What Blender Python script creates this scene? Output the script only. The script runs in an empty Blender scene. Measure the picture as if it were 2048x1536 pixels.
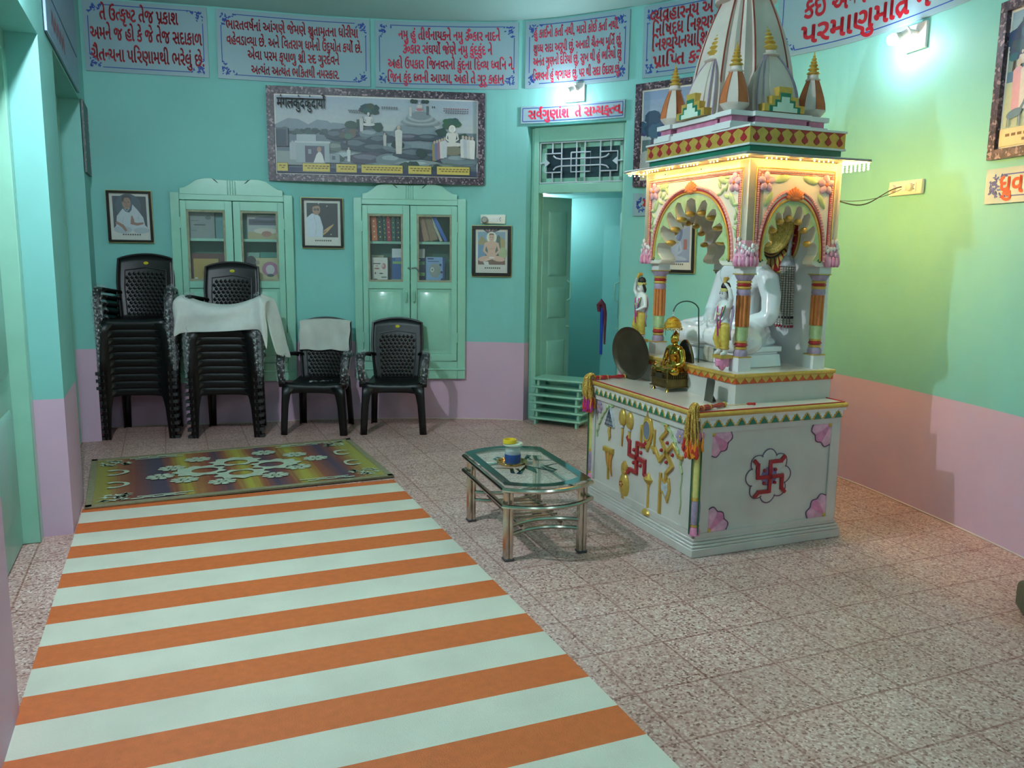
import bpy, bmesh, math, random, bisect
from math import sin, cos, pi, radians, hypot, atan2
from mathutils import Vector, Matrix
random.seed(7)
SC = bpy.context.scene
COL = SC.collection
# ---------------------------------------------------------------- camera
cam = bpy.data.cameras.new('camera'); cam.sensor_width = 36; cam.lens = 29.02; cam.clip_start = .05
camo = bpy.data.objects.new('camera', cam); COL.objects.link(camo)
right, up, fwd = Vector((.99992, .0020, .0124)), Vector((-.0126, .1562, .9877)), Vector((0, .98773, -.15617))
right = fwd.cross(up).normalized(); up = right.cross(fwd)
camo.matrix_world = Matrix((( right.x, up.x, -fwd.x, 0), (right.y, up.y, -fwd.y, 0), (right.z, up.z, -fwd.z, 1.5), (0, 0, 0, 1)))
SC.camera = camo
# ---------------------------------------------------------------- light set-up and exposure
W = bpy.data.worlds.new('world'); SC.world = W; W.use_nodes = True
W.node_tree.nodes['Background'].inputs[0].default_value = (.75, .9, 1, 1)
W.node_tree.nodes['Background'].inputs[1].default_value = .14
SC.view_settings.view_transform = 'Standard'; SC.view_settings.look = 'None'
SC.view_settings.gamma = 1; SC.view_settings.use_curve_mapping = False
SC.view_settings.exposure = 2.55
BULB_W = 1.0          # factor on all wall bulbs
LED_W = 1.0           # factor on the warm fairy lights
# ---------------------------------------------------------------- helpers
def lin(c):
    out = []
    for v in c[:3]:
        v /= 255.
        out.append(v / 12.92 if v <= .04045 else ((v + .055) / 1.055) ** 2.4)
    return tuple(out) + (1,)
MATS = {}
def mat(name, rgb, rough=.5, metal=0., var=.06, scale=9., bump=0., bscale=60., emit=0., alpha=1., trans=0., spec=.5, coat=0., stretch=None):
    if name in MATS: return MATS[name]
    m = bpy.data.materials.new(name); m.use_nodes = True
    nt = m.node_tree; b = nt.nodes['Principled BSDF']
    c = lin(rgb)
    tc = nt.nodes.new('ShaderNodeTexCoord')
    vec = tc.outputs['Object']
    if stretch:
        mp = nt.nodes.new('ShaderNodeMapping'); mp.inputs['Scale'].default_value = stretch
        nt.links.new(vec, mp.inputs[0]); vec = mp.outputs[0]
    if var > 0:
        n = nt.nodes.new('ShaderNodeTexNoise'); n.inputs['Scale'].default_value = scale; n.inputs['Detail'].default_value = 4
        nt.links.new(vec, n.inputs['Vector'])
        r = nt.nodes.new('ShaderNodeValToRGB')
        r.color_ramp.elements[0].position = .3; r.color_ramp.elements[1].position = .7
        r.color_ramp.elements[0].color = tuple(x * (1 - var) for x in c[:3]) + (1,)
        r.color_ramp.elements[1].color = tuple(min(1, x * (1 + var)) for x in c[:3]) + (1,)
        nt.links.new(n.outputs['Fac'], r.inputs[0]); nt.links.new(r.outputs[0], b.inputs['Base Color'])
    else: b.inputs['Base Color'].default_value = c
    b.inputs['Roughness'].default_value = rough; b.inputs['Metallic'].default_value = metal
    b.inputs['Specular IOR Level'].default_value = spec
    b.inputs['Coat Weight'].default_value = coat; b.inputs['Coat Roughness'].default_value = .12
    b.inputs['Alpha'].default_value = alpha; b.inputs['Transmission Weight'].default_value = trans
    if emit:
        b.inputs['Emission Color'].default_value = c; b.inputs['Emission Strength'].default_value = emit
    if bump:
        n2 = nt.nodes.new('ShaderNodeTexNoise'); n2.inputs['Scale'].default_value = bscale; n2.inputs['Detail'].default_value = 3
        nt.links.new(vec, n2.inputs['Vector'])
        bp = nt.nodes.new('ShaderNodeBump'); bp.inputs['Strength'].default_value = bump; bp.inputs['Distance'].default_value = .01
        nt.links.new(n2.outputs['Fac'], bp.inputs['Height']); nt.links.new(bp.outputs[0], b.inputs['Normal'])
    MATS[name] = m
    return m
class MB:
    def __init__(s): s.v = []; s.f = []; s.mi = []; s.sm = []
    def add(s, vs, fs, mi=0, M=None, sm=False):
        o = len(s.v)
        for v in vs: s.v.append(tuple(M @ Vector(v)) if M is not None else tuple(v))
        for f in fs: s.f.append(tuple(i + o for i in f)); s.mi.append(mi); s.sm.append(sm)
        return s
    def box(s, c, d, mi=0, M=None, taper=1.):
        x, y, z = c; a, b, h = d[0] / 2, d[1] / 2, d[2] / 2
        vs = []
        for k, t in ((-1, 1.), (1, taper)):
            vs += [(x - a * t, y - b * t, z + k * h), (x + a * t, y - b * t, z + k * h), (x + a * t, y + b * t, z + k * h), (x - a * t, y + b * t, z + k * h)]
        return s.add(vs, [(3, 2, 1, 0), (4, 5, 6, 7), (0, 1, 5, 4), (1, 2, 6, 5), (2, 3, 7, 6), (3, 0, 4, 7)], mi, M)
    def bb(s, x0, x1, y0, y1, z0, z1, mi=0, M=None): return s.box(((x0 + x1) / 2, (y0 + y1) / 2, (z0 + z1) / 2), (x1 - x0, y1 - y0, z1 - z0), mi, M)
    def lathe(s, prof, n=24, mi=0, M=None, sm=True, sq=(1, 1), ph=0.):
        vs = []; fs = []
        for r, z in prof:
            for k in range(n):
                a = 2 * pi * k / n + ph; vs.append((r * cos(a) * sq[0], r * sin(a) * sq[1], z))
        for i in range(len(prof) - 1):
            for k in range(n): fs.append((i * n + k, i * n + (k + 1) % n, (i + 1) * n + (k + 1) % n, (i + 1) * n + k))
        if prof[0][0] > 1e-5: fs.append(tuple(reversed(range(n))))
        if prof[-1][0] > 1e-5: fs.append(tuple(range((len(prof) - 1) * n, len(prof) * n)))
        return s.add(vs, fs, mi, M, sm)
    def tube(s, pts, r, n=8, mi=0, M=None, closed=False, sm=True, sq=1.):
        pts = [Vector(p) for p in pts]; N = len(pts)
        rs = r if isinstance(r, (list, tuple)) else [r] * N
        vs = []; fs = []; ref = None
        for i in range(N):
            a = pts[i - 1] if (i or closed) else pts[i]; b = pts[(i + 1) % N] if (i < N - 1 or closed) else pts[i]
            t = (b - a).normalized()
            if ref is None:
                ref = Vector((0, 0, 1)) if abs(t.z) < .9 else Vector((1, 0, 0))
            u = (ref - t * ref.dot(t)); u = u.normalized() if u.length > 1e-6 else t.orthogonal().normalized()
            w = t.cross(u); ref = u
            for k in range(n):
                an = 2 * pi * k / n; vs.append(tuple(pts[i] + u * cos(an) * rs[i] + w * sin(an) * rs[i] * sq))
        for i in range(N if closed else N - 1):
            j = (i + 1) % N
            for k in range(n): fs.append((i * n + k, i * n + (k + 1) % n, j * n + (k + 1) % n, j * n + k))
        if not closed: fs.append(tuple(reversed(range(n)))); fs.append(tuple(range((N - 1) * n, N * n)))
        return s.add(vs, fs, mi, M, sm)
    def prism(s, poly, y0, y1, mi=0, M=None, smi=None):          # poly in (x, z), extruded along y
        n = len(poly)
        vs = [(p[0], y0, p[1]) for p in poly] + [(p[0], y1, p[1]) for p in poly]
        s.add(vs, [tuple(range(n)), tuple(reversed(range(n, 2 * n)))], mi, M)
        return s.add(vs, [(i, (i + 1) % n, n + (i + 1) % n, n + i) for i in range(n)], mi if smi is None else smi, M)
    def ball(s, c, r, mi=0, n=12, M=None):
        r = (r, r, r) if not isinstance(r, (tuple, list)) else r
        T = Matrix.Translation(c) @ Matrix.Diagonal((*r, 1))
        return s.lathe([(sin(pi * i / (n // 2 + 2)) , -cos(pi * i / (n // 2 + 2))) for i in range(n // 2 + 3)], n, mi, (M @ T) if M is not None else T)
    def grid(s, P, mi=0, M=None, sm=True, flip=False):
        a, b = len(P), len(P[0])
        return s.add([p for row in P for p in row], [(i * b + j, i * b + j + 1, (i + 1) * b + j + 1, (i + 1) * b + j) for i in range(a - 1) for j in range(b - 1)], mi, M, sm)
    def build(s, name, mats, parent=None, bevel=0., sharp=.6, solid=0., sub=0, segs=1, recalc=True):
        me = bpy.data.meshes.new(name); me.from_pydata(s.v, [], s.f)
        for m in (mats if isinstance(mats, (list, tuple)) else [mats]): me.materials.append(m)
        me.polygons.foreach_set('material_index', s.mi); me.polygons.foreach_set('use_smooth', s.sm)
        if recalc:
            bm = bmesh.new(); bm.from_mesh(me); bmesh.ops.remove_doubles(bm, verts=bm.verts, dist=1e-6)
            bmesh.ops.recalc_face_normals(bm, faces=bm.faces); bm.to_mesh(me); bm.free()
        me.set_sharp_from_angle(angle=sharp)
        o = bpy.data.objects.new(name, me); COL.objects.link(o)
        if parent is not None: o.parent = parent
        if solid:
            q = o.modifiers.new('thickness', 'SOLIDIFY'); q.thickness = solid; q.offset = 0
        if bevel:
            q = o.modifiers.new('bevel', 'BEVEL'); q.width = bevel; q.segments = segs; q.limit_method = 'ANGLE'; q.angle_limit = radians(40)
        if sub:
            q = o.modifiers.new('subdivision', 'SUBSURF'); q.levels = q.render_levels = sub
        return o
def thing(name, label, cat, loc=(0, 0, 0), rz=0., group=None, M=None):
    o = bpy.data.objects.new(name, None); COL.objects.link(o); o.empty_display_size = .05
    if M is not None: o.matrix_world = M
    else: o.location = loc; o.rotation_euler = (0, 0, rz)
    o['label'] = label; o['category'] = cat
    if group: o['group'] = group
    return o
def tag(o, label, cat, group=None, loc=None, rz=None, kind=None):
    o['label'] = label; o['category'] = cat
    if group: o['group'] = group
    if kind: o['kind'] = kind
    if loc is not None: o.location = loc
    if rz is not None: o.rotation_euler = (0, 0, rz)
    return o
def struct(name, mb, mats, parent=None, **k):
    o = mb.build(name, mats, parent, **k)
    if parent is None: o['kind'] = 'structure'
    return o
def kids(o): return [c for c in COL.objects if c.parent is o]
def dup(root, loc, rz, label, group=None, only=None):
    r = root.copy(); COL.objects.link(r); r.location = loc; r.rotation_euler = (0, 0, rz); r['label'] = label
    if group: r['group'] = group
    for ch in kids(root):
        c = ch.copy(); COL.objects.link(c); c.parent = r
        for g in kids(ch):
            d = g.copy(); COL.objects.link(d); d.parent = c
    return r
def Rz(a): return Matrix.Rotation(a, 4, 'Z')
def Tm(x, y, z): return Matrix.Translation((x, y, z))
def circ(cx, cz, r, n=24, a0=0., a1=2 * pi, rz=None):
    rz = r if rz is None else rz
    full = abs(a1 - a0 - 2 * pi) < 1e-6
    m = n if full else n + 1
    return [(cx + r * cos(a0 + (a1 - a0) * k / n), cz + rz * sin(a0 + (a1 - a0) * k / n)) for k in range(m)]
def strip(pts, w, closed=False):                                   # flat stroke polygon quads in 2-D
    out = []; n = len(pts)
    L = []; Rr = []
    for i in range(n):
        a = pts[max(0, i - 1)] if not closed else pts[i - 1]; b = pts[min(n - 1, i + 1)] if not closed else pts[(i + 1) % n]
        dx, dy = b[0] - a[0], b[1] - a[1]; l = hypot(dx, dy) or 1
        ww = w[i] if isinstance(w, list) else w
        L.append((pts[i][0] - dy / l * ww / 2, pts[i][1] + dx / l * ww / 2)); Rr.append((pts[i][0] + dy / l * ww / 2, pts[i][1] - dx / l * ww / 2))
    for i in range(n if closed else n - 1):
        j = (i + 1) % n
        out.append([L[i], L[j], Rr[j], Rr[i]])
    return out
# ---------------------------------------------------------------- the curved wall
WP = [(-5.2, 6.30), (-4.2, 6.58), (-3.35, 6.86), (-2.4, 7.09), (-1.6, 7.30), (-.75, 7.40), (.1, 7.35), (.95, 6.92), (1.55, 6.46), (2.02, 5.97), (2.28, 5.5), (2.48, 4.72), (2.61, 4.03), (2.68, 3.2), (2.66, 2.2), (2.6, 1.0), (2.55, -.2), (2.5, -2.0), (2.5, -3)]
def spline(P, step=.02):
    out = []
    for i in range(1, len(P) - 2):
        p0, p1, p2, p3 = P[i - 1:i + 3]
        n = max(2, int(math.dist(p1, p2) / step))
        for k in range(n):
            t = k / n
            out.append(tuple(.5 * ((2 * b) + (-a + c) * t + (2 * a - 5 * b + 4 * c - d) * t * t + (-a + 3 * b - 3 * c + d) * t ** 3) for a, b, c, d in zip(p0, p1, p2, p3)))
    out.append(P[-2]); return out
WC = spline(WP); WS = [0.]
for a, b in zip(WC, WC[1:]): WS.append(WS[-1] + math.dist(a, b))
def wxy(s):
    s = min(max(s, 0), WS[-1] - 1e-6); i = bisect.bisect_right(WS, s) - 1; t = (s - WS[i]) / (WS[i + 1] - WS[i])
    a, b = WC[i], WC[i + 1]
    j0 = max(0, i - 4); j1 = min(len(WC) - 1, i + 5); tx, ty = WC[j1][0] - WC[j0][0], WC[j1][1] - WC[j0][1]; l = hypot(tx, ty)
    return a[0] + (b[0] - a[0]) * t, a[1] + (b[1] - a[1]) * t, tx / l, ty / l
def wp(s, z, o=0.):
    x, y, tx, ty = wxy(s); return Vector((x + ty * o, y - tx * o, z))
def wrz(s): _, _, tx, ty = wxy(s); return atan2(ty, tx)
def bend(mb, s0, z0, maxlen=.12):                                   # local (ds, y, dz) -> follows the wall, y<0 stands off it
    c = wp(s0, z0); mb.v = [tuple(wp(s0 + v[0], z0 + v[2], -v[1]) - c) for v in mb.v]; return c
# left wall frame: t along it (away from the camera), d outwards
LP, LD, LN = Vector((-2.316, 4.2, 0)), Vector((-.3896, .9209, 0)), Vector((-.9209, -.3896, 0))
def lw(t, z, d=0.): return LP + LD * t + LN * d + Vector((0, 0, z))
LWRZ = atan2(LD.y, LD.x)                                            # local x = along the wall, local y = outwards
CEIL = 3.445
# ---------------------------------------------------------------- shared materials
TEAL, PINK, PAINT = (126, 194, 188), (206, 172, 196), (146, 202, 180)
m_wall = mat('teal_wall_paint', TEAL, .62, var=.035, scale=2.2, bump=.05, bscale=35)
m_pink = mat('pink_dado_paint', PINK, .62, var=.035, scale=2.2, bump=.05, bscale=35)
m_ceil = mat('ceiling_paint', (156, 200, 194), .8, var=.04, scale=1.5)
m_paint = mat('glossy_mint_enamel', PAINT, .28, var=.05, scale=6, bump=.06, bscale=18, coat=.3)
m_paint2 = mat('old_mint_enamel', (126, 180, 166), .35, var=.08, scale=5, bump=.08, bscale=14, coat=.2)
m_dark = mat('dark_void', (20, 34, 32), .8, var=.1)
m_white = mat('white_plastic', (226, 228, 226), .35, var=.02)
m_black = mat('black', (18, 18, 20), .5, var=.05)
m_gold = mat('gold_paint', (214, 168, 72), .32, metal=.4, var=.14, scale=30, bump=.15, bscale=90)
m_marble = mat('white_marble', (226, 224, 222), .3, var=.05, scale=4, coat=.25)
m_red = mat('red_letter_paint', (166, 20, 38), .5, var=.08, scale=8)
m_blue = mat('blue_letter_paint', (26, 62, 148), .5, var=.08, scale=8)
# ================================================================ THE SETTING
# floor: terrazzo tiles
m = bpy.data.materials.new('terrazzo_tiles'); m.use_nodes = True; nt = m.node_tree; bs = nt.nodes['Principled BSDF']
def N(t, **k):
    n = nt.nodes.new(t)
    for a, v in k.items(): n.inputs[a].default_value = v
    return n
tc = N('ShaderNodeTexCoord'); mp = N('ShaderNodeMapping', Rotation=(0, 0, -.395), Location=(.07, .12, 0)); nt.links.new(tc.outputs['Object'], mp.inputs[0])
vo = N('ShaderNodeTexVoronoi', Scale=120., Randomness=1.); nt.links.new(mp.outputs[0], vo.inputs['Vector'])
cr = nt.nodes.new('ShaderNodeValToRGB'); cr.color_ramp.interpolation = 'CONSTANT'
els = [(0, (176, 134, 126)), (.13, (206, 168, 160)), (.34, (224, 194, 186)), (.52, (190, 150, 142)), (.66, (212, 179, 170)), (.86, (140, 100, 92)), (.93, (236, 214, 206))]
cr.color_ramp.elements[0].color = lin(els[0][1]); cr.color_ramp.elements[1].position = els[1][0]; cr.color_ramp.elements[1].color = lin(els[1][1])
for p_, c_ in els[2:]:
    e = cr.color_ramp.elements.new(p_); e.color = lin(c_)
sp = N('ShaderNodeSeparateColor'); nt.links.new(vo.outputs['Color'], sp.inputs[0]); nt.links.new(sp.outputs[0], cr.inputs[0])
br = nt.nodes.new('ShaderNodeTexBrick'); br.offset = 0; br.inputs['Scale'].default_value = 1.; br.inputs['Mortar Size'].default_value = .008; br.inputs['Mortar Smooth'].default_value = 1.
br.inputs['Brick Width'].default_value = .3; br.inputs['Row Height'].default_value = .3
br.inputs['Color1'].default_value = (1, 1, 1, 1); br.inputs['Color2'].default_value = (.9, .9, .9, 1); br.inputs['Mortar'].default_value = lin((186, 146, 136))
nt.links.new(mp.outputs[0], br.inputs['Vector'])
mx = nt.nodes.new('ShaderNodeMix'); mx.data_type = 'RGBA'; mx.blend_type = 'MULTIPLY'; mx.inputs[0].default_value = .8
nt.links.new(cr.outputs[0], mx.inputs[6]); nt.links.new(br.outputs['Color'], mx.inputs[7])
ns = N('ShaderNodeTexNoise', Scale=1.6, Detail=5.); nt.links.new(mp.outputs[0], ns.inputs['Vector'])
r2 = nt.nodes.new('ShaderNodeValToRGB'); r2.color_ramp.elements[0].position = .3; r2.color_ramp.elements[1].position = .72
r2.color_ramp.elements[0].color = (.78, .72, .70, 1); r2.color_ramp.elements[1].color = (1, 1, 1, 1); nt.links.new(ns.outputs[0], r2.inputs[0])
mx2 = nt.nodes.new('ShaderNodeMix'); mx2.data_type = 'RGBA'; mx2.blend_type = 'MULTIPLY'; mx2.inputs[0].default_value = 1.
nt.links.new(mx.outputs[2], mx2.inputs[6]); nt.links.new(r2.outputs[0], mx2.inputs[7]); nt.links.new(mx2.outputs[2], bs.inputs['Base Color'])
bs.inputs['Roughness'].default_value = .42; bs.inputs['Specular IOR Level'].default_value = .4
m_floor = m
fl = MB(); fl.add([(-4.6, -2.2, 0), (2.8, -2.2, 0), (2.8, 8.8, 0), (-4.6, 8.8, 0)], [(0, 1, 2, 3)])
struct('floor', fl, m_floor)
ce = MB(); ce.bb(-4.6, 3.1, -2.2, 8.8, CEIL, CEIL + .1); struct('ceiling', ce, m_ceil)
# curved back wall with holes (door, two cupboards)
DS0, DS1, DZ = 4.415, 5.31, 2.58
CUP = [(1.902, 1.415, 2.39), (3.393, 2.905, 3.88)]                 # centre, left, right along the wall
HOLES = [(DS0, DS1, 0, DZ)] + [(c - .44, c + .44, .44, 1.93) for c, a, b in CUP]
S0 = .60; S1 = WS[-1] - .05
sb = sorted(set([S0, S1] + [h[0] for h in HOLES] + [h[1] for h in HOLES]))
ss = []
for a, b in zip(sb, sb[1:]):
    n = max(1, int((b - a) / .09)); ss += [a + (b - a) * k / n for k in range(n)]
ss.append(S1)
zs = sorted(set([0, .71, CEIL] + [h[2] for h in HOLES] + [h[3] for h in HOLES]))
wl = MB()
for a, b in zip(ss, ss[1:]):
    for z0, z1 in zip(zs, zs[1:]):
        sm_, zm = (a + b) / 2, (z0 + z1) / 2
        if any(h[0] < sm_ < h[1] and h[2] < zm < h[3] for h in HOLES): continue
        wl.add([wp(a, z0), wp(b, z0), wp(b, z1), wp(a, z1)], [(0, 1, 2, 3)], 1 if zm < .71 else 0)
wo = struct('wall_back', wl, [m_wall, m_pink], recalc=False)
# skirting line where floor meets the wall
sk = MB()
for a0_, a1_ in ((S0, DS0), (DS1, S1)):
    n = max(2, int((a1_ - a0_) / .1))
    sk.tube([wp(a0_ + (a1_ - a0_) * k / n, .004, .003) for k in range(n + 1)], .006, 5)
struct('baseboard_back', sk, mat('grout_line', (206, 186, 180), .8))
# left wall with two deep door recesses
TA0, TA1, TB0, TB1, TE = -1.86, 0., .65, 2.336, 2.95
LA, LB = 2.52, 2.585
w2 = MB()
def lq(t0, t1, z0, z1, d0=0., d1=None, mi=0):
    d1 = d0 if d1 is None else d1
    w2.add([lw(t0, z0, d0), lw(t1, z0, d1), lw(t1, z1, d1), lw(t0, z1, d0)], [(0, 1, 2, 3)], mi)
def lsolid(t0, t1):
    lq(t0, t1, 0, .73, mi=1); lq(t0, t1, .73, CEIL)
lsolid(-2.7, TA0); lsolid(TA1, TB0); lsolid(TB1, TE)
lq(TA0, TA1, LA, CEIL); lq(TB0, TB1, LB, CEIL)
RV = .14
for t, top in ((TA0, LA), (TA1, LA), (TB0, LB), (TB1, LB)):
    lq(t, t, 0, .73, 0, RV, 1); lq(t, t, .73, top, 0, RV)
for t0, t1, top in ((TA0, TA1, LA), (TB0, TB1, LB)):
    w2.add([lw(t0, top, 0), lw(t1, top, 0), lw(t1, top, RV + .2), lw(t0, top, RV + .2)], [(0, 1, 2, 3)])
    w2.add([lw(t0, 0, RV + .25), lw(t1, 0, RV + .25), lw(t1, top, RV + .25), lw(t0, top, RV + .25)], [(0, 1, 2, 3)])
struct('wall_left', w2, [m_wall, m_pink], recalc=False)
w3 = MB()                                                           # room closes behind the camera
e0 = lw(-2.7, 0); 
for (ax, ay), (bx, by) in (((e0.x, e0.y), (e0.x, -2.0)), ((e0.x, -2.0), (2.5, -2.0))):
    w3.add([(ax, ay, 0), (bx, by, 0), (bx, by, .73), (ax, ay, .73)], [(0, 1, 2, 3)], 1)
    w3.add([(ax, ay, .73), (bx, by, .73), (bx, by, CEIL), (ax, ay, CEIL)], [(0, 1, 2, 3)])
struct('wall_rear', w3, [m_wall, m_pink], recalc=False)
# door frames and closed doors in the left wall
def left_frame(n, t0, t1, top):
    f = MB(); w = .09
    for a in (t0 + w / 2, t1 - w / 2): f.box((a, RV + .05, top / 2), (w, .1, top))
    f.box(((t0 + t1) / 2, RV + .05, top - .05), (t1 - t0, .1, .1))
    o = f.build('trim_%d' % n, m_paint, bevel=.004); o['kind'] = 'structure'
    o.location = LP; o.rotation_euler = (0, 0, LWRZ)
    d = MB(); a, b = t0 + w + .004, t1 - w - .004; c = (a + b) / 2; y = RV + .08
    d.bb(a, b, y, y + .04, .01, top - .105)
    do = d.build('door_%d' % n, m_paint2, bevel=.003); do['kind'] = 'structure'; do.location = LP; do.rotation_euler = (0, 0, LWRZ)
    p = MB()
    for x0, x1 in ((a + .09, c - .06), (c + .06, b - .09)):
        for z0, z1 in ((.2, .72), (.88, 1.3), (1.46, top - .3)):
            p.add([(x0, y - .001, z0), (x1, y - .001, z0), (x1, y - .001, z1), (x0, y - .001, z1), (x0 + .03, y - .018, z0 + .03), (x1 - .03, y - .018, z0 + .03), (x1 - .03, y - .018, z1 - .03), (x0 + .03, y - .018, z1 - .03)],
                  [(4, 5, 6, 7), (0, 1, 5, 4), (1, 2, 6, 5), (2, 3, 7, 6), (3, 0, 4, 7)])
    p.build('door_panel', m_paint2, do)
    h = MB(); h.tube([(c + .03, y - .002, .95), (c + .03, y - .035, .98), (c + .03, y - .035, 1.08), (c + .03, y - .002, 1.11)], .008, 8)
    h.build('door_handle', m_paint, do)
left_frame(1, TA0, TA1, LA); left_frame(2, TB0, TB1, LB)
# ---- back doorway: frame, transom grille, two open leaves, the alcove behind
dl, dr = wp(DS0, 0), wp(DS1, 0); ch = dr - dl; DW = ch.length; DRZ = atan2(ch.y, ch.x)
rv = MB(); TD = .25
rv.bb(-.001, .0, 0, TD, 0, DZ); rv.bb(DW, DW + .001, 0, TD, 0, DZ); rv.bb(0, DW, 0, TD, DZ - .001, DZ)
# pink lower reveal
rv.bb(-.0005, .0012, 0, .1, 0, .71, 1); rv.bb(DW - .0012, DW + .0005, 0, .1, 0, .71, 1)
o = struct('trim_3', rv, [m_wall, m_pink]); o.location = dl; o.rotation_euler = (0, 0, DRZ)
f = MB(); y0, y1 = .07, .17
f.bb(.035, .085, y0, y1, 0, DZ - .005); f.bb(DW - .04, DW - .002, y0, y1, 0, DZ - .005)
f.bb(.0, .036, y0 + .03, y1, 0, DZ - .005)
f.bb(.085, DW - .04, y0, y1, 2.45, DZ - .005); f.bb(.085, DW - .04, y0, y1, 2.02, 2.10)
fr = struct('door_frame_trim', f, m_paint, bevel=.004); fr.name = 'trim_4'; fr.location = dl; fr.rotation_euler = (0, 0, DRZ)
# transom window behind the grille: sash bars and dark pane
X0, X1, Z0, Z1 = .085, DW - .04, 2.10, 2.45
sx = MB()
for a, b, c, d in ((X0, X1, Z0, Z0 + .05), (X0, X1, Z1 - .05, Z1), (X0, X0 + .05, Z0, Z1), (X1 - .05, X1, Z0, Z1), ((X0 + X1) / 2 - .02, (X0 + X1) / 2 + .02, Z0, Z1)): sx.bb(a, b, y0 + .05, y0 + .08, c, d)
wn = struct('window_1', sx, m_paint, bevel=.002); wn.location = dl; wn.rotation_euler = (0, 0, DRZ)
pn = MB(); pn.bb(X0 + .01, X1 - .01, y0 + .06, y0 + .065, Z0 + .01, Z1 - .01)
pn.build('pane', mat('dark_glass', (52, 70, 78), .12, var=.12, scale=7), wn)
g = MB(); yb = y0 + .012; rb = .0065; WX = X1 - X0; WZ = Z1 - Z0
def gx(u): return X0 + WX * u
def gz(v): return Z1 - WZ * v
def bar(*pts): g.tube([(gx(u), yb, gz(v)) for u, v in pts], rb, 6)
bar((.01, .02), (.99, .02), (.99, .98), (.01, .98), (.01, .02))
for u in (.27, .73): bar((u, .02), (u, .98))
for u in (.45, .55): bar((u, .02), (u, .98))
for u in (.16, .85):
    bar((u, .02), (u, .28)); bar((u, .73), (u, .98))
for s_ in (0, 1):
    q = (lambda u: 1 - u) if s_ else (lambda u: u)
    bar((q(.27), .28), (q(.07), .28), (q(.07), .73), (q(.27), .73)); bar((q(.01), .5), (q(.07), .5))
    bar((q(.17), .33), (q(.2), .39), (q(.25), .415), (q(.5), .415)); bar((q(.17), .67), (q(.2), .61), (q(.25), .585), (q(.5), .585))
    g.prism([(gx(q(.07)), gz(.4)), (gx(q(.07)), gz(.6)), (gx(q(.13)), gz(.5))], yb - .004, yb + .004)
bar((.385, .27), (.615, .27), (.615, .73), (.385, .73), (.385, .27))
g.build('window_grille', mat('grey_enamelled_iron', (186, 196, 206), .35, var=.04), wn)
def leaf(n, hinge, ang, w, side):
    root = MB(); H = 2.0; th = .035
    root.bb(0, w * side, 0, th, .012, H) if side > 0 else root.bb(-w, 0, 0, th, .012, H)
    o = root.build('door_%d' % n, m_paint2, bevel=.003); o['kind'] = 'structure'
    p = MB()
    for z0, z1 in ((.18, .72), (.92, 1.2), (1.3, 1.88)):
        a, b = (.07, w - .06) if side > 0 else (-w + .06, -.07)
        for yy, k in ((0, -1), (th, 1)):
            p.add([(a, yy + k * .001, z0), (b, yy + k * .001, z0), (b, yy + k * .001, z1), (a, yy + k * .001, z1), (a + .025, yy + k * .014, z0 + .025), (b - .025, yy + k * .014, z0 + .025), (b - .025, yy + k * .014, z1 - .025), (a + .025, yy + k * .014, z1 - .025)],
                  [(4, 5, 6, 7), (0, 1, 5, 4), (1, 2, 6, 5), (2, 3, 7, 6), (3, 0, 4, 7)])
    p.build('door_panel', m_paint2, o)
    h = MB(); xx = (w - .035) * side
    for yy, k in ((0, -1), (th, 1)): h.tube([(xx, yy, 1.08), (xx, yy + k * .04, 1.1), (xx, yy + k * .04, 1.24), (xx, yy, 1.26)], .007, 8)
    h.tube([(xx, 0, .84), (xx, -.03, .84)], .008, 8)
    h.build('door_handle', m_paint, o)
    o.matrix_world = Tm(*(dl)) @ Rz(DRZ) @ Tm(hinge, .16, 0) @ Rz(ang)
    return o
leaf_l = leaf(3, .09, 1.18, .36, 1)
leaf_r = leaf(4, DW - .045, -1.16, .36, -1)
al = MB()                                                           # alcove
def aq(*p, mi=0): al.add(p, [tuple(range(len(p)))], mi)
ax0, ax1, ay = -.45, 1.02, 1.35
for a, b in (((ax0, TD), (ax0, ay)), ((ax0, ay), (.78, ay)), ((.78, ay), (ax1, ay - .45)), ((ax1, ay - .45), (ax1, TD))):
    aq((*a, 0), (*b, 0), (*b, 2.06), (*a, 2.06))
aq((ax0, TD, 0), (0, TD, 0), (0, TD, 2.06), (ax0, TD, 2.06)); aq((DW, TD, 0), (ax1, TD, 0), (ax1, TD, 2.06), (DW, TD, 2.06))
aq((ax0, .12, 2.06), (ax1, .12, 2.06), (ax1, ay, 2.06), (ax0, ay, 2.06))
o = struct('wall_alcove', al, m_wall, recalc=False); o.location = dl; o.rotation_euler = (0, 0, DRZ)
# ================================================================ LETTERING
_G = {}
def raw_mesh(txt):
    cu = bpy.data.curves.new('t', 'FONT'); cu.body = txt; cu.size = 1; cu.resolution_u = 3
    ob = bpy.data.objects.new('t', cu); COL.objects.link(ob)
    dg = bpy.context.evaluated_depsgraph_get(); dg.update()
    me = bpy.data.meshes.new_from_object(ob.evaluated_get(dg))
    v = [tuple(p.co[:2]) for p in me.vertices]; f = [tuple(p.vertices) for p in me.polygons]
    bpy.data.objects.remove(ob); bpy.data.curves.remove(cu); bpy.data.meshes.remove(me)
    return v, f
def fatten(v, f, b):
    V = []; F = []
    for dx, dy in ((b, .5 * b), (-b, .5 * b), (b, -.5 * b), (-b, -.5 * b), (0, b), (0, -b), (0, 0)):
        o = len(V); V += [(p[0] + dx, p[1] + dy) for p in v]; F += [tuple(i + o for i in q) for q in f]
    return V, F
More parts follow.
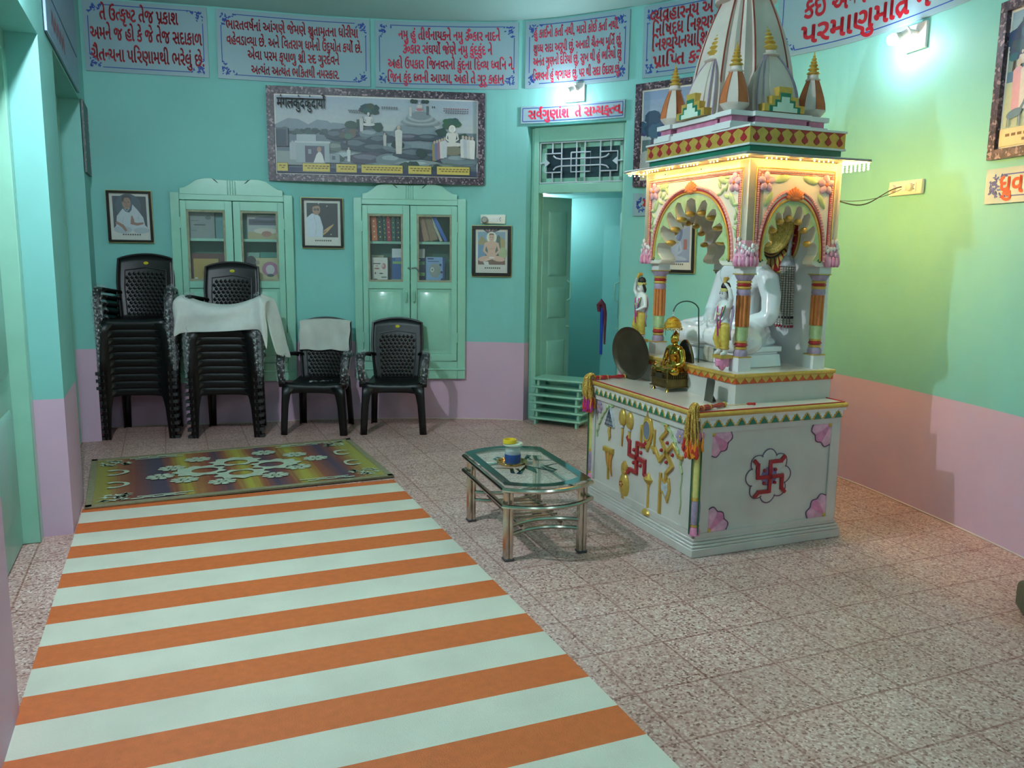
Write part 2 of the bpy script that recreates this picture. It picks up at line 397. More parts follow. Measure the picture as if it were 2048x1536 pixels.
def glyph(ch, bold):
    k = (ch, bold)
    if k not in _G:
        v, f = ([], []) if ch == ' ' else raw_mesh(ch)
        ref = max(p[0] for p in raw_mesh('I')[0])
        _G[k] = (v, f, max(p[0] for p in raw_mesh(ch + 'I')[0]) - ref)
    return _G[k]
def half(ch, bold):
    k = ('half' + ch, bold)
    if k not in _G:
        v, f, adv = glyph(ch, bold)
        cut = max(p[0] for p in v) - .15
        bm = bmesh.new(); bv = [bm.verts.new((*p, 0)) for p in v]
        for q in f:
            try: bm.faces.new([bv[i] for i in q])
            except ValueError: pass
        bmesh.ops.bisect_plane(bm, geom=bm.verts[:] + bm.edges[:] + bm.faces[:], plane_co=(cut, 0, 0), plane_no=(1, 0, 0), clear_outer=True)
        bm.verts.index_update()
        _G[k] = ([tuple(q.co[:2]) for q in bm.verts], [tuple(q.index for q in fa.verts) for fa in bm.faces], cut + .02); bm.free()
    return _G[k]
STEM = set('તનમવયશષસધપભઘથગણચલખબ') | set('तनमवयशषसधपभघथगणचलखब')
VIR = '\u0acd\u094d'; RA = 'રर'; IM = 'િि'
MARK = set('ુૂૃેૈંઁૅુૂૃેैंुूृे')
def is_cons(c): return '\u0a95' <= c <= '\u0ab9' or '\u0915' <= c <= '\u0939'
def text2d(txt, bold=.02):
    """lettering with half forms, reph and rakar; returns verts, faces, width"""
    V = []; F = []; x = 0.
    def put(g, dx=None):
        nonlocal x
        o = len(V); v, f, a = g
        V.extend((p[0] + x, p[1]) for p in v); F.extend(tuple(i + o for i in q) for q in f); x += a
    def stroke(pts, w):
        for q in strip(pts, w):
            o = len(V); V.extend(q); F.append(tuple(range(o, o + 4)))
    i = 0; n = len(txt)
    while i < n:
        c = txt[i]
        if is_cons(c):
            reph = False
            if c in RA and i + 2 < n and txt[i + 1] in VIR and is_cons(txt[i + 2]): reph = True; i += 2; c = txt[i]
            pre = []; base = c; rak = False; j = i
            while j + 2 < n and txt[j + 1] in VIR and is_cons(txt[j + 2]):
                if txt[j + 2] in RA: rak = True; j += 2; break
                pre.append(txt[j]); j += 2; base = txt[j]
            hal = j + 1 < n and txt[j + 1] in VIR
            k = j + 1; tail = []
            while k < n and not is_cons(txt[k]) and ('\u0a81' <= txt[k] <= '\u0a83' or '\u0abe' <= txt[k] <= '\u0acd' or '\u0901' <= txt[k] <= '\u0903' or '\u093e' <= txt[k] <= '\u094d'): tail.append(txt[k]); k += 1
            for t in tail:
                if t in IM: put(glyph(t, bold)); x -= .09
            for p in pre:
                if p in STEM: put(half(p, bold))
                else: put(glyph(p, bold)); xx = x; stroke([(xx - .16, -.02), (xx - .06, -.12)], .07 + bold)
            xb = x; put(glyph(base, bold))
            if rak: stroke([(x - .17, .2), (x - .27, .1), (x - .36, -.02)], .07 + bold)
            for t in tail:
                if t not in IM: put(glyph(t, bold))
            if reph: stroke([(x - .13 + .10 * cos(a), .72 + .10 * sin(a)) for a in (4.4, 3.8, 3.1, 2.4, 1.7, 1.0, .5)], .06 + bold)
            i = k
        else: put(glyph(c, bold)); i += 1
    V, F = fatten(V, F, bold)
    return V, F, x
def write(mb, txt, x0, z, h, y, x1=None, bold=.02, mi=0, center=None, cap=.55):
    """h = height of the letters without marks; x1 given: squeezed to end there"""
    V, F, w = text2d(txt, bold); k = h / cap
    kx = k if x1 is None else (x1 - x0) / w
    if center is not None: x0 = center - w * kx / 2
    mb.add([(x0 + p[0] * kx, y, z + p[1] * k) for p in V], F, mi)
    return x0 + w * kx
# ================================================================ SIGN BOARDS
m_board = mat('white_sign_enamel', (136, 164, 174), .35, var=.03, scale=3)
m_lett_pink = mat('pinkish_red_letter_paint', (214, 40, 76), .5, var=.08, scale=8)
def leafy(mb, cx, cz, sx, sz, k, y, rnd):
    for q in range(24):
        u = rnd.random() ** 1.4; v = rnd.random() ** 1.4
        if u + v > 1.05: u, v = u * .4, v * .5
        a = rnd.random() * pi; r = k * (.075 + .055 * rnd.random())
        mb.add([(cx + sx * u * k + r * cos(a) * cos(t) - .45 * r * sin(a) * sin(t), y, cz + sz * v * k * .95 + r * sin(a) * cos(t) + .45 * r * cos(a) * sin(t)) for t in (0, 1.05, 2.1, 3.14, 4.2, 5.2)], [(0, 1, 2, 3, 4, 5)])
def sign(label, s0, s1, z0, z1, lines, orn=.09, red=m_red, plain=False, bold=.026, name='sign_board', lean=.0):
    c = (s0 + s1) / 2; w = s1 - s0; hh = (z1 - z0) / 2; zc = (z0 + z1) / 2
    root = thing(name, label, 'sign', wp(c, zc), group=None)
    n = max(2, int(w / .08)); th = .012; Y = -.018
    b = MB()
    for k in range(n):
        a0, a1 = -w / 2 + w * k / n, -w / 2 + w * (k + 1) / n
        vs = [(a0, Y, -hh), (a1, Y, -hh), (a1, Y, hh), (a0, Y, hh), (a0, Y + th, -hh), (a1, Y + th, -hh), (a1, Y + th, hh), (a0, Y + th, hh)]
        fs = [(0, 1, 2, 3), (7, 6, 5, 4), (0, 4, 5, 1), (3, 2, 6, 7)]
        if k == 0: fs.append((0, 3, 7, 4))
        if k == n - 1: fs.append((1, 5, 6, 2))
        b.add(vs, fs)
    bend(b, c, zc); b.build('board', m_board, root)
    e = MB(); iy = Y - .0015; ix = w / 2 - .035; iz = hh - .035; lt = .006
    rnd = random.Random(int(s0 * 1000))
    def hl(a, bb, z):
        m_ = max(2, int((bb - a) / .08))
        for k in range(m_):
            p, q = a + (bb - a) * k / m_, a + (bb - a) * (k + 1) / m_
            e.add([(p, iy, z - lt / 2), (q, iy, z - lt / 2), (q, iy, z + lt / 2), (p, iy, z + lt / 2)], [(0, 1, 2, 3)])
    def vl(a, bb, x): e.add([(x - lt / 2, iy, a), (x + lt / 2, iy, a), (x + lt / 2, iy, bb), (x - lt / 2, iy, bb)], [(0, 1, 2, 3)])
    if plain: ix += .018; iz += .018
    o_ = 0 if plain else orn
    for sg in (-1, 1): hl(-ix + o_, ix - o_, sg * iz); vl(-iz + o_, iz - o_, sg * ix)
    if not plain:
        for sx in (-1, 1):
            for sz in (-1, 1): leafy(e, sx * ix, sz * iz, -sx, -sz, orn * 1.25, iy, rnd)
    bend(e, c, zc); e.build('border', m_blue, root)
    t = MB()
    for ln in lines:
        txt, fx, fz, h = ln[:4]; fx1 = ln[4] if len(ln) > 4 else None
        write(t, txt, -w / 2 + fx * w, hh - fz * 2 * hh - h / 2, h, Y - .002, None if fx1 is None else -w / 2 + fx1 * w, bold)
    bend(t, c, zc); t.build('lettering', red, root)
    return root
Z0S, Z1S = 2.888, 3.428
sign('white sign board with three large red Gujarati lines nearest the left corner', .84, 1.762, Z0S, Z1S, [
    ('તે ઉત્કૃષ્ટ તેજ પ્રકાશ', .13, .2, .08, .76), ('અમને જ હો કે જે તેજ સદાકાળ', .05, .47, .08, .95), ('ચૈતન્યના પરિણામથી ભરેલું છે.', .05, .77, .08, .965)])
sign('white sign board with four red lines above the left end of the landscape painting', 1.832, 3.065, Z0S, Z1S, [
    ('ભારતવર્ષનાં આંગણે જેમણે શ્રુતામૃતના ધોરીયા', .06, .22, .06, .92), ('વહેવડાવ્યા છે. અને વિતરાગ ધર્મનો ઉદ્યોત કર્યો છે.', .06, .44, .06, .945), ('એવા પરમ કૃપાળુ શ્રી સ્દ ગુરદેવને', .19, .635, .06, .79), ('અત્યંત અત્યંત ભકિતથી નમસ્કાર.', .21, .85, .058, .79)])
sign('white sign board with four red lines whose first two hold the om sign', 3.11, 4.33, Z0S, Z1S, [
    ('નમુ હું તીર્થનાયકને નમુ ૐકાર નાદને', .16, .21, .062, .87), ('ૐકાર સંઘર્યો જેણે નમુ કુંદકુંદ ને', .19, .42, .062, .815), ('અહો ઉપકાર જિનવરનો કુંદના દિવ્ય ધ્વનિ ને.', .085, .645, .062, .975), ('જિન કુંદ ધ્વની આપ્યા, અહો તે ગુરૂ કહાન', .08, .855, .062, .9)], red=m_lett_pink)
sign('white sign board with four tight red lines above the bulb over the doorway', 4.395, 5.32, Z0S, Z1S, [
    ('હું કાઈનો કર્તા નથી, મારો કોઈ કર્તા નથી.', .075, .2, .056, .9), ('શુધ્ધ સદા અરૂપી છું, અનાદી ચૈતન્ય મૂર્તિ છું,', .075, .42, .056, .93), ('અનંત ગુણનો દરિયો છું, સુખ થી હું ભરિયો છું', .075, .615, .056, .93), ('વિશ્વનો હું જ્ઞાયક છું, પર થી સદા ઉદાસ છું,', .075, .83, .056, .925)], red=m_lett_pink)
sign('white sign board with large red Gujarati lines partly hidden behind the marble spire', 5.44, 6.50, Z0S, Z1S, [
    ('વ્યવહારનય એ રીત', .05, .17, .077, .70), ('નિષિદ્ધ નિશ્ચયનય', .07, .37, .077, .68), ('નિશ્ચયનયાશ્રિત', .07, .57, .077, .57), ('પ્રાપ્તિ કરે નિ', .09, .8, .077, .62)])
sign('longest white sign board with the biggest red letters, high on the right wall', 6.555, 8.9, Z0S, Z1S, [
    ('હું એક શુદ્ધ સદા', .1, .16, .105, .55), ('કંઈ અન્ય તે મારું જરી', .085, .48, .105, .56), ('પરમાણુમાત્ર નથી અરે', .08, .79, .105, .76)], orn=.1)
sign('narrow white sign board with one bold red line just above the doorway', 4.362, 5.3, 2.6, 2.742, [('સર્વગુણાંશ  તે સમ્યક્ત્વ.', .07, .53, .062, .985)], plain=True, red=m_lett_pink, bold=.035)
sign('small white sign with blue leaf corners behind the left edge of the pavilion', 5.4, 6.1, 1.815, 1.995, [('મ', .12, .5, .07)], orn=.075)
sign('small white sign with orange-red letters on the right wall below the deer poster', 8.36, 9.1, 1.79, 1.97, [('ધ્રુવ', .13, .52, .075)], orn=.085, red=mat('orange_red_letter_paint', (216, 66, 40), .5, var=.1))
# two dark signs on the left wall above the far recess
m_dboard = mat('blue_grey_sign', (120, 150, 172), .4, var=.05)
for (a, b, z0, z1, lab) in ((.28, 2.15, 2.60, 2.825, 'lower blue-grey sign with red letters above the left wall recess'), (.5, 2.15, 2.845, 3.40, 'upper blue-grey sign with red letters close under the ceiling on the left wall')):
    r_ = thing('wall_sign', lab, 'sign', lw((a + b) / 2, (z0 + z1) / 2, -.004), LWRZ)
    q = MB(); q.box((0, -.008, 0), (b - a, .014, z1 - z0)); q.build('board', m_dboard, r_, bevel=.002)
    q = MB()
    for k in range(5): 
        for st in strip([(-.7 + k * .14, -.03), (-.66 + k * .14, .05), (-.61 + k * .14, .0), (-.6 + k * .14, -.05)], .022): q.add([(v_[0], -.0165, v_[1]) for v_ in st], [(0, 1, 2, 3)])
    q.build('lettering', m_red, r_)
# ================================================================ PICTURES
PR = {}
def pm(rgb): return mat('print_%02x%02x%02x' % tuple(int(v) for v in rgb), rgb, .45, var=.04, scale=40)
class Pic(MB):
    """flat print: layered coloured shapes a hair apart"""
    def __init__(s): super().__init__(); s.cols = []; s.k = 0; s.step = .00012
    def col(s, rgb):
        if rgb not in s.cols: s.cols.append(rgb)
        return s.cols.index(rgb)
    def poly(s, pts, rgb, new=True):
        if new: s.k += 1
        s.add([(p[0], -s.step * s.k, p[1]) for p in pts], [tuple(range(len(pts)))], s.col(rgb))
    def rect(s, x0, x1, z0, z1, rgb): s.poly([(x0, z0), (x1, z0), (x1, z1), (x0, z1)], rgb)
    def ell(s, x, z, rx, rz, rgb, n=14, rot=0.):
        s.poly([(x + rx * cos(t) * cos(rot) - rz * sin(t) * sin(rot), z + rx * cos(t) * sin(rot) + rz * sin(t) * cos(rot)) for t in (2 * pi * i / n for i in range(n))], rgb)
    def line(s, pts, w, rgb):
        s.k += 1
        for q in strip(pts, w): s.poly(q, rgb, False)
    def blob(s, x, z, rx, rz, rgb, rnd, n=12, rough=.2):
        s.poly([(x + rx * cos(t) * (1 + rough * (rnd.random() - .5)), z + rz * sin(t) * (1 + rough * (rnd.random() - .5))) for t in (2 * pi * i / n for i in range(n))], rgb)
    def mats(s): return [pm(c) for c in s.cols]
m_fmarb = mat('speckled_frame', (96, 84, 96), .4)
nt = m_fmarb.node_tree; b_ = nt.nodes['Principled BSDF']
v_ = nt.nodes.new('ShaderNodeTexVoronoi'); v_.inputs['Scale'].default_value = 70; tc_ = nt.nodes.new('ShaderNodeTexCoord'); nt.links.new(tc_.outputs['Object'], v_.inputs['Vector'])
cr_ = nt.nodes.new('ShaderNodeValToRGB'); cr_.color_ramp.interpolation = 'CONSTANT'
for p_, c_ in ((0, (58, 44, 56)), (.3, (96, 76, 88)), (.5, (48, 38, 50)), (.72, (150, 128, 134)), (.86, (74, 60, 74))):
    e_ = cr_.color_ramp.elements.new(p_); e_.color = lin(c_)
cr_.color_ramp.elements.remove(cr_.color_ramp.elements[-1])
sc_ = nt.nodes.new('ShaderNodeSeparateColor'); nt.links.new(v_.outputs['Color'], sc_.inputs[0]); nt.links.new(sc_.outputs[0], cr_.inputs[0]); nt.links.new(cr_.outputs[0], b_.inputs['Base Color'])
def frame_mesh(mb, x0, x1, z0, z1, w, y0, y1, mi=0, n=1):
    """mitred frame of n segments along top/bottom so that it can be bent"""
    for k in range(n):
        a, b = x0 + (x1 - x0) * k / n, x0 + (x1 - x0) * (k + 1) / n
        mb.bb(a, b, y0, y1, z1 - w, z1, mi); mb.bb(a, b, y0, y1, z0, z0 + w, mi)
    mb.bb(x0, x0 + w, y0, y1, z0 + w, z1 - w, mi); mb.bb(x1 - w, x1, y0, y1, z0 + w, z1 - w, mi)
def fig_sit(p, x, z, s, body, rnd=None, halo=None):
    """cross-legged small figure in a print"""
    if halo: p.ell(x, z + .72 * s, .15 * s, .16 * s, halo)
    p.ell(x, z + .07 * s, .42 * s, .1 * s, body); p.poly([(x - .2 * s, z + .56 * s), (x + .2 * s, z + .56 * s), (x + .13 * s, z + .1 * s), (x - .13 * s, z + .1 * s)], body)
    p.line([(x - .2 * s, z + .54 * s), (x - .26 * s, z + .3 * s), (x - .05 * s, z + .16 * s)], .07 * s, body); p.line([(x + .2 * s, z + .54 * s), (x + .26 * s, z + .3 * s), (x + .05 * s, z + .16 * s)], .07 * s, body)
    p.ell(x, z + .72 * s, .085 * s, .115 * s, body)
def fig_stand(p, x, z, s, body, head=(188, 170, 156)):
    p.poly([(x - .1 * s, z), (x + .1 * s, z), (x + .13 * s, z + .78 * s), (x + .05 * s, z + .84 * s), (x - .05 * s, z + .84 * s), (x - .13 * s, z + .78 * s)], body); p.ell(x, z + .91 * s, .06 * s, .08 * s, head)
def tree(p, x, z, s, g, rnd, trunk=(70, 62, 58)):
    p.line([(x, z), (x + .02 * s, z + .5 * s)], [.1 * s, .05 * s], trunk)
    for k in range(9): p.blob(x + (rnd.random() - .5) * .7 * s, z + .6 * s + (rnd.random() - .5) * .45 * s, .2 * s, .15 * s, tuple(max(0, v + rnd.randint(-14, 14)) // 4 * 4 for v in g), rnd, 9, .4)
# ---- the wide landscape painting
s0, s1, z0, z1 = 2.21, 4.037, 2.083, 2.853; w = s1 - s0; hh = z1 - z0; c = (s0 + s1) / 2; zc = (z0 + z1) / 2
rnd = random.Random(5)
def chordM(a, b, z, o=.008):
    p0, p1 = wp(a, z, o), wp(b, z, o); d = p1 - p0
    return Matrix.Translation((p0 + p1) / 2) @ Rz(atan2(d.y, d.x))
root = thing('landscape_painting', 'very wide framed landscape of rocks, temples and white saints under the middle sign boards', 'painting', M=chordM(s0, s1, zc))
fb = MB(); frame_mesh(fb, -w / 2, w / 2, -hh / 2, hh / 2, .058, -.03, 0); fb.build('frame', m_fmarb, root)
p = Pic(); X = w / 2 - .058; Zh = hh / 2 - .058
class Sub:
    pass
def U(u): return -X + 2 * X * u
def Vv(v): return Zh - 2 * Zh * v
def rectN(x0, x1, za, zb, rgb, n=16):
    p.k += 1
    for k in range(n): p.poly([(x0 + (x1 - x0) * k / n, za), (x0 + (x1 - x0) * (k + 1) / n, za), (x0 + (x1 - x0) * (k + 1) / n, zb), (x0 + (x1 - x0) * k / n, zb)], rgb, False)
p.step = .0001
rectN(-X, X, -Zh, Zh, (214, 214, 212)); X -= .012; Zh -= .012
for i in range(10):
    rectN(-X, X, Vv((i + 1) / 12), Vv(i / 12), (164 + 4 * i, 176 + 2 * i, 190 - i), 12)
for i in range(5): rectN(-X, X, -Zh, Vv(.42 + i * .1), (116 - i * 3, 128 - i * 3, 138 - i * 2), 12)
for x, v, rx in ((.08, .36, .12), (.22, .37, .1), (.3, .4, .12)): p.poly([(U(x - rx), Vv(.42)), (U(x - .02), Vv(v - .07)), (U(x + .03), Vv(v - .06)), (U(x + rx), Vv(.42))], (128, 140, 152))
GR = [(88, 100, 112), (112, 126, 134), (66, 76, 88), (136, 146, 150), (80, 80, 96), (98, 108, 104)]
for i in range(34):                                                 # bushes of the far band
    p.blob(U(.02 + .36 * rnd.random()), Vv(.43 + .05 * rnd.random()), .03, .016, rnd.choice([(66, 86, 84), (76, 92, 92), (58, 74, 78)]), rnd, 8, .5)
def rock(u, v, ru, rv):
    c0 = rnd.choice(GR); p.blob(U(u), Vv(v), ru * 2 * X, rv * 2 * Zh, c0, rnd, 13, .3)
    p.blob(U(u - ru * .2), Vv(v - rv * .35), ru * X, rv * Zh * .8, tuple(min(255, q + 34) for q in c0), rnd, 11, .4)
    p.line([(U(u - ru * .8), Vv(v + rv * .5)), (U(u - .1 * ru), Vv(v + rv * .75)), (U(u + ru * .7), Vv(v + rv * .55))], .006, tuple(q - 30 for q in c0))
p.poly([(U(.2), Vv(.75)), (U(.34), Vv(.42)), (U(.45), Vv(.34)), (U(.53), Vv(.42)), (U(.66), Vv(.7)), (U(.66), Vv(.9)), (U(.2), Vv(.9))], (90, 100, 108))
p.poly([(U(.54), Vv(.55)), (U(.6), Vv(.34)), (U(.78), Vv(.34)), (U(.86), Vv(.5)), (U(.86), Vv(.7)), (U(.54), Vv(.7))], (126, 140, 148))
for u, v, a, b in ((.3, .5, .07, .08), (.38, .45, .08, .07), (.47, .47, .07, .07), (.52, .55, .08, .08), (.3, .66, .08, .07), (.4, .62, .1, .09), (.5, .66, .1, .08), (.6, .63, .07, .07), (.35, .78, .1, .08), (.46, .8, .12, .09), (.58, .8, .1, .08), (.7, .72, .12, .08), (.82, .75, .1, .08), (.92, .78, .1, .09), (.7, .86, .12, .07), (.85, .9, .12, .07), (.55, .9, .14, .06), (.4, .92, .1, .05), (.66, .5, .08, .05), (.76, .5, .08, .05)): rock(u, v, a, b)
for k in range(5): p.ell(U(.715), Vv(.3 - k * .022), (.1 - .012 * k) * 2 * X, .035, [(128, 136, 142), (160, 164, 166)][k % 2], 22)
fig_stand(p, U(.665), Vv(.22), .09, (196, 190, 184)); fig_stand(p, U(.75), Vv(.2), .09, (86, 100, 104)); fig_sit(p, U(.71), Vv(.15), .09, (206, 196, 190)); p.ell(U(.71), Vv(.13), .03, .012, (176, 110, 122))
for du in (-.035, -.02, .02, .035): p.blob(U(.71 + du), Vv(.025), .022, .018, (46, 66, 62), rnd, 8, .4)
tree(p, U(.46), Vv(.31), .17, (56, 76, 72), rnd); tree(p, U(.87), Vv(.45), .17, (62, 88, 80), rnd); tree(p, U(.345), Vv(.62), .16, (98, 108, 98), rnd)
for u, v in ((.37, .36), (.42, .33), (.5, .38), (.82, .42), (.93, .48), (.96, .52), (.64, .88), (.68, .86), (.8, .9), (.3, .8), (.72, .7), (.6, .6)): p.blob(U(u), Vv(v), .05, .035, rnd.choice([(48, 70, 66), (58, 80, 72), (40, 60, 60)]), rnd, 11, .5)
fig_sit(p, U(.455), Vv(.36), .13, (206, 204, 202)); fig_stand(p, U(.42), Vv(.44), .13, (190, 190, 192)); fig_stand(p, U(.535), Vv(.62), .11, (186, 180, 176)); fig_stand(p, U(.605), Vv(.72), .24, (206, 200, 194))
fig_sit(p, U(.875), Vv(.6), .2, (214, 206, 200), halo=(232, 228, 214)); p.blob(U(.875), Vv(.66), .09, .04, (128, 122, 104), rnd)
for k, cc in enumerate(((150, 136, 96), (108, 118, 150), (150, 110, 132), (206, 200, 194), (196, 196, 200))): fig_stand(p, U(.785 + .013 * k), Vv(.8 - .012 * k), .17, cc)
for k, cc in enumerate(((206, 200, 196), (176, 180, 190), (198, 194, 190), (214, 210, 206))): fig_stand(p, U(.93 + .016 * k), Vv(.75 + .005 * k), .19, cc)
p.rect(-X, U(.06), Vv(.66), Vv(.42), (92, 100, 110)); p.rect(-X, U(.05), Vv(.65), Vv(.44), (62, 70, 86)); p.rect(-X, U(.24), Vv(.9), Vv(.72), (142, 150, 150)); p.poly([(U(.065), Vv(.83)), (U(.065), Vv(.62)), (U(.08), Vv(.58)), (U(.095), Vv(.62)), (U(.095), Vv(.83))], (168, 174, 178))
p.rect(U(.1), U(.195), Vv(.58), Vv(.5), (168, 178, 182)); p.rect(U(.095), U(.26), Vv(.86), Vv(.58), (156, 166, 172)); p.rect(U(.09), U(.265), Vv(.61), Vv(.585), (186, 192, 194)); p.rect(U(.14), U(.235), Vv(.86), Vv(.645), (84, 84, 104)); p.rect(U(.155), U(.17), Vv(.75), Vv(.69), (150, 156, 164)); p.rect(U(.26), U(.31), Vv(.86), Vv(.74), (140, 150, 156)); p.rect(U(.272), U(.288), Vv(.82), Vv(.77), (86, 92, 104))
p.poly([(U(.18), Vv(.865)), (U(.235), Vv(.865)), (U(.225), Vv(.76)), (U(.21), Vv(.7)), (U(.195), Vv(.76))], (212, 208, 206)); p.ell(U(.209), Vv(.69), .018, .024, (170, 140, 126)); fig_stand(p, U(.355), Vv(.84), .12, (196, 198, 200))
p.rect(-X, X, -Zh, Vv(.93), (58, 62, 92))
for a, b in ((0., .055), (.125, .262), (.29, .395), (.415, .625), (.65, .77), (.795, .965)):
    p.rect(U(a), U(b), Vv(.985), Vv(.87), (60, 58, 60)); p.rect(U(a) + .003, U(b) - .003, Vv(.98), Vv(.875), (206, 184, 92))
    for q in range(2):
        xx = U(a) + .02
        while xx < U(b) - .02 - q * .03: p.rect(xx + q * .02, min(U(b) - .01, xx + .022 + q * .02), Vv(.945 + q * .028 - .03), Vv(.93 + q * .028 - .028), (120, 86, 46)); xx += .03
for u0, u1, v, cc in ((.355, .42, .17, (96, 96, 104)), (.36, .42, .195, (110, 110, 116)), (.52, .6, .115, (100, 100, 106)), (.52, .6, .135, (112, 112, 116)), (.83, .95, .11, (150, 70, 76)), (.83, .95, .14, (104, 90, 100)), (.84, .95, .165, (104, 90, 100))): 
    xx = U(u0)
    while xx < U(u1): p.rect(xx, xx + .014, Vv(v + .008), Vv(v - .004), cc); xx += .02
for u in (.775, .785): p.ell(U(u), Vv(.1), .005, .01, (60, 66, 76))
V_, F_, w_ = text2d('मंगलकुंदकुंदार्यो', .012); kx = (U(.245) - U(.01)) / w_; p.k += 2
p.add([(U(.01) + q[0] * kx, -p.step * p.k, Vv(.165) + q[1] * .125) for q in V_], F_, p.col((38, 34, 40)))
p.v = [(q[0], q[1] - .004, q[2]) for q in p.v]; p.build('print', p.mats(), root, recalc=False)
# ---- forest poster right of the doorway, deer poster at the right edge of the room
def poster(label, s0, s1, z0, z1, draw, band=.1):
    global p, X, Zh
    c, zc, w, hh = (s0 + s1) / 2, (z0 + z1) / 2, s1 - s0, z1 - z0
    root = thing('framed_poster', label, 'poster', M=chordM(s0, s1, zc))
    fb = MB(); frame_mesh(fb, -w / 2, w / 2, -hh / 2, hh / 2, .05, -.03, 0); fb.build('frame', m_fmarb, root)
    p = Pic(); X = w / 2 - .05; Zh = hh / 2 - .05
    rectN(-X, X, -Zh, Zh, (226, 224, 214)); X -= .012; Zh -= .012
    rnd = random.Random(int(s0 * 100)); draw(p, rnd)
    rectN(-X, X, -Zh, -Zh + 2 * Zh * band, (216, 200, 158))
    for q in range(2):
        xx = -X * .9 + q * .12
        while xx < X * .9 - q * .1: p.rect(xx, xx + .03, Vv(1 - band * (.62 - q * .35)) - .007, Vv(1 - band * (.62 - q * .35)) + .007, (128, 92, 60)); xx += .042
    p.v = [(q[0], q[1] - .004, q[2]) for q in p.v]; p.build('print', p.mats(), root, recalc=False)
def forest(p, rnd):
    for i in range(6): rectN(-X, X, Vv((i + 1) * .1), Vv(i * .1), (138 + i * 9, 158 + i * 6, 190 + i), 8)
    rectN(-X, X, -Zh, Vv(.55), (92, 116, 122), 8); rectN(-X, X, -Zh, Vv(.72), (84, 104, 110), 8)
    p.poly([(U(.1), -Zh), (U(.3), Vv(.55)), (U(.4), Vv(.55)), (U(.55), -Zh)], (140, 156, 164))
    for u, v, s in ((.1, .62, .3), (.2, .7, .36), (.34, .6, .28), (.55, .62, .34), (.75, .66, .36), (.9, .62, .3)): tree(p, U(u), Vv(v), s, (66, 84, 118), rnd, (78, 76, 92))
    for u, v in ((.05, .74), (.1, .8), (.03, .86), (.16, .84)): p.ell(U(u), Vv(v), .06, .045, (172, 176, 178))
    for k in range(5): p.ell(U(.16 + .02 * k), Vv(.3 + .02 * (k % 2)), .004, .006, (50, 56, 70))
def deer(p, rnd):
    for i in range(5): rectN(-X, X, Vv((i + 1) * .06), Vv(i * .06), (150 + i * 8, 176 + i * 6, 200), 8)
    rectN(-X, X, Vv(.48), Vv(.3), (126, 152, 160), 8); rectN(-X, X, Vv(.55), Vv(.44), (86, 122, 160), 8); rectN(-X, X, -Zh, Vv(.52), (176, 190, 170), 8)
    for u, s in ((.05, .22), (.1, .16), (.2, .3), (.35, .26), (.6, .3)): tree(p, U(u), Vv(.44), s, (70, 96, 116), rnd)
    fig_sit(p, U(.12), Vv(.4), .08, (196, 190, 190)); fig_stand(p, U(.1), Vv(.76), .27, (206, 158, 176)); fig_stand(p, U(.16), Vv(.74), .25, (206, 200, 200)); fig_stand(p, U(.24), Vv(.74), .28, (92, 120, 92)); fig_stand(p, U(.4), Vv(.76), .27, (190, 150, 120))
    def deer1(x, z, s, cc):
        p.ell(x, z + .5 * s, .42 * s, .17 * s, cc, rot=.2); p.line([(x + .3 * s, z + .6 * s), (x + .5 * s, z + .88 * s)], .13 * s, cc); p.ell(x + .56 * s, z + .92 * s, .13 * s, .07 * s, cc)
        for d in (-.32, -.24, .24, .32): p.line([(x + d * s, z + .45 * s), (x + d * s * 1.05, z)], .05 * s, cc)
    deer1(U(.1), Vv(.86), .13, (96, 126, 150)); deer1(U(.26), Vv(.84), .12, (110, 130, 140)); deer1(U(.4), Vv(.88), .14, (150, 140, 120))
poster('framed blue forest poster half hidden behind the left side of the marble pavilion', 5.405, 6.45, 2.043, 2.843, forest)
poster('framed poster of pilgrims and a blue deer cut by the right photo edge', 8.372, 9.35, 2.015, 2.80, deer, .13)
# poster on the far end of the left wall
r_ = thing('wall_poster', 'narrow dark poster at the far end of the left wall by the corner', 'poster', lw(2.59, 2.33, -.004), LWRZ)
q = MB(); q.box((0, -.007, 0), (.46, .012, .53)); q.build('board', mat('dark_teal_print', (70, 96, 96), .5, var=.3, scale=14), r_)
q = MB(); frame_mesh(q, -.23, .23, -.265, .265, .012, -.016, -.013); q.build('frame', m_fmarb, r_)
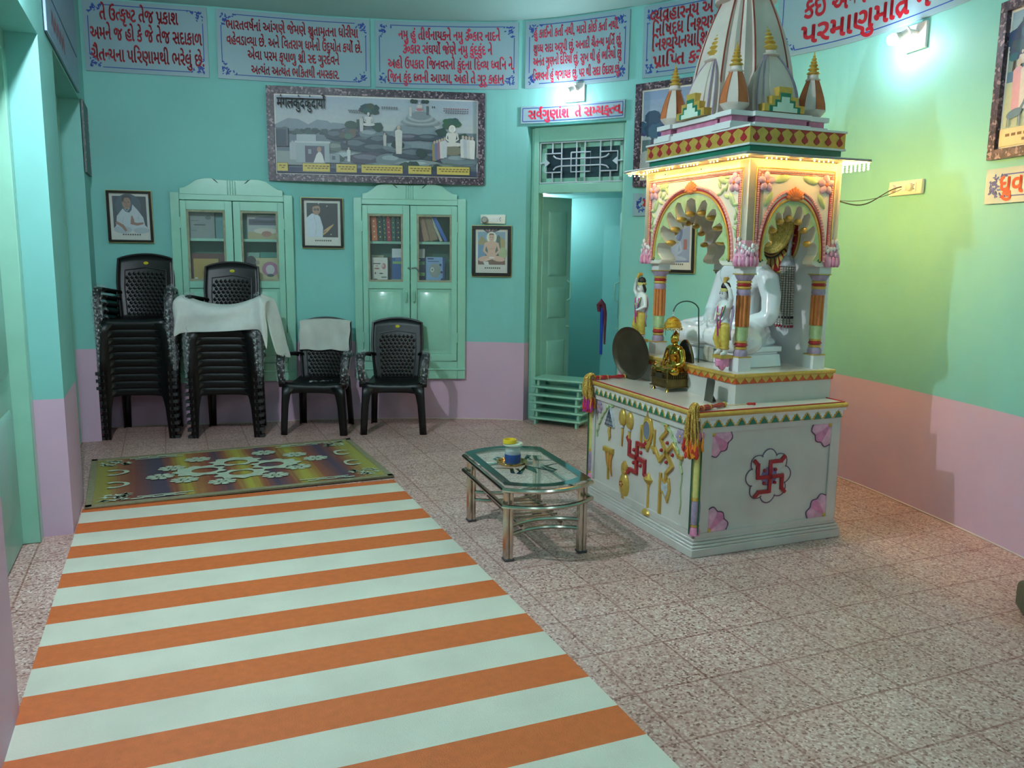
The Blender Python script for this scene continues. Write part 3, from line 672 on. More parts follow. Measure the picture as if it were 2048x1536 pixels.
# ---- framed portraits (flat, rigid)
m_glass = mat('picture_glass', (235, 240, 240), .06, var=0, alpha=.06, spec=.5)
m_fr_dark = mat('dark_frame_wood', (34, 28, 24), .3, var=.2, scale=30); m_fr_gold = mat('gold_frame_edge', (196, 176, 110), .35, metal=.6, var=.1)
def portrait(label, s0, s1, z0, z1, draw, fw=.02, mat_w=.022, tilt=.03, foot=.05, name='framed_portrait'):
    global p, X, Zh
    c, w, hh = (s0 + s1) / 2, s1 - s0, z1 - z0; zc = (z0 + z1) / 2
    M = Matrix.Translation(wp(c, zc, .012 + hh * .5 * tilt)) @ Rz(wrz(c)) @ Matrix.Rotation(tilt, 4, 'X')
    root = thing(name, label, 'picture', M=M)
    f = MB(); frame_mesh(f, -w / 2, w / 2, -hh / 2, hh / 2, fw, -.024, 0); f.build('frame', m_fr_dark, root, bevel=.003)
    f = MB(); frame_mesh(f, -w / 2 - .004, w / 2 + .004, -hh / 2 - .004, hh / 2 + .004, .006, -.018, -.002); f.build('gilt_edge', m_fr_gold, root)
    p = Pic(); X = w / 2 - fw; Zh = hh / 2 - fw
    p.rect(-X, X, -Zh, Zh, (206, 208, 200)); X -= mat_w; Zh -= mat_w
    lift = foot / 2
    p.v = []; p.f = []; p.mi = []; p.sm = []; p.k = 0
    p.rect(-X - mat_w, X + mat_w, -Zh - mat_w, Zh + mat_w, (206, 208, 200))
    Zk = Zh; Zh = (2 * Zk - foot) / 2; mark = len(p.v)
    draw(p, random.Random(3))
    p.v = p.v[:mark] + [(q[0], q[1], q[2] + foot / 2) for q in p.v[mark:]]
    xx = -X * .5
    while xx < X * .6: p.rect(xx, xx + .012, -Zk + foot * .3, -Zk + foot * .3 + .012, (60, 58, 58)); xx += .018
    p.v = [(q[0], q[1] - .008, q[2]) for q in p.v]; p.build('print', p.mats(), root, recalc=False)
    g = MB(); g.bb(-w / 2 + fw * .5, w / 2 - fw * .5, -.0215, -.0205, -hh / 2 + fw * .5, hh / 2 - fw * .5); g.build('glass', m_glass, root)
    return root
def in_white(p, rnd):
    p.rect(-X, X, -Zh, Zh, (30, 50, 66)); p.ell(-.01, .06, .1, .1, (52, 76, 92))
    wh = (188, 200, 208); w2_ = (166, 180, 190)
    p.poly([(-X, -Zh), (X, -Zh), (X, -.11), (.11, -.09), (.1, -.03), (.06, .03), (.022, .075), (.014, .03), (-.004, .008), (-.03, .015), (-.052, .04), (-.1, -.02), (-.11, -.1), (-X, -.12)], wh)
    p.ell(-.06, -.13, .07, .03, w2_); p.ell(.08, -.135, .06, .025, w2_)
    p.ell(-.022, .085, .034, .05, (150, 118, 102)); p.poly([(-.058, .1), (-.052, .14), (-.02, .15), (.012, .14), (.016, .105), (.0, .128), (-.035, .126), (-.046, .09)], (40, 38, 40))
    for d in (-.034, -.006): p.ell(d, .092, .006, .003, (50, 40, 38))
    p.line([(-.03, .06), (-.012, .059)], .003, (110, 70, 66)); p.line([(-.021, .09), (-.017, .074), (-.024, .073)], .003, (120, 90, 80))
    p.line([(-.04, .04), (-.02, .02), (.0, .045)], .006, w2_); p.line([(-.11, -.07), (-.06, -.1), (-.035, -.14)], [.022, .024, .02], (150, 104, 88)); p.line([(.1, -.075), (.05, -.085), (.015, -.075)], [.014, .022, .024], (150, 104, 88)); p.poly([(.0, -.085), (.028, -.085), (.03, -.05), (.018, -.015), (.008, -.02), (.004, -.05)], (150, 104, 88)); p.line([(-.05, -.03), (-.06, -.08)], .006, w2_); p.line([(.07, 0), (.06, -.05)], .006, w2_)
def in_profile(p, rnd):
    p.rect(-X, X, -Zh, Zh, (26, 34, 46))
    wh = (196, 208, 222)
    p.poly([(-X, -Zh), (.0, -Zh), (.005, -.06), (-.02, .03), (-.05, .055), (-.09, .055), (-X, .02)], wh); p.line([(-.07, .04), (-.05, -.04), (-.06, -.12)], .005, (170, 184, 200))
    p.ell(-.064, .098, .036, .044, (44, 40, 42)); p.ell(-.05, .088, .034, .046, (168, 128, 110)); p.poly([(-.086, .11), (-.07, .138), (-.04, .142), (-.022, .122), (-.05, .12)], (44, 40, 42)); p.poly([(-.025, .09), (-.012, .074), (-.026, .07)], (150, 112, 96))
    p.rect(-.068, -.052, .08, .1, (40, 40, 44)); p.rect(-.065, -.055, .087, .097, (150, 126, 114)); p.rect(-.046, -.028, .08, .1, (40, 40, 44)); p.rect(-.046, -.034, .087, .095, (140, 120, 110)); p.line([(-.08, .092), (-.03, .092)], .003, (40, 40, 44)); p.line([(-.04, .06), (-.024, .06)], .003, (110, 70, 62))
    p.poly([(.0, -.13), (.04, -.1), (.09, -.045), (.096, -.03), (.06, -.05), (.01, -.085)], (196, 160, 110)); p.poly([(.0, -.115), (.03, -.1), (.034, -.085), (.01, -.09)], (150, 110, 92))
    for x, z in ((-.03, .14), (.04, .12), (.07, -.12)): p.ell(x, z, .004, .004, (220, 224, 230))
def monk(p, rnd):
    p.rect(-X, X, -Zh, Zh, (126, 160, 184)); p.rect(-X, X, -Zh, .05, (70, 96, 84)); p.poly([(-X, .05), (-.09, .11), (-.04, .06), (-.02, .03), (-X, .0)], (150, 140, 96)); p.poly([(.03, .04), (.08, .1), (X, .07), (X, .0), (.03, 0)], (160, 146, 92))
    p.poly([(.035, .0), (.045, .1), (.06, .12), (.075, .1), (.08, 0)], (52, 92, 76)); p.rect(-X, -.055, -.09, .03, (96, 138, 180)); p.ell(.1, -.04, .04, .05, (160, 180, 130)); p.rect(-X, X, -Zh, -.1, (110, 80, 62))
    for k in range(5): p.line([(-.02, .13), (-.07 + k * .035, .165)], .014, [(40, 50, 70), (150, 60, 66)][k % 2])
    sk_ = (206, 170, 150)
    p.ell(0, .095, .045, .05, (226, 226, 206)); p.ell(0, .092, .024, .034, sk_); p.poly([(-.022, .105), (-.018, .128), (.018, .128), (.022, .105), (.014, .118), (-.014, .118)], (70, 60, 58))
    p.line([(-.014, .096), (-.004, .096)], .004, (50, 44, 44)); p.line([(.004, .096), (.014, .096)], .004, (50, 44, 44)); p.line([(-.006, .074), (.006, .074)], .003, (150, 70, 66))
    p.poly([(-.055, .05), (-.012, .065), (.012, .065), (.055, .05), (.034, -.02), (.034, -.08), (-.034, -.08), (-.034, -.02)], sk_); p.line([(-.05, .045), (-.068, -.02), (-.02, -.07)], [.024, .02, .018], sk_); p.line([(.05, .045), (.068, -.02), (.02, -.07)], [.024, .02, .018], sk_)
    p.ell(-.06, -.09, .06, .024, sk_, rot=.15); p.ell(.06, -.09, .06, .024, sk_, rot=-.15); p.line([(-.06, -.105), (.03, -.08)], .016, (222, 186, 166)); p.rect(-.02, .02, -.085, -.074, (224, 226, 226)); p.poly([(-.075, -.115), (-.03, -.115), (-.02, -.145), (-.06, -.15)], (206, 210, 206)); p.line([(-.03, -.004), (.03, -.004)], .003, (170, 130, 112))
def blue_saint(p, rnd):
    p.rect(-X, X, -Zh, Zh, (124, 146, 184)); p.ell(-.01, .08, .085, .1, (74, 92, 140)); p.ell(-.01, .075, .06, .075, (100, 120, 168)); p.poly([(-.08, .12), (-.03, .18), (.05, .16), (.06, .13), (0, .11)], (70, 88, 136))
    b_ = (150, 170, 204); p.ell(-.01, .07, .034, .045, b_); fig_sit(p, -.01, -.15, .3, b_); p.ell(-.01, .07, .034, .045, b_); p.rect(-X, X, -Zh, -.15, (96, 116, 160)); p.line([(-.02, .075), (-.01, .077)], .004, (60, 76, 120)); p.line([(.0, .077), (.01, .075)], .004, (60, 76, 120)); p.line([(-.014, .048), (-.002, .048)], .003, (80, 96, 140)); p.rect(.085, .115, -.05, .03, (150, 80, 80)); p.ell(.08, .14, .04, .03, (150, 160, 190))
portrait('framed portrait of a bare-headed person in white robes above the tallest chair stack', .931, 1.27, 1.552, 1.965, in_white, tilt=.04)
portrait('framed portrait of a person in glasses and white, holding a page, between the two cupboards', 2.465, 2.81, 1.527, 1.95, in_profile)
portrait('framed print of a haloed seated monk beneath the socket board left of the doorway', 3.942, 4.287, 1.298, 1.737, monk, fw=.03)
portrait('framed blue-toned seated saint seen through the front arch of the pavilion', 5.60, 5.967, 1.365, 1.78, blue_saint, fw=.024)
portrait('small dark picture in the near left recess at the left photo edge', 9.9, 10.1, 1.5, 1.8, blue_saint).matrix_world = Matrix.Translation(lw(-.12, 2.32, -.0) + LN * .0) @ Rz(LWRZ) @ Tm(-.9, RV + .06, 0)
# ================================================================ ELECTRIC
def socket_board(label, s, z, w, h, plugs):
    root = thing('switch_board', label, 'socket', Matrix.Translation(wp(s, z, .004)) @ Vector((0, 0, 0)), wrz(s))
    b = MB(); b.box((0, -.012, 0), (w, .024, h)); b.build('cover_plate', mat('ivory_plastic', (224, 224, 212), .3, var=.02), root, bevel=.004)
    k = MB(); k.box((.0, -.026, 0), (w * .7, .004, h * .6)); k.build('module_strip', m_white, root, bevel=.001)
    q = MB()
    for i in (-1, 0, 1): q.box((w * .12 + i * w * .09, -.03, .0), (w * .07, .006, h * .42), M=Matrix.Rotation(.0, 4, 'X'))
    q.build('rocker_switch', m_white, root, bevel=.0015)
    q = MB()
    for dx, dz in ((.3, .012), (.3, -.012), (.27, 0)): q.lathe([(.0, -.001), (.004, -.001), (.004, 0), (0, 0)], 8, M=Tm(w * dx, -.0285, dz) @ Matrix.Rotation(pi / 2, 4, 'X'))
    q.build('socket_hole', m_black, root)
    return root
sw1 = socket_board('white socket board with a grey plug-in above the haloed monk print', 4.124, 1.795, .22, .078, 0)
q = MB(); M = Tm(-.07, -.03, -.008) @ Matrix.Rotation(-.6, 4, 'Y') @ Matrix.Rotation(pi / 2, 4, 'X')
q.lathe([(0, -.01), (.026, -.01), (.03, 0), (.03, .03), (.02, .045), (0, .045)], 16, M=M); 
o = q.build('night_lamp', mat('grey_plug', (150, 152, 146), .4), None); tag(o, 'grey round plug-in night lamp on the left socket board', 'plug', loc=wp(4.124, 1.795, .004), rz=wrz(4.124))
sw2 = socket_board('wide ivory socket board on the right wall with the pavilion cord plugged in', 7.73, 1.922, .285, .085, 2)
cordm = mat('twisted_dark_cord', (64, 56, 50), .6, var=.2)
base = wp(7.73, 1.922, .03)
q = MB()
for dx in (-.09, .06):
    c_ = Vector((dx, -.03, 0)); q.lathe([(0, -.012), (.022, -.012), (.024, 0), (.022, .018), (.01, .026), (0, .026)], 14, M=Tm(*c_) @ Matrix.Rotation(pi / 2, 4, 'X'))
o = q.build('power_plug', mat('ivory_plug', (212, 210, 200), .35)); tag(o, 'pair of round ivory plugs in the right wall socket board', 'plug', loc=wp(7.73, 1.922, .004), rz=wrz(7.73))
# ---- wall bulbs on square wooden plates
m_bulb = mat('bright_bulb', (236, 244, 255), .4, var=0, emit=52 * BULB_W)
m_bulb2 = mat('bright_bulb_far', (236, 244, 255), .4, var=0, emit=720 * BULB_W)
m_bulb3 = mat('assumed_rear_bulb', (236, 244, 255), .4, var=0, emit=135 * BULB_W)
def wall_bulb(label, s, z, M=None, bm_=None):
    root = thing('wall_lamp', label, 'lamp', wp(s, z), wrz(s))
    if M is not None: root.matrix_world = M
    b = MB(); b.box((.05, -.011, .03), (.17, .02, .15)); b.build('mounting_plate', mat('white_laminate', (214, 212, 212), .4, var=.03), root, bevel=.003)
    d = Vector((-.45, -.75, -.45)).normalized(); o0 = Vector((.06, -.07, .06)); s_ = MB(); s_.tube([(.07, -.02, .05), o0 + d * .005], .014, 8); s_.build('lamp_arm', m_white, root)
    h = MB(); q = d.to_track_quat('Z', 'Y').to_matrix().to_4x4(); 
    h.lathe([(0, 0), (.03, 0), (.03, .008), (.019, .012), (.019, .045), (.022, .05), (.0, .05)], 16, M=Matrix.Translation(o0) @ q)
    h.build('lamp_holder', m_white, root)
    g = MB(); g.lathe([(.0, .04), (.017, .04), (.02, .055), (.026, .07), (.026, .078)], 18, M=Matrix.Translation(o0) @ q); g.build('bulb_base', m_white, root)
    g = MB(); g.lathe([(.026, .078), (.031, .09), (.033, .102), (.031, .114), (.024, .125), (.013, .132), (0, .134)], 20, M=Matrix.Translation(o0) @ q)
    g.build('bulb', bm_ or m_bulb, root)
    return root
wall_bulb('glowing bulb on a square plate above the doorway sign', 4.80, 2.80)
wall_bulb('glowing bulb on a square plate on the right wall under the longest sign', 7.655, 2.765)
wall_bulb('glowing bulb on a plate high on the left wall before the near recess', 0, 0, Matrix.Translation(lw(-1.2, 2.85, 0)) @ Rz(LWRZ), m_bulb2)
wall_bulb('assumed unseen bulb on a plate on the right wall beside the camera', 0, 0, Matrix.Translation((2.55, .3, 2.75)) @ Rz(-pi / 2), m_bulb3)  # unseen bulb, assumed here and added to light the foreground
wall_bulb('assumed unseen bulb on a plate on the wall behind the camera', 0, 0, Matrix.Translation((.3, -1.99, 2.75)) @ Rz(pi), m_bulb3)  # another assumed bulb out of view, added as fill from behind
wall_bulb('added unseen fill bulb high on the wall inside the alcove behind the doorway', 0, 0, Matrix.Translation(dl) @ Rz(DRZ) @ Tm(-.449, .95, 1.9) @ Rz(pi / 2), mat('alcove_fill_bulb', (236, 244, 255), .4, var=0, emit=45))  # unseen lamp added to brighten the alcove walls
# ================================================================ CUPBOARDS
m_putty = mat('dried_putty', (150, 152, 128), .7, var=.15, scale=30, bump=.3, bscale=120)
m_cglass = mat('cupboard_glass', (215, 235, 230), .04, var=0, alpha=.05, spec=.5)
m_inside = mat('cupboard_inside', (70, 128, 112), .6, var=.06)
def cupboard(label, sc, sa, sb):
    off = .045
    root = thing('wall_cupboard', label, 'cupboard', wp(sc, 0, off), wrz(sc)); hw = (sb - sa) / 2
    f = MB(); y0, y1 = -.012, .06
    f.bb(-hw, -.415, y0, y1, .375, 1.965); f.bb(.415, hw, y0, y1, .375, 1.965); f.bb(-.416, .416, y0, y1, 1.905, 1.965); f.bb(-.416, .416, y0, y1, .375, .535); f.bb(-hw, hw, y0 - .012, y0 + .01, .455, .468)
    f.build('frame', m_paint, root, bevel=.004)
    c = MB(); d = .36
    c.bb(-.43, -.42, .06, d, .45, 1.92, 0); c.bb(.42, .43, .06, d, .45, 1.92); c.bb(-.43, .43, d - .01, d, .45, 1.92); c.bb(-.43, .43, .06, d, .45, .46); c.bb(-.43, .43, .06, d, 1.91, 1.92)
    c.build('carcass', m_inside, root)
    for z in (1.222, 1.572):
        s = MB(); s.bb(-.42, .42, .075, d - .01, z, z + .022); s.build('shelf', m_paint, root)
    # crest
    prof = [(-.41, 1.95), (-.41, 2.0), (-.37, 2.005), (-.33, 2.03), (-.28, 2.068), (-.22, 2.083), (-.15, 2.086), (-.12, 2.075), (0, 2.072), (.12, 2.075), (.15, 2.086), (.22, 2.083), (.28, 2.068), (.33, 2.03), (.37, 2.005), (.41, 2.0), (.41, 1.95)]
    c = MB(); c.prism(prof, y0 - .004, y1 - .02); 
    for i in (-1.5, -.5, .5, 1.5): c.tube([(i * .02, y0 - .004, 1.955), (i * .02, y0 - .004, 2.068)], .006, 6)
    c.build('crest', m_paint, root, bevel=.003)
    k = MB()
    for sx in (-1, 1): k.prism([(sx * .13, 2.074), (sx * .155, 2.085), (sx * .115, 2.05), (sx * .1, 2.045)], y0 - .006, y0 + .01)
    k.build('crest_notch', mat('dark_notch', (40, 74, 68), .7), root)
    for sx in (-1, 1):
        D = MB(); yd = -.02; th = .03
        xa, xb = (-.412, -.003) if sx < 0 else (.003, .412); ga, gb = (-.365, -.06) if sx < 0 else (.06, .365)
        D.bb(xa, ga, yd, yd + th, .54, 1.90); D.bb(gb, xb, yd, yd + th, .54, 1.90); D.bb(ga, gb, yd, yd + th, 1.825, 1.90); D.bb(ga, gb, yd, yd + th, 1.18, 1.24); D.bb(ga, gb, yd, yd + th, .54, .60)
        D.bb(ga, gb, yd + .014, yd + .022, .6, 1.18)
        z0, z1 = .63, 1.15; a, b = ga + .025, gb - .025; yy = yd + .014
        D.add([(a, yy, z0), (b, yy, z0), (b, yy, z1), (a, yy, z1), (a + .035, yy - .016, z0 + .035), (b - .035, yy - .016, z0 + .035), (b - .035, yy - .016, z1 - .035), (a + .035, yy - .016, z1 - .035)], [(4, 5, 6, 7), (0, 1, 5, 4), (1, 2, 6, 5), (2, 3, 7, 6), (3, 0, 4, 7)])
        do = D.build('door', m_paint, root, bevel=.003)
        P = MB(); frame_mesh(P, ga, gb, 1.24, 1.825, .018, yd + .004, yd + .02); P.build('putty', m_putty, do)
        G = MB(); G.bb(ga + .006, gb - .006, yd + .012, yd + .015, 1.246, 1.819); G.build('glass_pane', m_cglass, do)
        H = MB(); hx = sx * .035; H.tube([(hx, yd, 1.06), (hx, yd - .03, 1.075), (hx, yd - .034, 1.11), (hx, yd - .03, 1.145), (hx, yd, 1.16)], .0075, 8); H.build('handle', m_paint, do)
        L = MB()
        for z in (.75, 1.72): L.box((sx * .412, yd - .003, z), (.012, .012, .09))
        L.build('hinge', m_paint, do)
    L = MB(); L.tube([(-.02, -.03, 1.36), (-.01, -.035, 1.37), (.0, -.035, 1.36), (-.008, -.03, 1.352), (-.02, -.03, 1.36)], .004, 6); L.tube([(.012, -.032, 1.362), (.05, -.034, 1.366), (.08, -.034, 1.33), (.085, -.03, 1.32)], .006, 6)
    L.build('hasp', mat('dull_steel', (120, 130, 124), .4, metal=.8), root)
    return root
cupL = cupboard('mint green double-door wall cupboard behind the chair stacks', *CUP[0])
cupR = cupboard('mint green double-door wall cupboard with bound books, right of the portrait in glasses', *CUP[1])
# contents: local cupboard coordinates -> world
def incup(cup): return cup.matrix_basis.copy()
def item(cup, name, label, cat, mb, mats, x, y, z, rz=0., ry=0., group=None, **k):
    o = mb.build(name, mats, None, **k); o['label'] = label; o['category'] = cat
    if group: o['group'] = group
    o.matrix_world = Matrix.Translation(cup.location) @ Rz(cup.rotation_euler.z) @ Tm(x, y, z) @ Matrix.Rotation(ry, 4, 'Y') @ Rz(rz)
    return o
m_foil = mat('gilt_tooling', (214, 196, 130), .5)
m_page = mat('page_edges', (220, 210, 180), .8, var=.1)
def book(cup, label, x, z, w, h, d, rgb, lean=0., dots=5, group='bound books on the top shelf of the right cupboard', y=.16):
    b = MB(); t = .003
    b.bb(0, w, -d / 2, -d / 2 + t, 0, h, 0); b.bb(0, t, -d / 2, d / 2, 0, h, 0); b.bb(w - t, w, -d / 2, d / 2, 0, h, 0); b.bb(t, w - t, -d / 2 + t, d / 2 - .005, .004, h - .004, 2)
    for k in range(dots):
        zz = h * (.12 + .78 * k / max(1, dots - 1)); r = w * .16
        b.add([(w / 2 - r, -d / 2 - .0008, zz), (w / 2, -d / 2 - .0008, zz - r), (w / 2 + r, -d / 2 - .0008, zz), (w / 2, -d / 2 - .0008, zz + r)], [(0, 1, 2, 3)], 1)
    return item(cup, 'book', label, 'book', b, [mat('cloth_%d_%d_%d' % rgb, rgb, .55, var=.12, scale=40), m_foil, m_page], x, y, z, ry=lean, group=group, bevel=.0015)
zb = 1.594
xs = -.372
for lab, w, h, rgb, ln in (('dark maroon bound book at the left end of the top shelf', .032, .27, (62, 30, 40), -.04), ('orange-brown bound book with pale tooling, second on the top shelf', .052, .29, (190, 104, 62), -.05), ('broad dark green bound book beside the orange-brown one', .045, .28, (24, 62, 54), -.05), ('slim dark green bound book left of the red one', .03, .275, (22, 72, 60), -.05), ('bright red bound book among green ones on the top shelf', .038, .275, (156, 40, 62), -.05), ('green bound book just right of the red one', .036, .27, (26, 84, 74), -.04), ('dark teal bound book near the middle stile', .04, .27, (16, 54, 54), -.02), ('dark plum bound book behind the middle stile', .04, .265, (54, 36, 50), 0)):
    book(cupR, lab, xs, zb + .001, w, h, .2, rgb, ln, 6 if w > .03 else 7); xs += w + .0025
xs = .05
for lab, w, h, rgb, ln in (('brown bound book leaning at the left of the right-hand glass', .03, .25, (96, 62, 54), -.16), ('dark wine bound book leaning beside a brown one', .03, .25, (84, 42, 50), -.17), ('tan bound book with glossy wrapper leaning on the top shelf', .055, .245, (150, 118, 92), -.2), ('wide khaki bound book leaning in the right cupboard', .07, .25, (132, 112, 84), -.3), ('pale grey thin book leaning near a blue one', .022, .25, (164, 170, 158), -.42), ('bright blue book leaning at the far right end', .03, .24, (36, 92, 176), -.48)):
    book(cupR, lab, xs, zb + .001 + max(0, -sin(ln)) * w * 0 , w, h, .2, rgb, ln, 0); xs += w + .004 + (.012 if ln < -.25 else 0)
def carton(cup, label, x0, x1, z, h, rgb, deco=(), y=.14, d=.1, group=None, name='carton', rz=0.):
    b = MB(); b.bb(0, x1 - x0, -d / 2, d / 2, 0, h); ms = [mat('card_%d_%d_%d' % rgb, rgb, .5, var=.06, scale=20)]
    for i, (kind, u, v, ru, rv, c) in enumerate(deco):
        w = x1 - x0; yy = -d / 2 - .0006 - .0002 * i; ms.append(pm(c))
        pts = circ(u * w, v * h, ru * w, 16, rz=rv * h) if kind == 'e' else [((u - ru) * w, (v - rv) * h), ((u + ru) * w, (v - rv) * h), ((u + ru) * w, (v + rv) * h), ((u - ru) * w, (v + rv) * h)]
        b.add([(q[0], yy, q[1]) for q in pts], [tuple(range(len(pts)))], i + 1)
    return item(cup, name, label, 'box', b, ms, x0, y, z, rz=rz, group=group)
zl = 1.2445
D = (60, 60, 66)
carton(cupR, 'white printed carton with a pink oval on the lower shelf', -.34, -.205, zl, .205, (206, 208, 200), [('e', .75, .63, .14, .13, (178, 120, 124)), ('e', .7, .65, .07, .07, (206, 180, 176)), ('r', .3, .74, .24, .02, D), ('r', .3, .64, .08, .015, (150, 100, 100)), ('e', .3, .53, .18, .03, (150, 84, 84)), ('e', .58, .32, .14, .025, D), ('e', .2, .33, .04, .05, D), ('r', .76, .16, .17, .02, D), ('e', .2, .06, .14, .03, D)])
carton(cupR, 'dark grey carton standing behind the white printed carton', -.25, -.165, zl, .21, (66, 66, 76), y=.24)
carton(cupR, 'pale sheet-topped carton behind the white one', -.36, -.25, zl, .225, (176, 180, 150), y=.27, d=.08)
carton(cupR, 'tall blue carton with green bands in the left glass of the right cupboard', -.165, -.02, zl, .285, (44, 88, 150), [('r', .5, .86, .5, .14, (196, 204, 206)), ('e', .7, .86, .16, .09, (40, 84, 150)), ('r', .3, .57, .26, .04, (120, 168, 100)), ('r', .45, .03, .5, .03, (120, 168, 160)), ('r', .5, .68, .3, .05, (86, 120, 170))])
carton(cupR, 'navy carton with green stripes left of the light blue one', .03, .125, zl, .285, (22, 44, 84), [('r', .5, .86, .5, .14, (150, 160, 156)), ('r', .5, .56, .5, .05, (70, 128, 92)), ('r', .5, .22, .5, .05, (96, 150, 92)), ('e', .5, .66, .08, .02, (200, 206, 206))])
carton(cupR, 'light blue product carton with a grey round picture', .135, .30, zl, .215, (124, 160, 206), [('r', .96, .5, .06, .5, (28, 58, 130)), ('e', .48, .45, .3, .3, (140, 152, 150)), ('e', .34, .48, .1, .1, (196, 204, 204)), ('e', .34, .48, .05, .05, (120, 130, 130)), ('r', .25, .93, .16, .025, (40, 60, 110)), ('r', .4, .82, .3, .015, (60, 84, 130)), ('e', .78, .68, .06, .05, D), ('e', .84, .38, .06, .05, D), ('e', .9, .08, .1, .06, (30, 50, 90))])
carton(cupR, 'teal block at the right end of the lower shelf', .31, .41, 1.2445, .195, (92, 160, 150), y=.26)
carton(cupL, 'grey paper package on the top left shelf of the left cupboard', -.36, -.155, zb, .215, (134, 148, 148), [('r', .42, .52, .22, .02, D), ('r', .25, .68, .16, .015, (110, 120, 120)), ('e', .76, .8, .12, .08, (90, 110, 108)), ('r', .2, .3, .1, .015, (110, 120, 120))])
carton(cupL, 'pale blue-green folder right of the grey package', -.15, -.085, zb, .19, (92, 150, 150), y=.17)
carton(cupL, 'boxed set with a dark crown-shaped band on the top right shelf', .11, .41, zb, .205, (166, 176, 176), [('r', .5, .15, .5, .15, (166, 160, 118)), ('e', .5, .34, .34, .12, (206, 204, 190)), ('e', .52, .22, .14, .12, (170, 120, 104)), ('r', .5, .7, .46, .12, (60, 66, 92)), ('r', .5, .71, .36, .03, (24, 26, 40)), ('e', .5, .86, .3, .07, (104, 112, 130))])
carton(cupL, 'teal folder standing left of the crown-band box', .07, .105, zb, .16, (80, 140, 130), y=.2)
carton(cupL, 'yellow framed picture box with a dark red border on the lower left shelf', -.35, -.08, zl, .225, (92, 46, 40), [('r', .42, .4, .37, .4, (176, 150, 72)), ('e', .5, .3, .2, .2, (160, 132, 66)), ('e', .12, .06, .05, .04, (226, 226, 220))])
carton(cupL, 'beige box with a pink flower ring on the lower right shelf', .115, .40, zl, .19, (190, 184, 140), [('e', .6, .5, .24, .34, (176, 120, 150)), ('e', .6, .48, .13, .22, (206, 204, 206)), ('e', .6, .22, .1, .07, (52, 84, 84)), ('e', .05, .8, .16, .3, (58, 52, 58)), ('e', .24, .8, .06, .1, (150, 140, 130))])
carton(cupL, 'teal box behind the beige flower box', .2, .40, zl, .24, (60, 142, 128), y=.27, d=.1)
carton(cupL, 'pale mint box behind the left end of the beige flower box', .09, .195, zl, .235, (130, 178, 165), y=.25, d=.08)
# ================================================================ CHAIRS
m_chair = mat('black_moulded_plastic', (13, 14, 16), .4, var=.12, scale=14, bump=.05, bscale=160)
m_wrap = mat('crumpled_cling_film', (205, 212, 216), .12, var=.1, scale=30, bump=.9, bscale=60, alpha=.2, spec=1.)
nt = m_wrap.node_tree; _b = nt.nodes['Principled BSDF']; _n = nt.nodes.new('ShaderNodeTexNoise'); _n.inputs['Scale'].default_value = 55; _n.inputs['Detail'].default_value = 5
_t = nt.nodes.new('ShaderNodeTexCoord'); nt.links.new(_t.outputs['Object'], _n.inputs['Vector']); _r = nt.nodes.new('ShaderNodeValToRGB')
_r.color_ramp.elements[0].position = .5; _r.color_ramp.elements[0].color = (.03, .03, .03, 1); _r.color_ramp.elements[1].position = .7; _r.color_ramp.elements[1].color = (.6, .6, .6, 1)
nt.links.new(_n.outputs['Fac'], _r.inputs[0]); nt.links.new(_r.outputs[0], _b.inputs['Alpha'])
m_foot = mat('grey_leg_pad', (46, 46, 48), .5, var=.2, scale=30)
m_badge = mat('yellow_badge', (206, 196, 40), .3, var=.04)
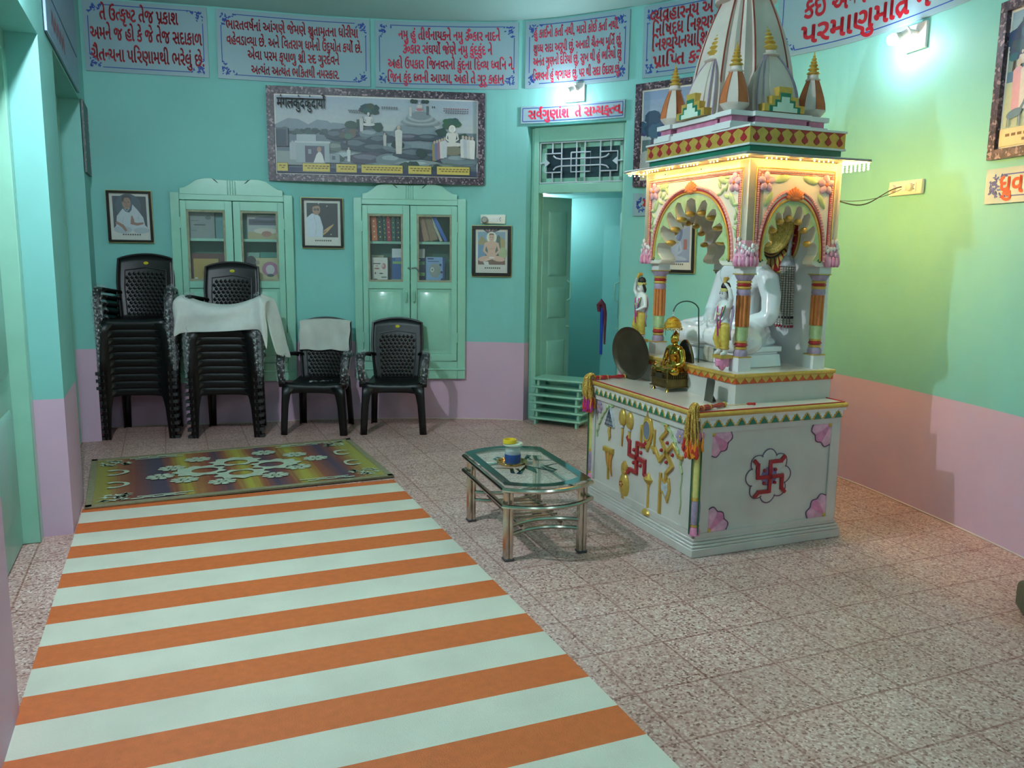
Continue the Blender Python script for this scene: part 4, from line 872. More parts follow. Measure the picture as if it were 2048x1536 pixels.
def make_chair(name, label, group, pads=False):
    t = thing(name, label, 'chair', group=group)
    # local: x across, front = -y, z up; front legs at y=0
    s = MB()                                                        # seat pan with rolled front skirt
    rows = []
    for j in range(9):
        v = j / 8; y = -.03 + .44 * v; w = .245 - .035 * v; z = .425 - .03 * sin(pi * min(1, v * 1.1)) - .012 * v
        rows.append([(w * u, y, z + .014 * abs(u) ** 3) for u in (-1, -.75, -.5, -.25, 0, .25, .5, .75, 1)])
    s.grid(rows)
    front = [(x, -.03, .425 + .014 * abs(x / .245) ** 3) for x in (-.245, -.184, -.1225, -.061, 0, .061, .1225, .184, .245)]
    sk_ = [[(p[0], p[1], p[2]) for p in front], [(p[0] * 1.0, -.045, p[2] - .02) for p in front], [(p[0] * 1.0, -.046, .355 - .03 * (abs(p[0]) / .245) ** 4) for p in front]]
    s.grid(sk_)
    for sx in (-1, 1): s.grid([[(sx * (.245 - .035 * v), -.03 + .44 * v, .425 + .014 - .03 * sin(pi * min(1, v * 1.1)) - .012 * v - dz) for v in (0, .25, .5, .75, 1)] for dz in (0, .05)])
    s.build('seat', m_chair, t, solid=.008, sharp=1.2)
    # backrest: curved shell, lattice of raised lozenges
    def bk(u, v):                                                   # u -1..1, v 0..1
        w = .185 + .035 * min(1, v * 1.6) - .02 * max(0, v - .55) ** 1.0
        y = .395 + .095 * v + .05 * (u * u - 1) * -.0 - .03 * (u * u) * (1 - .3 * v)
        z = .40 + .49 * v + .02 * (1 - u * u) * (v > .99) * 1
        return Vector((w * u, y, z + (.018 * (1 - u * u) if v >= .99 else .018 * (1 - u * u) * v)))
    b = MB(); us = [-1 + k / 8 for k in range(17)]; vs = [k / 12 for k in range(13)]
    b.grid([[tuple(bk(u, v)) for u in us] for v in vs])
    bo = b.build('backrest', m_chair, t, solid=.012, sharp=1.2)
    l = MB()                                                        # woven lozenges on the front face
    nu, nv = 9, 12
    for i in range(nv):
        for j in range(nu - (i % 2)):
            u = (-.66 + 1.32 * (j + .5 * (i % 2)) / (nu - 1)); v = .06 + .70 * (i + .5) / nv
            c = bk(u, v) + Vector((0, -.008, 0)); a, h = .017, .021
            l.add([(c.x - a, c.y, c.z), (c.x, c.y, c.z - h), (c.x + a, c.y, c.z), (c.x, c.y, c.z + h), (c.x, c.y - .007, c.z + .002)], [(0, 1, 4), (1, 2, 4), (2, 3, 4), (3, 0, 4)])
    l.build('lattice', m_chair, bo)
    r = MB(); r.tube([tuple(bk(-.74, .04) + Vector((0, -.008, 0))), tuple(bk(-.76, .5) + Vector((0, -.008, 0))), tuple(bk(-.74, .8) + Vector((0, -.008, 0))), tuple(bk(0, .83) + Vector((0, -.008, 0))), tuple(bk(.74, .8) + Vector((0, -.008, 0))), tuple(bk(.76, .5) + Vector((0, -.008, 0))), tuple(bk(.74, .04) + Vector((0, -.008, 0)))], .005, 6)
    r.tube([tuple(bk(u, v)) for u, v in [(-1, k / 10) for k in range(11)] + [(u_, 1) for u_ in us[1:-1]] + [(1, 1 - k / 10) for k in range(11)]], .011, 6)
    r.build('rim', m_chair, bo)
    g = MB(); c = bk(0, .9); g.lathe([(0, 0), (.021, 0), (.019, .004), (0, .006)], 16, M=Tm(c.x, c.y - .007, c.z) @ Matrix.Rotation(pi / 2, 4, 'X'), sq=(1, .62)); g.build('badge', m_badge, bo)
    # legs: angled channel section, flaring outward to the floor
    for sx in (-1, 1):
        f = MB()
        f.grid([[(sx * (.168 + .006 * k), -.046 + .001 * k, .0) if 0 else (sx * x, y, z) for x, y in prof] for k, (z, prof) in enumerate([
            (.40, ((.15, -.045), (.24, -.046), (.25, -.035), (.248, .02))), (.33, ((.185, -.045), (.243, -.047), (.253, -.036), (.25, .02))), (.25, ((.2, -.045), (.247, -.048), (.257, -.037), (.254, .015))),
            (.12, ((.21, -.044), (.254, -.048), (.264, -.037), (.261, .008))), (0, ((.218, -.044), (.26, -.048), (.270, -.037), (.267, .0)))])])
        if pads: f.box((sx * .266, -.02, .010), (.058, .056, .020), 1)  # added pads, paler than the legs, marking the stacked leg tips
        f.build('leg', [m_chair, m_foot], t, solid=.009, sharp=.8)
        q = MB()
        q.grid([[(sx * x, y, z) for x, y in prof] for z, prof in [
            (.41, ((.16, .41), (.205, .41), (.213, .40), (.212, .34))), (.25, ((.175, .43), (.213, .43), (.222, .42), (.22, .37))), (0, ((.185, .455), (.222, .455), (.232, .445), (.23, .41)))]])
        q.build('leg', m_chair, t, solid=.009, sharp=.8)
        a = MB()                                                    # arm: front post rises from the leg, bends back into the backrest
        path = [(.252, -.03, .40), (.262, -.028, .52), (.268, -.02, .60), (.27, .0, .648), (.268, .06, .662), (.262, .16, .655), (.25, .28, .64), (.232, .37, .63), (.205, .405, .62)]
        wd = [.024, .026, .03, .034, .034, .032, .03, .028, .024]
        P = []
        for i, p_ in enumerate(path):
            nx = wd[i]
            tz = 1 if i < 3 else 0
            P.append([(sx * (p_[0] - nx), p_[1] + (.012 if tz else 0), p_[2] - (0 if tz else .010)), (sx * (p_[0] - nx * .9), p_[1] - (.014 if tz else 0), p_[2] + (0 if tz else .008)), (sx * p_[0], p_[1] - (.018 if tz else 0), p_[2] + (0 if tz else .013)), (sx * (p_[0] + nx * .8), p_[1] - (.012 if tz else 0), p_[2] + (0 if tz else .006)), (sx * (p_[0] + nx * .85), p_[1] + (.02 if tz else 0), p_[2] - (0 if tz else .02))])
        a.grid(P); ao = a.build('armrest', m_chair, t, solid=.007, sharp=1.2)
        wv = MB(); rr = random.Random(sx + 9)
        pts = [(sx * .254, -.03, .43), (sx * .26, -.028, .5), (sx * .266, -.024, .58), (sx * .269, -.008, .645), (sx * .268, .05, .668), (sx * .264, .14, .66)]
        wv.tube(pts, [.036, .038, .04, .042, .038, .036], 12); wv.v = [(x + rr.uniform(-.006, .006), y + rr.uniform(-.006, .006), z + rr.uniform(-.006, .006)) for x, y, z in wv.v]
        wv.build('plastic_wrap', m_wrap, ao, sharp=.3)
    return t
place = lambda cx, cy: (cx, cy, 0)
chair0 = make_chair('plastic_armchair', 'black plastic armchair with bare lattice back, set before the right cupboard', None)
chair0.location = (-.982, 6.75, 0); chair0.rotation_euler = (0, 0, .058)
dup(chair0, (-1.627, 6.69, 0), -.01, 'black plastic armchair with a white towel over its backrest')
ordn = ['lowest', 'second', 'third', 'fourth', 'fifth', 'sixth', 'seventh', 'eighth', 'ninth', 'topmost']
PITCH = .0585
_used = []
def dup_first(src, loc, rz, label, group):                          # the first call moves the source itself
    if not _used: _used.append(1); src.location = loc; src.rotation_euler = (0, 0, rz); src['label'] = label; src['group'] = group; return src
    return dup(src, loc, rz, label, group)
chairS = make_chair('plastic_armchair', 'x', None, True)
for i in range(10):
    lab = 'black plastic armchair, %s of the taller stack in the left corner' % (ordn[i] if i in (0, 9) else ordn[i] + ' from the floor')
    dup_first(chairS, (-2.965 + i * .001, 6.475 - .0032 * i, i * PITCH), .195, lab, 'chairs of the taller stack in the left corner')
for i in range(9):
    lab = 'black plastic armchair, %s of the stack under the draped white towel' % (('lowest' if i == 0 else 'topmost') if i in (0, 8) else ordn[i] + ' from the floor')
    dup_first(chairS, (-2.305, 6.56 - .0032 * i, i * PITCH), .13, lab, 'chairs of the stack under the draped white towel')
# ---- towels
m_towel = mat('white_terry_towel', (222, 226, 222), .95, var=.05, scale=12, bump=.5, bscale=400)
m_towel2 = mat('greyed_terry_towel', (206, 208, 200), .95, var=.1, scale=5, bump=.5, bscale=400)
# towel over chair back
C3 = Matrix.Translation((-1.627, 6.69, 0)) @ Rz(-.01)
def catmull(P, n):
    out = []
    Q = [P[0]] + list(P) + [P[-1]]
    for i in range(1, len(Q) - 2):
        for k in range(n):
            t = k / n; a, b, c, d = Q[i - 1:i + 3]
            out.append(tuple(.5 * (2 * b[j] + (c[j] - a[j]) * t + (2 * a[j] - 5 * b[j] + 4 * c[j] - d[j]) * t * t + (3 * b[j] - a[j] - 3 * c[j] + d[j]) * t ** 3) for j in range(len(b))))
    out.append(tuple(P[-1])); return out
rows = []
for k, (y, z) in enumerate(catmull([(.405, .665), (.415, .72), (.428, .79), (.442, .86), (.458, .912), (.485, .932), (.512, .915), (.518, .85), (.515, .76), (.51, .68)], 3)):
    row = []
    for j in range(15):
        u = -1 + 2 * j / 14; wf = .222 - .012 * max(0, (.9 - z)) * 2
        row.append((u * wf + .004 * sin(k * .8 + j), y - .03 * u * u + .004 * sin(j * 1.7 + k * .3), z - .018 * u * u * (z > .85) + .006 * sin(j * .9) * (z < .7) - .01))
    rows.append(row)
q = MB(); q.grid(rows); o = q.build('towel', m_towel2, None, solid=.005, sub=1, sharp=2)
tag(o, 'greyish white towel hung over the back of the left single chair', 'towel'); o.matrix_world = C3
# towel draped across the arms of the top chair of the middle stack
S2 = Matrix.Translation((-2.305, 6.56 - .0032 * 8, 8 * PITCH)) @ Rz(.13)
rows = []
# columns from left to right; each column is a drape line from back/top to front hem (local chair coords)
colsX = [-.345, -.33, -.305, -.27, -.2, -.1, 0, .1, .2, .26, .3, .32, .34, .355]
for j, x in enumerate(colsX):
    e = abs(x) / .3; sag = .085 * max(0, 1 - e * e) if abs(x) < .3 else 0
    top = .678 - sag - (max(0, -x - .31) * .9 if x < 0 else 0)
    if x > .30: top -= (x - .30) * .9
    hem = {0: .36, 1: .355}.get(j, .385 + .05 * (x + .3)) if x < .3 else .415 - (x - .3) * 3.2
    yb = .05 + .05 * (1 - e) if abs(x) < .3 else .06
    yf = -.085 - .015 * sin(j * 1.3)
    row = []
    prof = [(yb + .10, top - .015), (yb + .05, top), (yb, top + .004), (-.05, top - .002), (yf + .008, top - .03)]
    for k in range(1, 7): prof.append((yf + .012 * sin(k * .9 + j * .8) - .008 * (k / 6) * cos(j), top - .03 + (hem - top + .03) * k / 6))
    rows.append([(x + .006 * sin(k + j), y, z) for k, (y, z) in enumerate(prof)])
q = MB(); q.grid(rows); o = q.build('towel', m_towel, None, solid=.004, sub=2, sharp=2)
tag(o, 'large white towel draped across the arms of the middle chair stack', 'towel'); o.matrix_world = S2
q = MB()
P = []
for k in range(9):
    z = .70 - .062 * k; P.append([(.30 + .014 * k + .018 * j + .004 * sin(k + j), -.02 + .045 * j + .014 * sin(j * 2.1 + k * .6), z - .012 * j) for j in range(6)])
q.grid(P); q2 = q.build('towel_end', m_towel, o, solid=.004, sub=1, sharp=2)
# plastic scraps on the towelled chair
q = MB(); rr = random.Random(4)
for i in range(7):
    c = (rr.uniform(-.1, .12), rr.uniform(.02, .1), .428); q.grid([[(c[0] + a * .02 + rr.uniform(-.006, .006), c[1] + b * .018, c[2] + rr.uniform(0, .016)) for a in range(4)] for b in range(3)])
o = q.build('plastic_scrap', m_wrap, None, sharp=.3); tag(o, 'scraps of clear plastic film on the seat of the towelled chair', 'plastic'); o.matrix_world = C3
# ================================================================ MATS
PV, QV = Vector((.923, .385, 0)), Vector((.385, -.923, 0)); MRZ = atan2(.385, .923)
def mloc(p_, q_, z=0): return PV * p_ + QV * q_ + Vector((0, 0, z))
m_or = mat('orange_mat_weave', (206, 104, 48), .6, var=.08, scale=30, bump=.35, bscale=220, stretch=(1, 1, 1))
m_cr = mat('cream_mat_weave', (208, 206, 190), .6, var=.07, scale=3, bump=.35, bscale=220)
mb_ = MB(); q0 = -5.2; per = .385; ow = .182
edges = []; x = -5.2
first_or = -4.927 - per
k = 0
while first_or + k * per < -1.3:
    a = first_or + k * per; edges.append((a, a + ow, 0)); edges.append((a + ow, a + per, 1)); k += 1
wob = random.Random(2)
for a, b, c in edges:
    a = max(a, -5.21); b = min(b, -1.2)
    if b <= a: continue
    n = 24
    for i in range(n):
        p0, p1 = -.515 + 1.845 * i / n, -.515 + 1.845 * (i + 1) / n
        mb_.add([(p0, -a, .006), (p1, -a, .006), (p1, -b, .006), (p0, -b, .006)], [(0, 1, 2, 3)], c)
x0_, x1_ = -.515, 1.33
for (a, b) in (((x0_, 5.21), (x1_, 5.21)), ((x1_, 5.21), (x1_, 1.2)), ((x1_, 1.2), (x0_, 1.2)), ((x0_, 1.2), (x0_, 5.21))):
    mb_.add([(*a, .006), (*b, .006), (*b, .0005), (*a, .0005)], [(0, 1, 2, 3)], 0)
o = mb_.build('striped_mat', [m_or, m_cr], None); tag(o, 'long orange and cream striped floor mat running toward the camera', 'mat', rz=MRZ)
# ---- patterned rug
m_rmix = bpy.data.materials.new('ikat_rug'); m_rmix.use_nodes = True; nt = m_rmix.node_tree; b_ = nt.nodes['Principled BSDF']; b_.inputs['Roughness'].default_value = .8
tc_ = nt.nodes.new('ShaderNodeTexCoord'); sx_ = nt.nodes.new('ShaderNodeSeparateXYZ'); nt.links.new(tc_.outputs['Object'], sx_.inputs[0])
n_ = nt.nodes.new('ShaderNodeTexNoise'); n_.inputs['Scale'].default_value = 60; mp_ = nt.nodes.new('ShaderNodeMapping'); mp_.inputs['Scale'].default_value = (1, .02, 1); nt.links.new(tc_.outputs['Object'], mp_.inputs[0]); nt.links.new(mp_.outputs[0], n_.inputs['Vector'])
ma = nt.nodes.new('ShaderNodeMath'); ma.operation = 'MULTIPLY_ADD'; ma.inputs[1].default_value = .05; nt.links.new(n_.outputs[0], ma.inputs[0])
m2 = nt.nodes.new('ShaderNodeMapRange'); m2.inputs[1].default_value = -.93; m2.inputs[2].default_value = .93; nt.links.new(sx_.outputs[0], m2.inputs[0]); nt.links.new(m2.outputs[0], ma.inputs[2])
cr_ = nt.nodes.new('ShaderNodeValToRGB')
stops = [(0.0, (135, 126, 78)), (0.06, (145, 135, 57)), (0.1, (138, 90, 59)), (0.15, (116, 62, 52)), (0.2, (77, 64, 77)), (0.245, (69, 59, 79)), (0.27, (130, 70, 50)), (0.315, (158, 150, 59)), (0.345, (148, 99, 56)), (0.4, (131, 65, 48)), (0.44, (71, 61, 80)), (0.47, (140, 79, 52)), (0.52, (163, 156, 61)), (0.56, (140, 79, 52)), (0.6, (72, 61, 83)), (0.66, (132, 72, 53)), (0.71, (161, 153, 60)), (0.77, (140, 77, 51)), (0.84, (68, 58, 82)), (0.88, (128, 72, 54)), (0.94, (150, 143, 66))]  # band colours muted throughout
els = cr_.color_ramp.elements; els[0].color = lin(stops[0][1]); els[0].position = .025; els[1].position = .025 + stops[1][0]; els[1].color = lin(stops[1][1])
for p_, c_ in stops[2:]: e_ = els.new(min(1, p_ + .025)); e_.color = lin(c_)
nt.links.new(ma.outputs[0], cr_.inputs[0])
w_ = nt.nodes.new('ShaderNodeTexNoise'); w_.inputs['Scale'].default_value = 160; nt.links.new(tc_.outputs['Object'], w_.inputs[0])
bp_ = nt.nodes.new('ShaderNodeBump'); bp_.inputs['Strength'].default_value = .4; bp_.inputs['Distance'].default_value = .004; nt.links.new(w_.outputs[0], bp_.inputs['Height']); nt.links.new(bp_.outputs[0], b_.inputs['Normal']); nt.links.new(cr_.outputs[0], b_.inputs['Base Color'])
m_rpale = mat('pale_rug_thread', (176, 188, 166), .85, var=.1, scale=40, bump=.3, bscale=200); m_rbord = mat('olive_rug_binding', (134, 128, 100), .85, var=.12, scale=30)
RL, RW = 1.85, 1.215
# rug corners on the floor: centre
rc = Vector((-1.88, 5.535, .011)); rrz = .437
root = thing('patterned_rug', 'muted rug with white flower motifs over red, yellow and purple bands, before the chairs', 'rug', rc, rrz)
hx, hy = RL / 2, RW / 2
b = MB(); n = 20
b.grid([[(-hx + RL * i / n, -hy + RW * j / 12, .004 + .003 * sin(i * 2.1) * sin(j * 1.3)) for i in range(n + 1)] for j in range(13)])
field = b
b = MB(); bw = .05
for (x0, x1, y0, y1) in ((-hx, hx, -hy, -hy + bw), (-hx, hx, hy - bw, hy), (-hx, -hx + bw * .8, -hy, hy), (hx - bw * .8, hx, -hy, hy)): b.bb(x0, x1, y0, y1, -.004, .0085)
b.build('rug_binding', m_rbord, root, bevel=.003)
b = field; zt = .0095
_b_add = b.add
b.add = lambda vs, fs, mi=1, M=None, sm=False: _b_add(vs, fs, 1, M, sm)
def pp(pts): b.add([(q[0], q[1], zt) for q in pts], [tuple(range(len(pts)))])
def ring(cx, cy, fo, fi, a0, a1, n=26, ky=.62):
    for i in range(n):
        t0, t1 = a0 + (a1 - a0) * i / n, a0 + (a1 - a0) * (i + 1) / n
        b.add([(cx + f_(t) * cos(t), cy + ky * f_(t) * sin(t), zt) for f_, t in ((fo, t0), (fo, t1), (fi, t1), (fi, t0))], [(0, 1, 2, 3)])
K = .8
for a in (0, pi / 2, pi, 3 * pi / 2):                              # big four-petalled rosette
    ex = 1.15 if a in (0, pi) else 1.0
    ca, sa = cos(a), sin(a)
    def tp(x, y): return (x * ca * ex - y * sa, (x * sa + y * ca * 1.0) * K)
    outer = [(.05 + .27 * (1 - cos(t)) / 2 + (.016 * cos(t * 10)), .17 * sin(t) ** 1 * (1 + .12 * cos(12 * t))) for t in (pi * k / 24 for k in range(25))]
    # petal ring: outer scalloped contour minus inner hole
    N_ = 40
    for k in range(N_):
        t0, t1 = 2 * pi * k / N_, 2 * pi * (k + 1) / N_
        if cos(t0) < -.86 and False: continue
        def po(t): r_ = 1 + .12 * cos(9 * t); return tp(.22 + .14 * cos(t) * r_, .165 * sin(t) * r_)
        def pi_(t): return tp(.19 + .075 * cos(t), .08 * sin(t))
        b.add([(*po(t0), zt), (*po(t1), zt), (*pi_(t1), zt), (*pi_(t0), zt)], [(0, 1, 2, 3)])
def flake(cx, cy, s):
    for k in range(8):
        a = 2 * pi * k / 8 + .2
        c, s_ = cos(a), sin(a)
        for (r0, r1, w) in ((.02, .085, .014), ):
            pts = [(r0, -w), (r1, -w * 1.8), (r1 + .012, 0), (r1, w * 1.8), (r0, w)]
            b.add([(cx + s * (x * c - y * s_), cy + s * .8 * (x * s_ + y * c), zt) for x, y in pts], [(0, 1, 2, 3, 4)])
    b.add([(cx + s * .03 * cos(t), cy + s * .024 * sin(t), zt) for t in (2 * pi * i / 8 for i in range(8))], [tuple(range(8))])
for x, y in ((-.24, .33), (-.42, .14), (-.50, -.06), (-.36, -.20), (-.14, -.33), (.22, .36), (.42, .22), (.54, .06), (.38, -.14), (.2, -.30)): flake(x, y, .95)
for sx in (-1, 1):
    for sy in (-1, 1):
        ring(sx * (hx - .16), sy * .16, lambda t: .075 * (1 + .1 * cos(3 * t)), lambda t: .05, -2.3 if sx < 0 else .8, 2.3 if sx < 0 else 5.4, ky=1.0)
        rr = random.Random(sx * 3 + sy)
        for k in range(16):
            cx, cy = sx * (hx - .07 - .16 * rr.random()), sy * (hy - .08 - .16 * rr.random()); a = rr.random() * 3; 
            b.add([(cx + .045 * cos(a + t) * (1 if i % 2 else .35), cy + .03 * sin(a + t) * (1 if i % 2 else .35), zt) for i, t in enumerate(2 * pi * j / 8 for j in range(8))], [tuple(range(8))])
        for k in range(5): b.bb(sx * (hx - .28 - .06 * k) - .035, sx * (hx - .28 - .06 * k) + .035, sy * (hy - .085) - .012 + .012 * (k % 2), sy * (hy - .085) + .006 + .012 * (k % 2), zt - .0005, zt)
        b.bb(min(sx * (hx - .6), sx * (hx - .28)), max(sx * (hx - .6), sx * (hx - .28)), sy * (hy - .12) - .006, sy * (hy - .12) + .006, zt - .0005, zt)
b.build('rug_field', [m_rmix, m_rpale], root, recalc=False)
# ================================================================ GLASS TABLE
m_chrome = mat('worn_chrome', (196, 186, 172), .2, metal=1., var=.12, scale=18)
m_tglass = mat('table_glass', (196, 228, 216), .03, var=0, alpha=.16, spec=.6)
m_tdark = mat('dark_green_glass_band', (18, 46, 42), .08, var=.05, spec=.6)
TA, TB_ = Vector((.94, .33, 0)).normalized(), Vector((-.33, .94, 0)).normalized()
TRZ = atan2(TA.y, TA.x)
root = thing('glass_coffee_table', 'low chrome coffee table with a dark-bordered glass top in front of the shrine', 'table', (-.01, 3.90, 0), TRZ)
TW, TL_, TH = .395, .64, .385
for i, (x, y) in enumerate(((0, 0), (TW, 0), (0, TL_), (TW, TL_))):
    l = MB()
    for dx, dy in ((-.011, -.011), (.011, -.011), (-.011, .011), (.011, .011)): l.tube([(x + dx, y + dy, .012), (x + dx, y + dy, TH - .035)], .0125, 8)
    lo = l.build('leg', m_chrome, root)
    c = MB(); c.box((x, y, .007), (.05, .05, .014)); c.build('foot_cap', mat('grey_rubber', (70, 70, 72), .7), lo, bevel=.003)
def outline(ins=0., n=10, bow=.085):
    P = []
    x0, x1, y0, y1 = -.03 + ins, TW + .03 - ins, -.03 + ins, TL_ + .03 - ins
    for k in range(n + 1): u = k / n; P.append((x0 + (x1 - x0) * u, y0 - bow * (1 - (2 * u - 1) ** 2)))
    for k in range(n + 1): u = k / n; P.append((x1 - (x1 - x0) * u, y1 + bow * (1 - (2 * u - 1) ** 2)))
    return P
P = outline()
g = MB(); n = len(P); g.add([(*q, TH) for q in P] + [(*q, TH + .009) for q in P], [tuple(range(n)), tuple(range(n, 2 * n))] + [(i, (i + 1) % n, n + (i + 1) % n, n + i) for i in range(n)]); go = g.build('glass_top', m_tglass, root)
q = MB(); I = outline(.045, bow=.075)
q.add([(*a, TH + .0097) for a in P] + [(*a, TH + .0097) for a in I], [(i, (i + 1) % n, n + (i + 1) % n, n + i) for i in range(n)]); q.build('dark_border', m_tdark, go, recalc=False)
q = MB(); cx, cy = TW / 2, TL_ / 2
def st(pts, w):
    for s_ in strip([(cx + a * .19, cy + b_ * .19) for a, b_ in pts], w): q.add([(*v, TH + .0099) for v in s_], [(0, 1, 2, 3)])
for sx in (-1, 1):
    for sy in (-1, 1):
        st([(sx * .05, sy * .25), (sx * .5, sy * .95), (sx * .62, sy * .8), (sx * .5, sy * .35), (sx * .95, sy * .15)], [.012, .03, .022, .026, .008])
        st([(sx * .2, sy * .5), (sx * .38, sy * .72), (sx * .36, sy * .4)], [.006, .016, .02])
st([(0, -1), (0, -.5), (0, -.1)], [.004, .05, .01]); st([(0, 1), (0, .5), (0, .1)], [.004, .05, .01])
q.build('etched_motif', m_tdark, go, recalc=False)
f = MB(); O = outline(-.004); f.tube([(*a, TH - .014) for a in O], .0125, 8, closed=True)
f.build('top_rail', m_chrome, root)
f = MB(); f.tube([(*a, TH - .095) for a in outline(-.006, bow=.09)], .0115, 8, closed=True); f.build('lower_rail', m_chrome, root)
for e, (y, sg) in enumerate(((0, 1), (TL_, -1))):
    for z in (.125, .17):
        f = MB(); f.tube([(TW * k / 10, y + sg * .075 * (1 - (2 * k / 10 - 1) ** 2), z) for k in range(11)], .011, 8); f.build('curved_stretcher', m_chrome, root)
for x in (.09, TW - .09):
    f = MB(); f.tube([(x, .03, .148), (x, TL_ - .03, .148)], .0095, 8); f.build('rack_rail', m_chrome, root)
for k in range(7):
    f = MB(); y = .16 + .32 * k / 6; f.tube([(.07, y, .16), (TW - .07, y, .16)], .006, 6); f.build('rack_bar', m_chrome, root)
TM = Matrix.Translation((-.01, 3.90, 0)) @ Rz(TRZ)
tz = TH + .0101
tc = TM @ Vector((.135, .34, tz))
# tray, jar, tape roll
m_brass = mat('polished_brass', (214, 176, 110), .18, metal=1., var=.12, scale=25)
t = MB(); t.lathe([(0, .0), (.062, .0), (.072, .006), (.08, .017), (.083, .018), (.082, .014), (.073, .004), (.06, .003), (0, .003)], 40)
to = t.build('steel_tray', m_brass, None); tag(to, 'round shiny tray with a raised rim under the jar on the table', 'tray', loc=tc)
root = thing('plastic_jar', 'clear jar with a blue band and whitish lid on the round tray', 'jar', tc + Vector((.004, 0, .0035)))
j = MB(); j.lathe([(0, 0), (.040, 0), (.042, .004), (.042, .07), (.039, .078), (.039, .1), (.0375, .1), (.0375, .078), (.0405, .07), (.0405, .004), (0, .003)], 32); j.build('body', mat('clear_jar', (220, 230, 228), .06, var=0, alpha=.25), root)
j = MB(); j.lathe([(.0425, .006), (.0432, .008), (.0432, .052), (.0425, .054)], 32); j.build('blue_label', mat('navy_label', (30, 66, 128), .4, var=.1, scale=20), root)
j = MB(); j.lathe([(0, .0045), (.040, .0045), (.040, .05), (0, .05)], 24); j.build('contents', mat('blue_contents', (36, 70, 120), .7, var=.2, scale=30), root)
j = MB(); j.lathe([(0, .1), (.05, .1), (.053, .104), (.051, .112), (.03, .115), (0, .115)], 32); j.build('lid', mat('milky_lid', (206, 214, 190), .4, var=.05, alpha=.9), root)
q = MB(); q.lathe([(.029, 0), (.036, 0), (.036, .019), (.029, .019), (.029, 0)], 28, sm=True); o = q.build('tape_roll', mat('yellow_tape', (226, 196, 40), .4, var=.06)); tag(o, 'yellow roll of tape lying on the jar lid', 'tape', loc=tc + Vector((-.013, -.012, .1187)))
# ================================================================ STACK OF LOW STOOLS
SRZ = -.50
names = ['bottom', 'second from the floor', 'third from the floor', 'fourth from the floor', 'fifth from the floor', 'topmost']
def make_stool(label):
    t = thing('low_stool', label, 'stool', group='low mint stools stacked in the doorway')
    b = MB(); b.box((0, 0, .06), (.50, .26, .018)); b.build('seat_board', m_paint, t, bevel=.005, segs=2)
    for sx in (-1, 1):
        b = MB(); b.prism([(-.11, 0), (-.075, 0), (-.06, .022), (.06, .022), (.075, 0), (.11, 0), (.11, .051), (-.11, .051)], sx * .2 - .011, sx * .2 + .011, M=Matrix.Rotation(0, 4, 'Z') @ Matrix(((0, 1, 0, 0), (1, 0, 0, 0), (0, 0, 1, 0), (0, 0, 0, 1))))
        b.build('leg', m_paint, t, bevel=.002)
    b = MB(); b.box((0, .1, .04), (.38, .012, .022)); b.build('apron', m_paint, t)
    return t
st0 = make_stool('mint painted low stool, bottom of the stack inside the doorway'); jit = [(0, 0, 0), (.012, .0, .02), (.0, .008, -.015), (-.004, -.006, .01), (.012, .01, .0), (.025, .015, .03)]
bx, by = .435, 7.215
for i in range(6):
    p_ = (bx + jit[i][0], by + jit[i][1], i * .0695)
    if i == 0: st0.location = p_; st0.rotation_euler = (0, 0, SRZ)
    else: dup(st0, p_, SRZ + jit[i][2], 'mint painted low stool, %s in the doorway stack' % names[i], 'low mint stools stacked in the doorway')
# folded umbrella on the right door leaf
um = thing('folded_umbrella', 'folded blue and maroon umbrella hanging on the open right door leaf', 'umbrella', (.79, 7.33, .62))
b = MB(); b.tube([(0, 0, .0), (0, 0, .40), (-.01, 0, .42)], [.012, .016, .01], 10); b.build('blue_sleeve', mat('royal_blue_nylon', (30, 60, 170), .5, var=.1), um)
b = MB(); b.tube([(.03, .0, .09), (.028, 0, .36), (.01, -.005, .44), (-.01, -.005, .47), (-.03, 0, .44), (-.028, 0, .38)], [.008, .016, .022, .03, .022, .012], 10); b.build('canopy_cloth', mat('maroon_nylon', (110, 48, 66), .6, var=.2, scale=30), um)
# olive padded block at the right edge
q = MB(); q.box((.2, 0, .065), (.34, .3, .13)); o = q.build('padded_block', mat('dark_olive_leatherette', (78, 76, 58), .55, var=.1, scale=20, bump=.2), None, bevel=.03, segs=4)
tag(o, 'dark olive rounded block on the floor at the right photo edge', 'block', loc=(2.14, 3.30, 0.001), rz=-.3)
# toran of mirror-work and a framed strip in the far left recess
r_ = thing('embroidered_hanging', 'dark strip of embroidery hanging inside the far left wall recess', 'wall hanging', lw(1.98, 1.75, RV + .03) , LWRZ)
q = MB(); rr = random.Random(8)
q.grid([[(-.05 + .1 * i / 3, -.01 + .01 * sin(k * .9 + i), .4 - .045 * k) for i in range(4)] for k in range(19)]); q.build('cloth', mat('dark_red_cloth', (56, 40, 40), .8, var=.4, scale=30), r_, solid=.004)
q = MB()
for k in range(60): q.ball((rr.uniform(-.05, .05), -.022, .4 - rr.random() * .8), .006, 0, 6)
q.build('sequins', mat('mixed_sequins', (170, 130, 80), .3, var=.5, scale=60, metal=.4), r_)['kind'] = 'stuff'
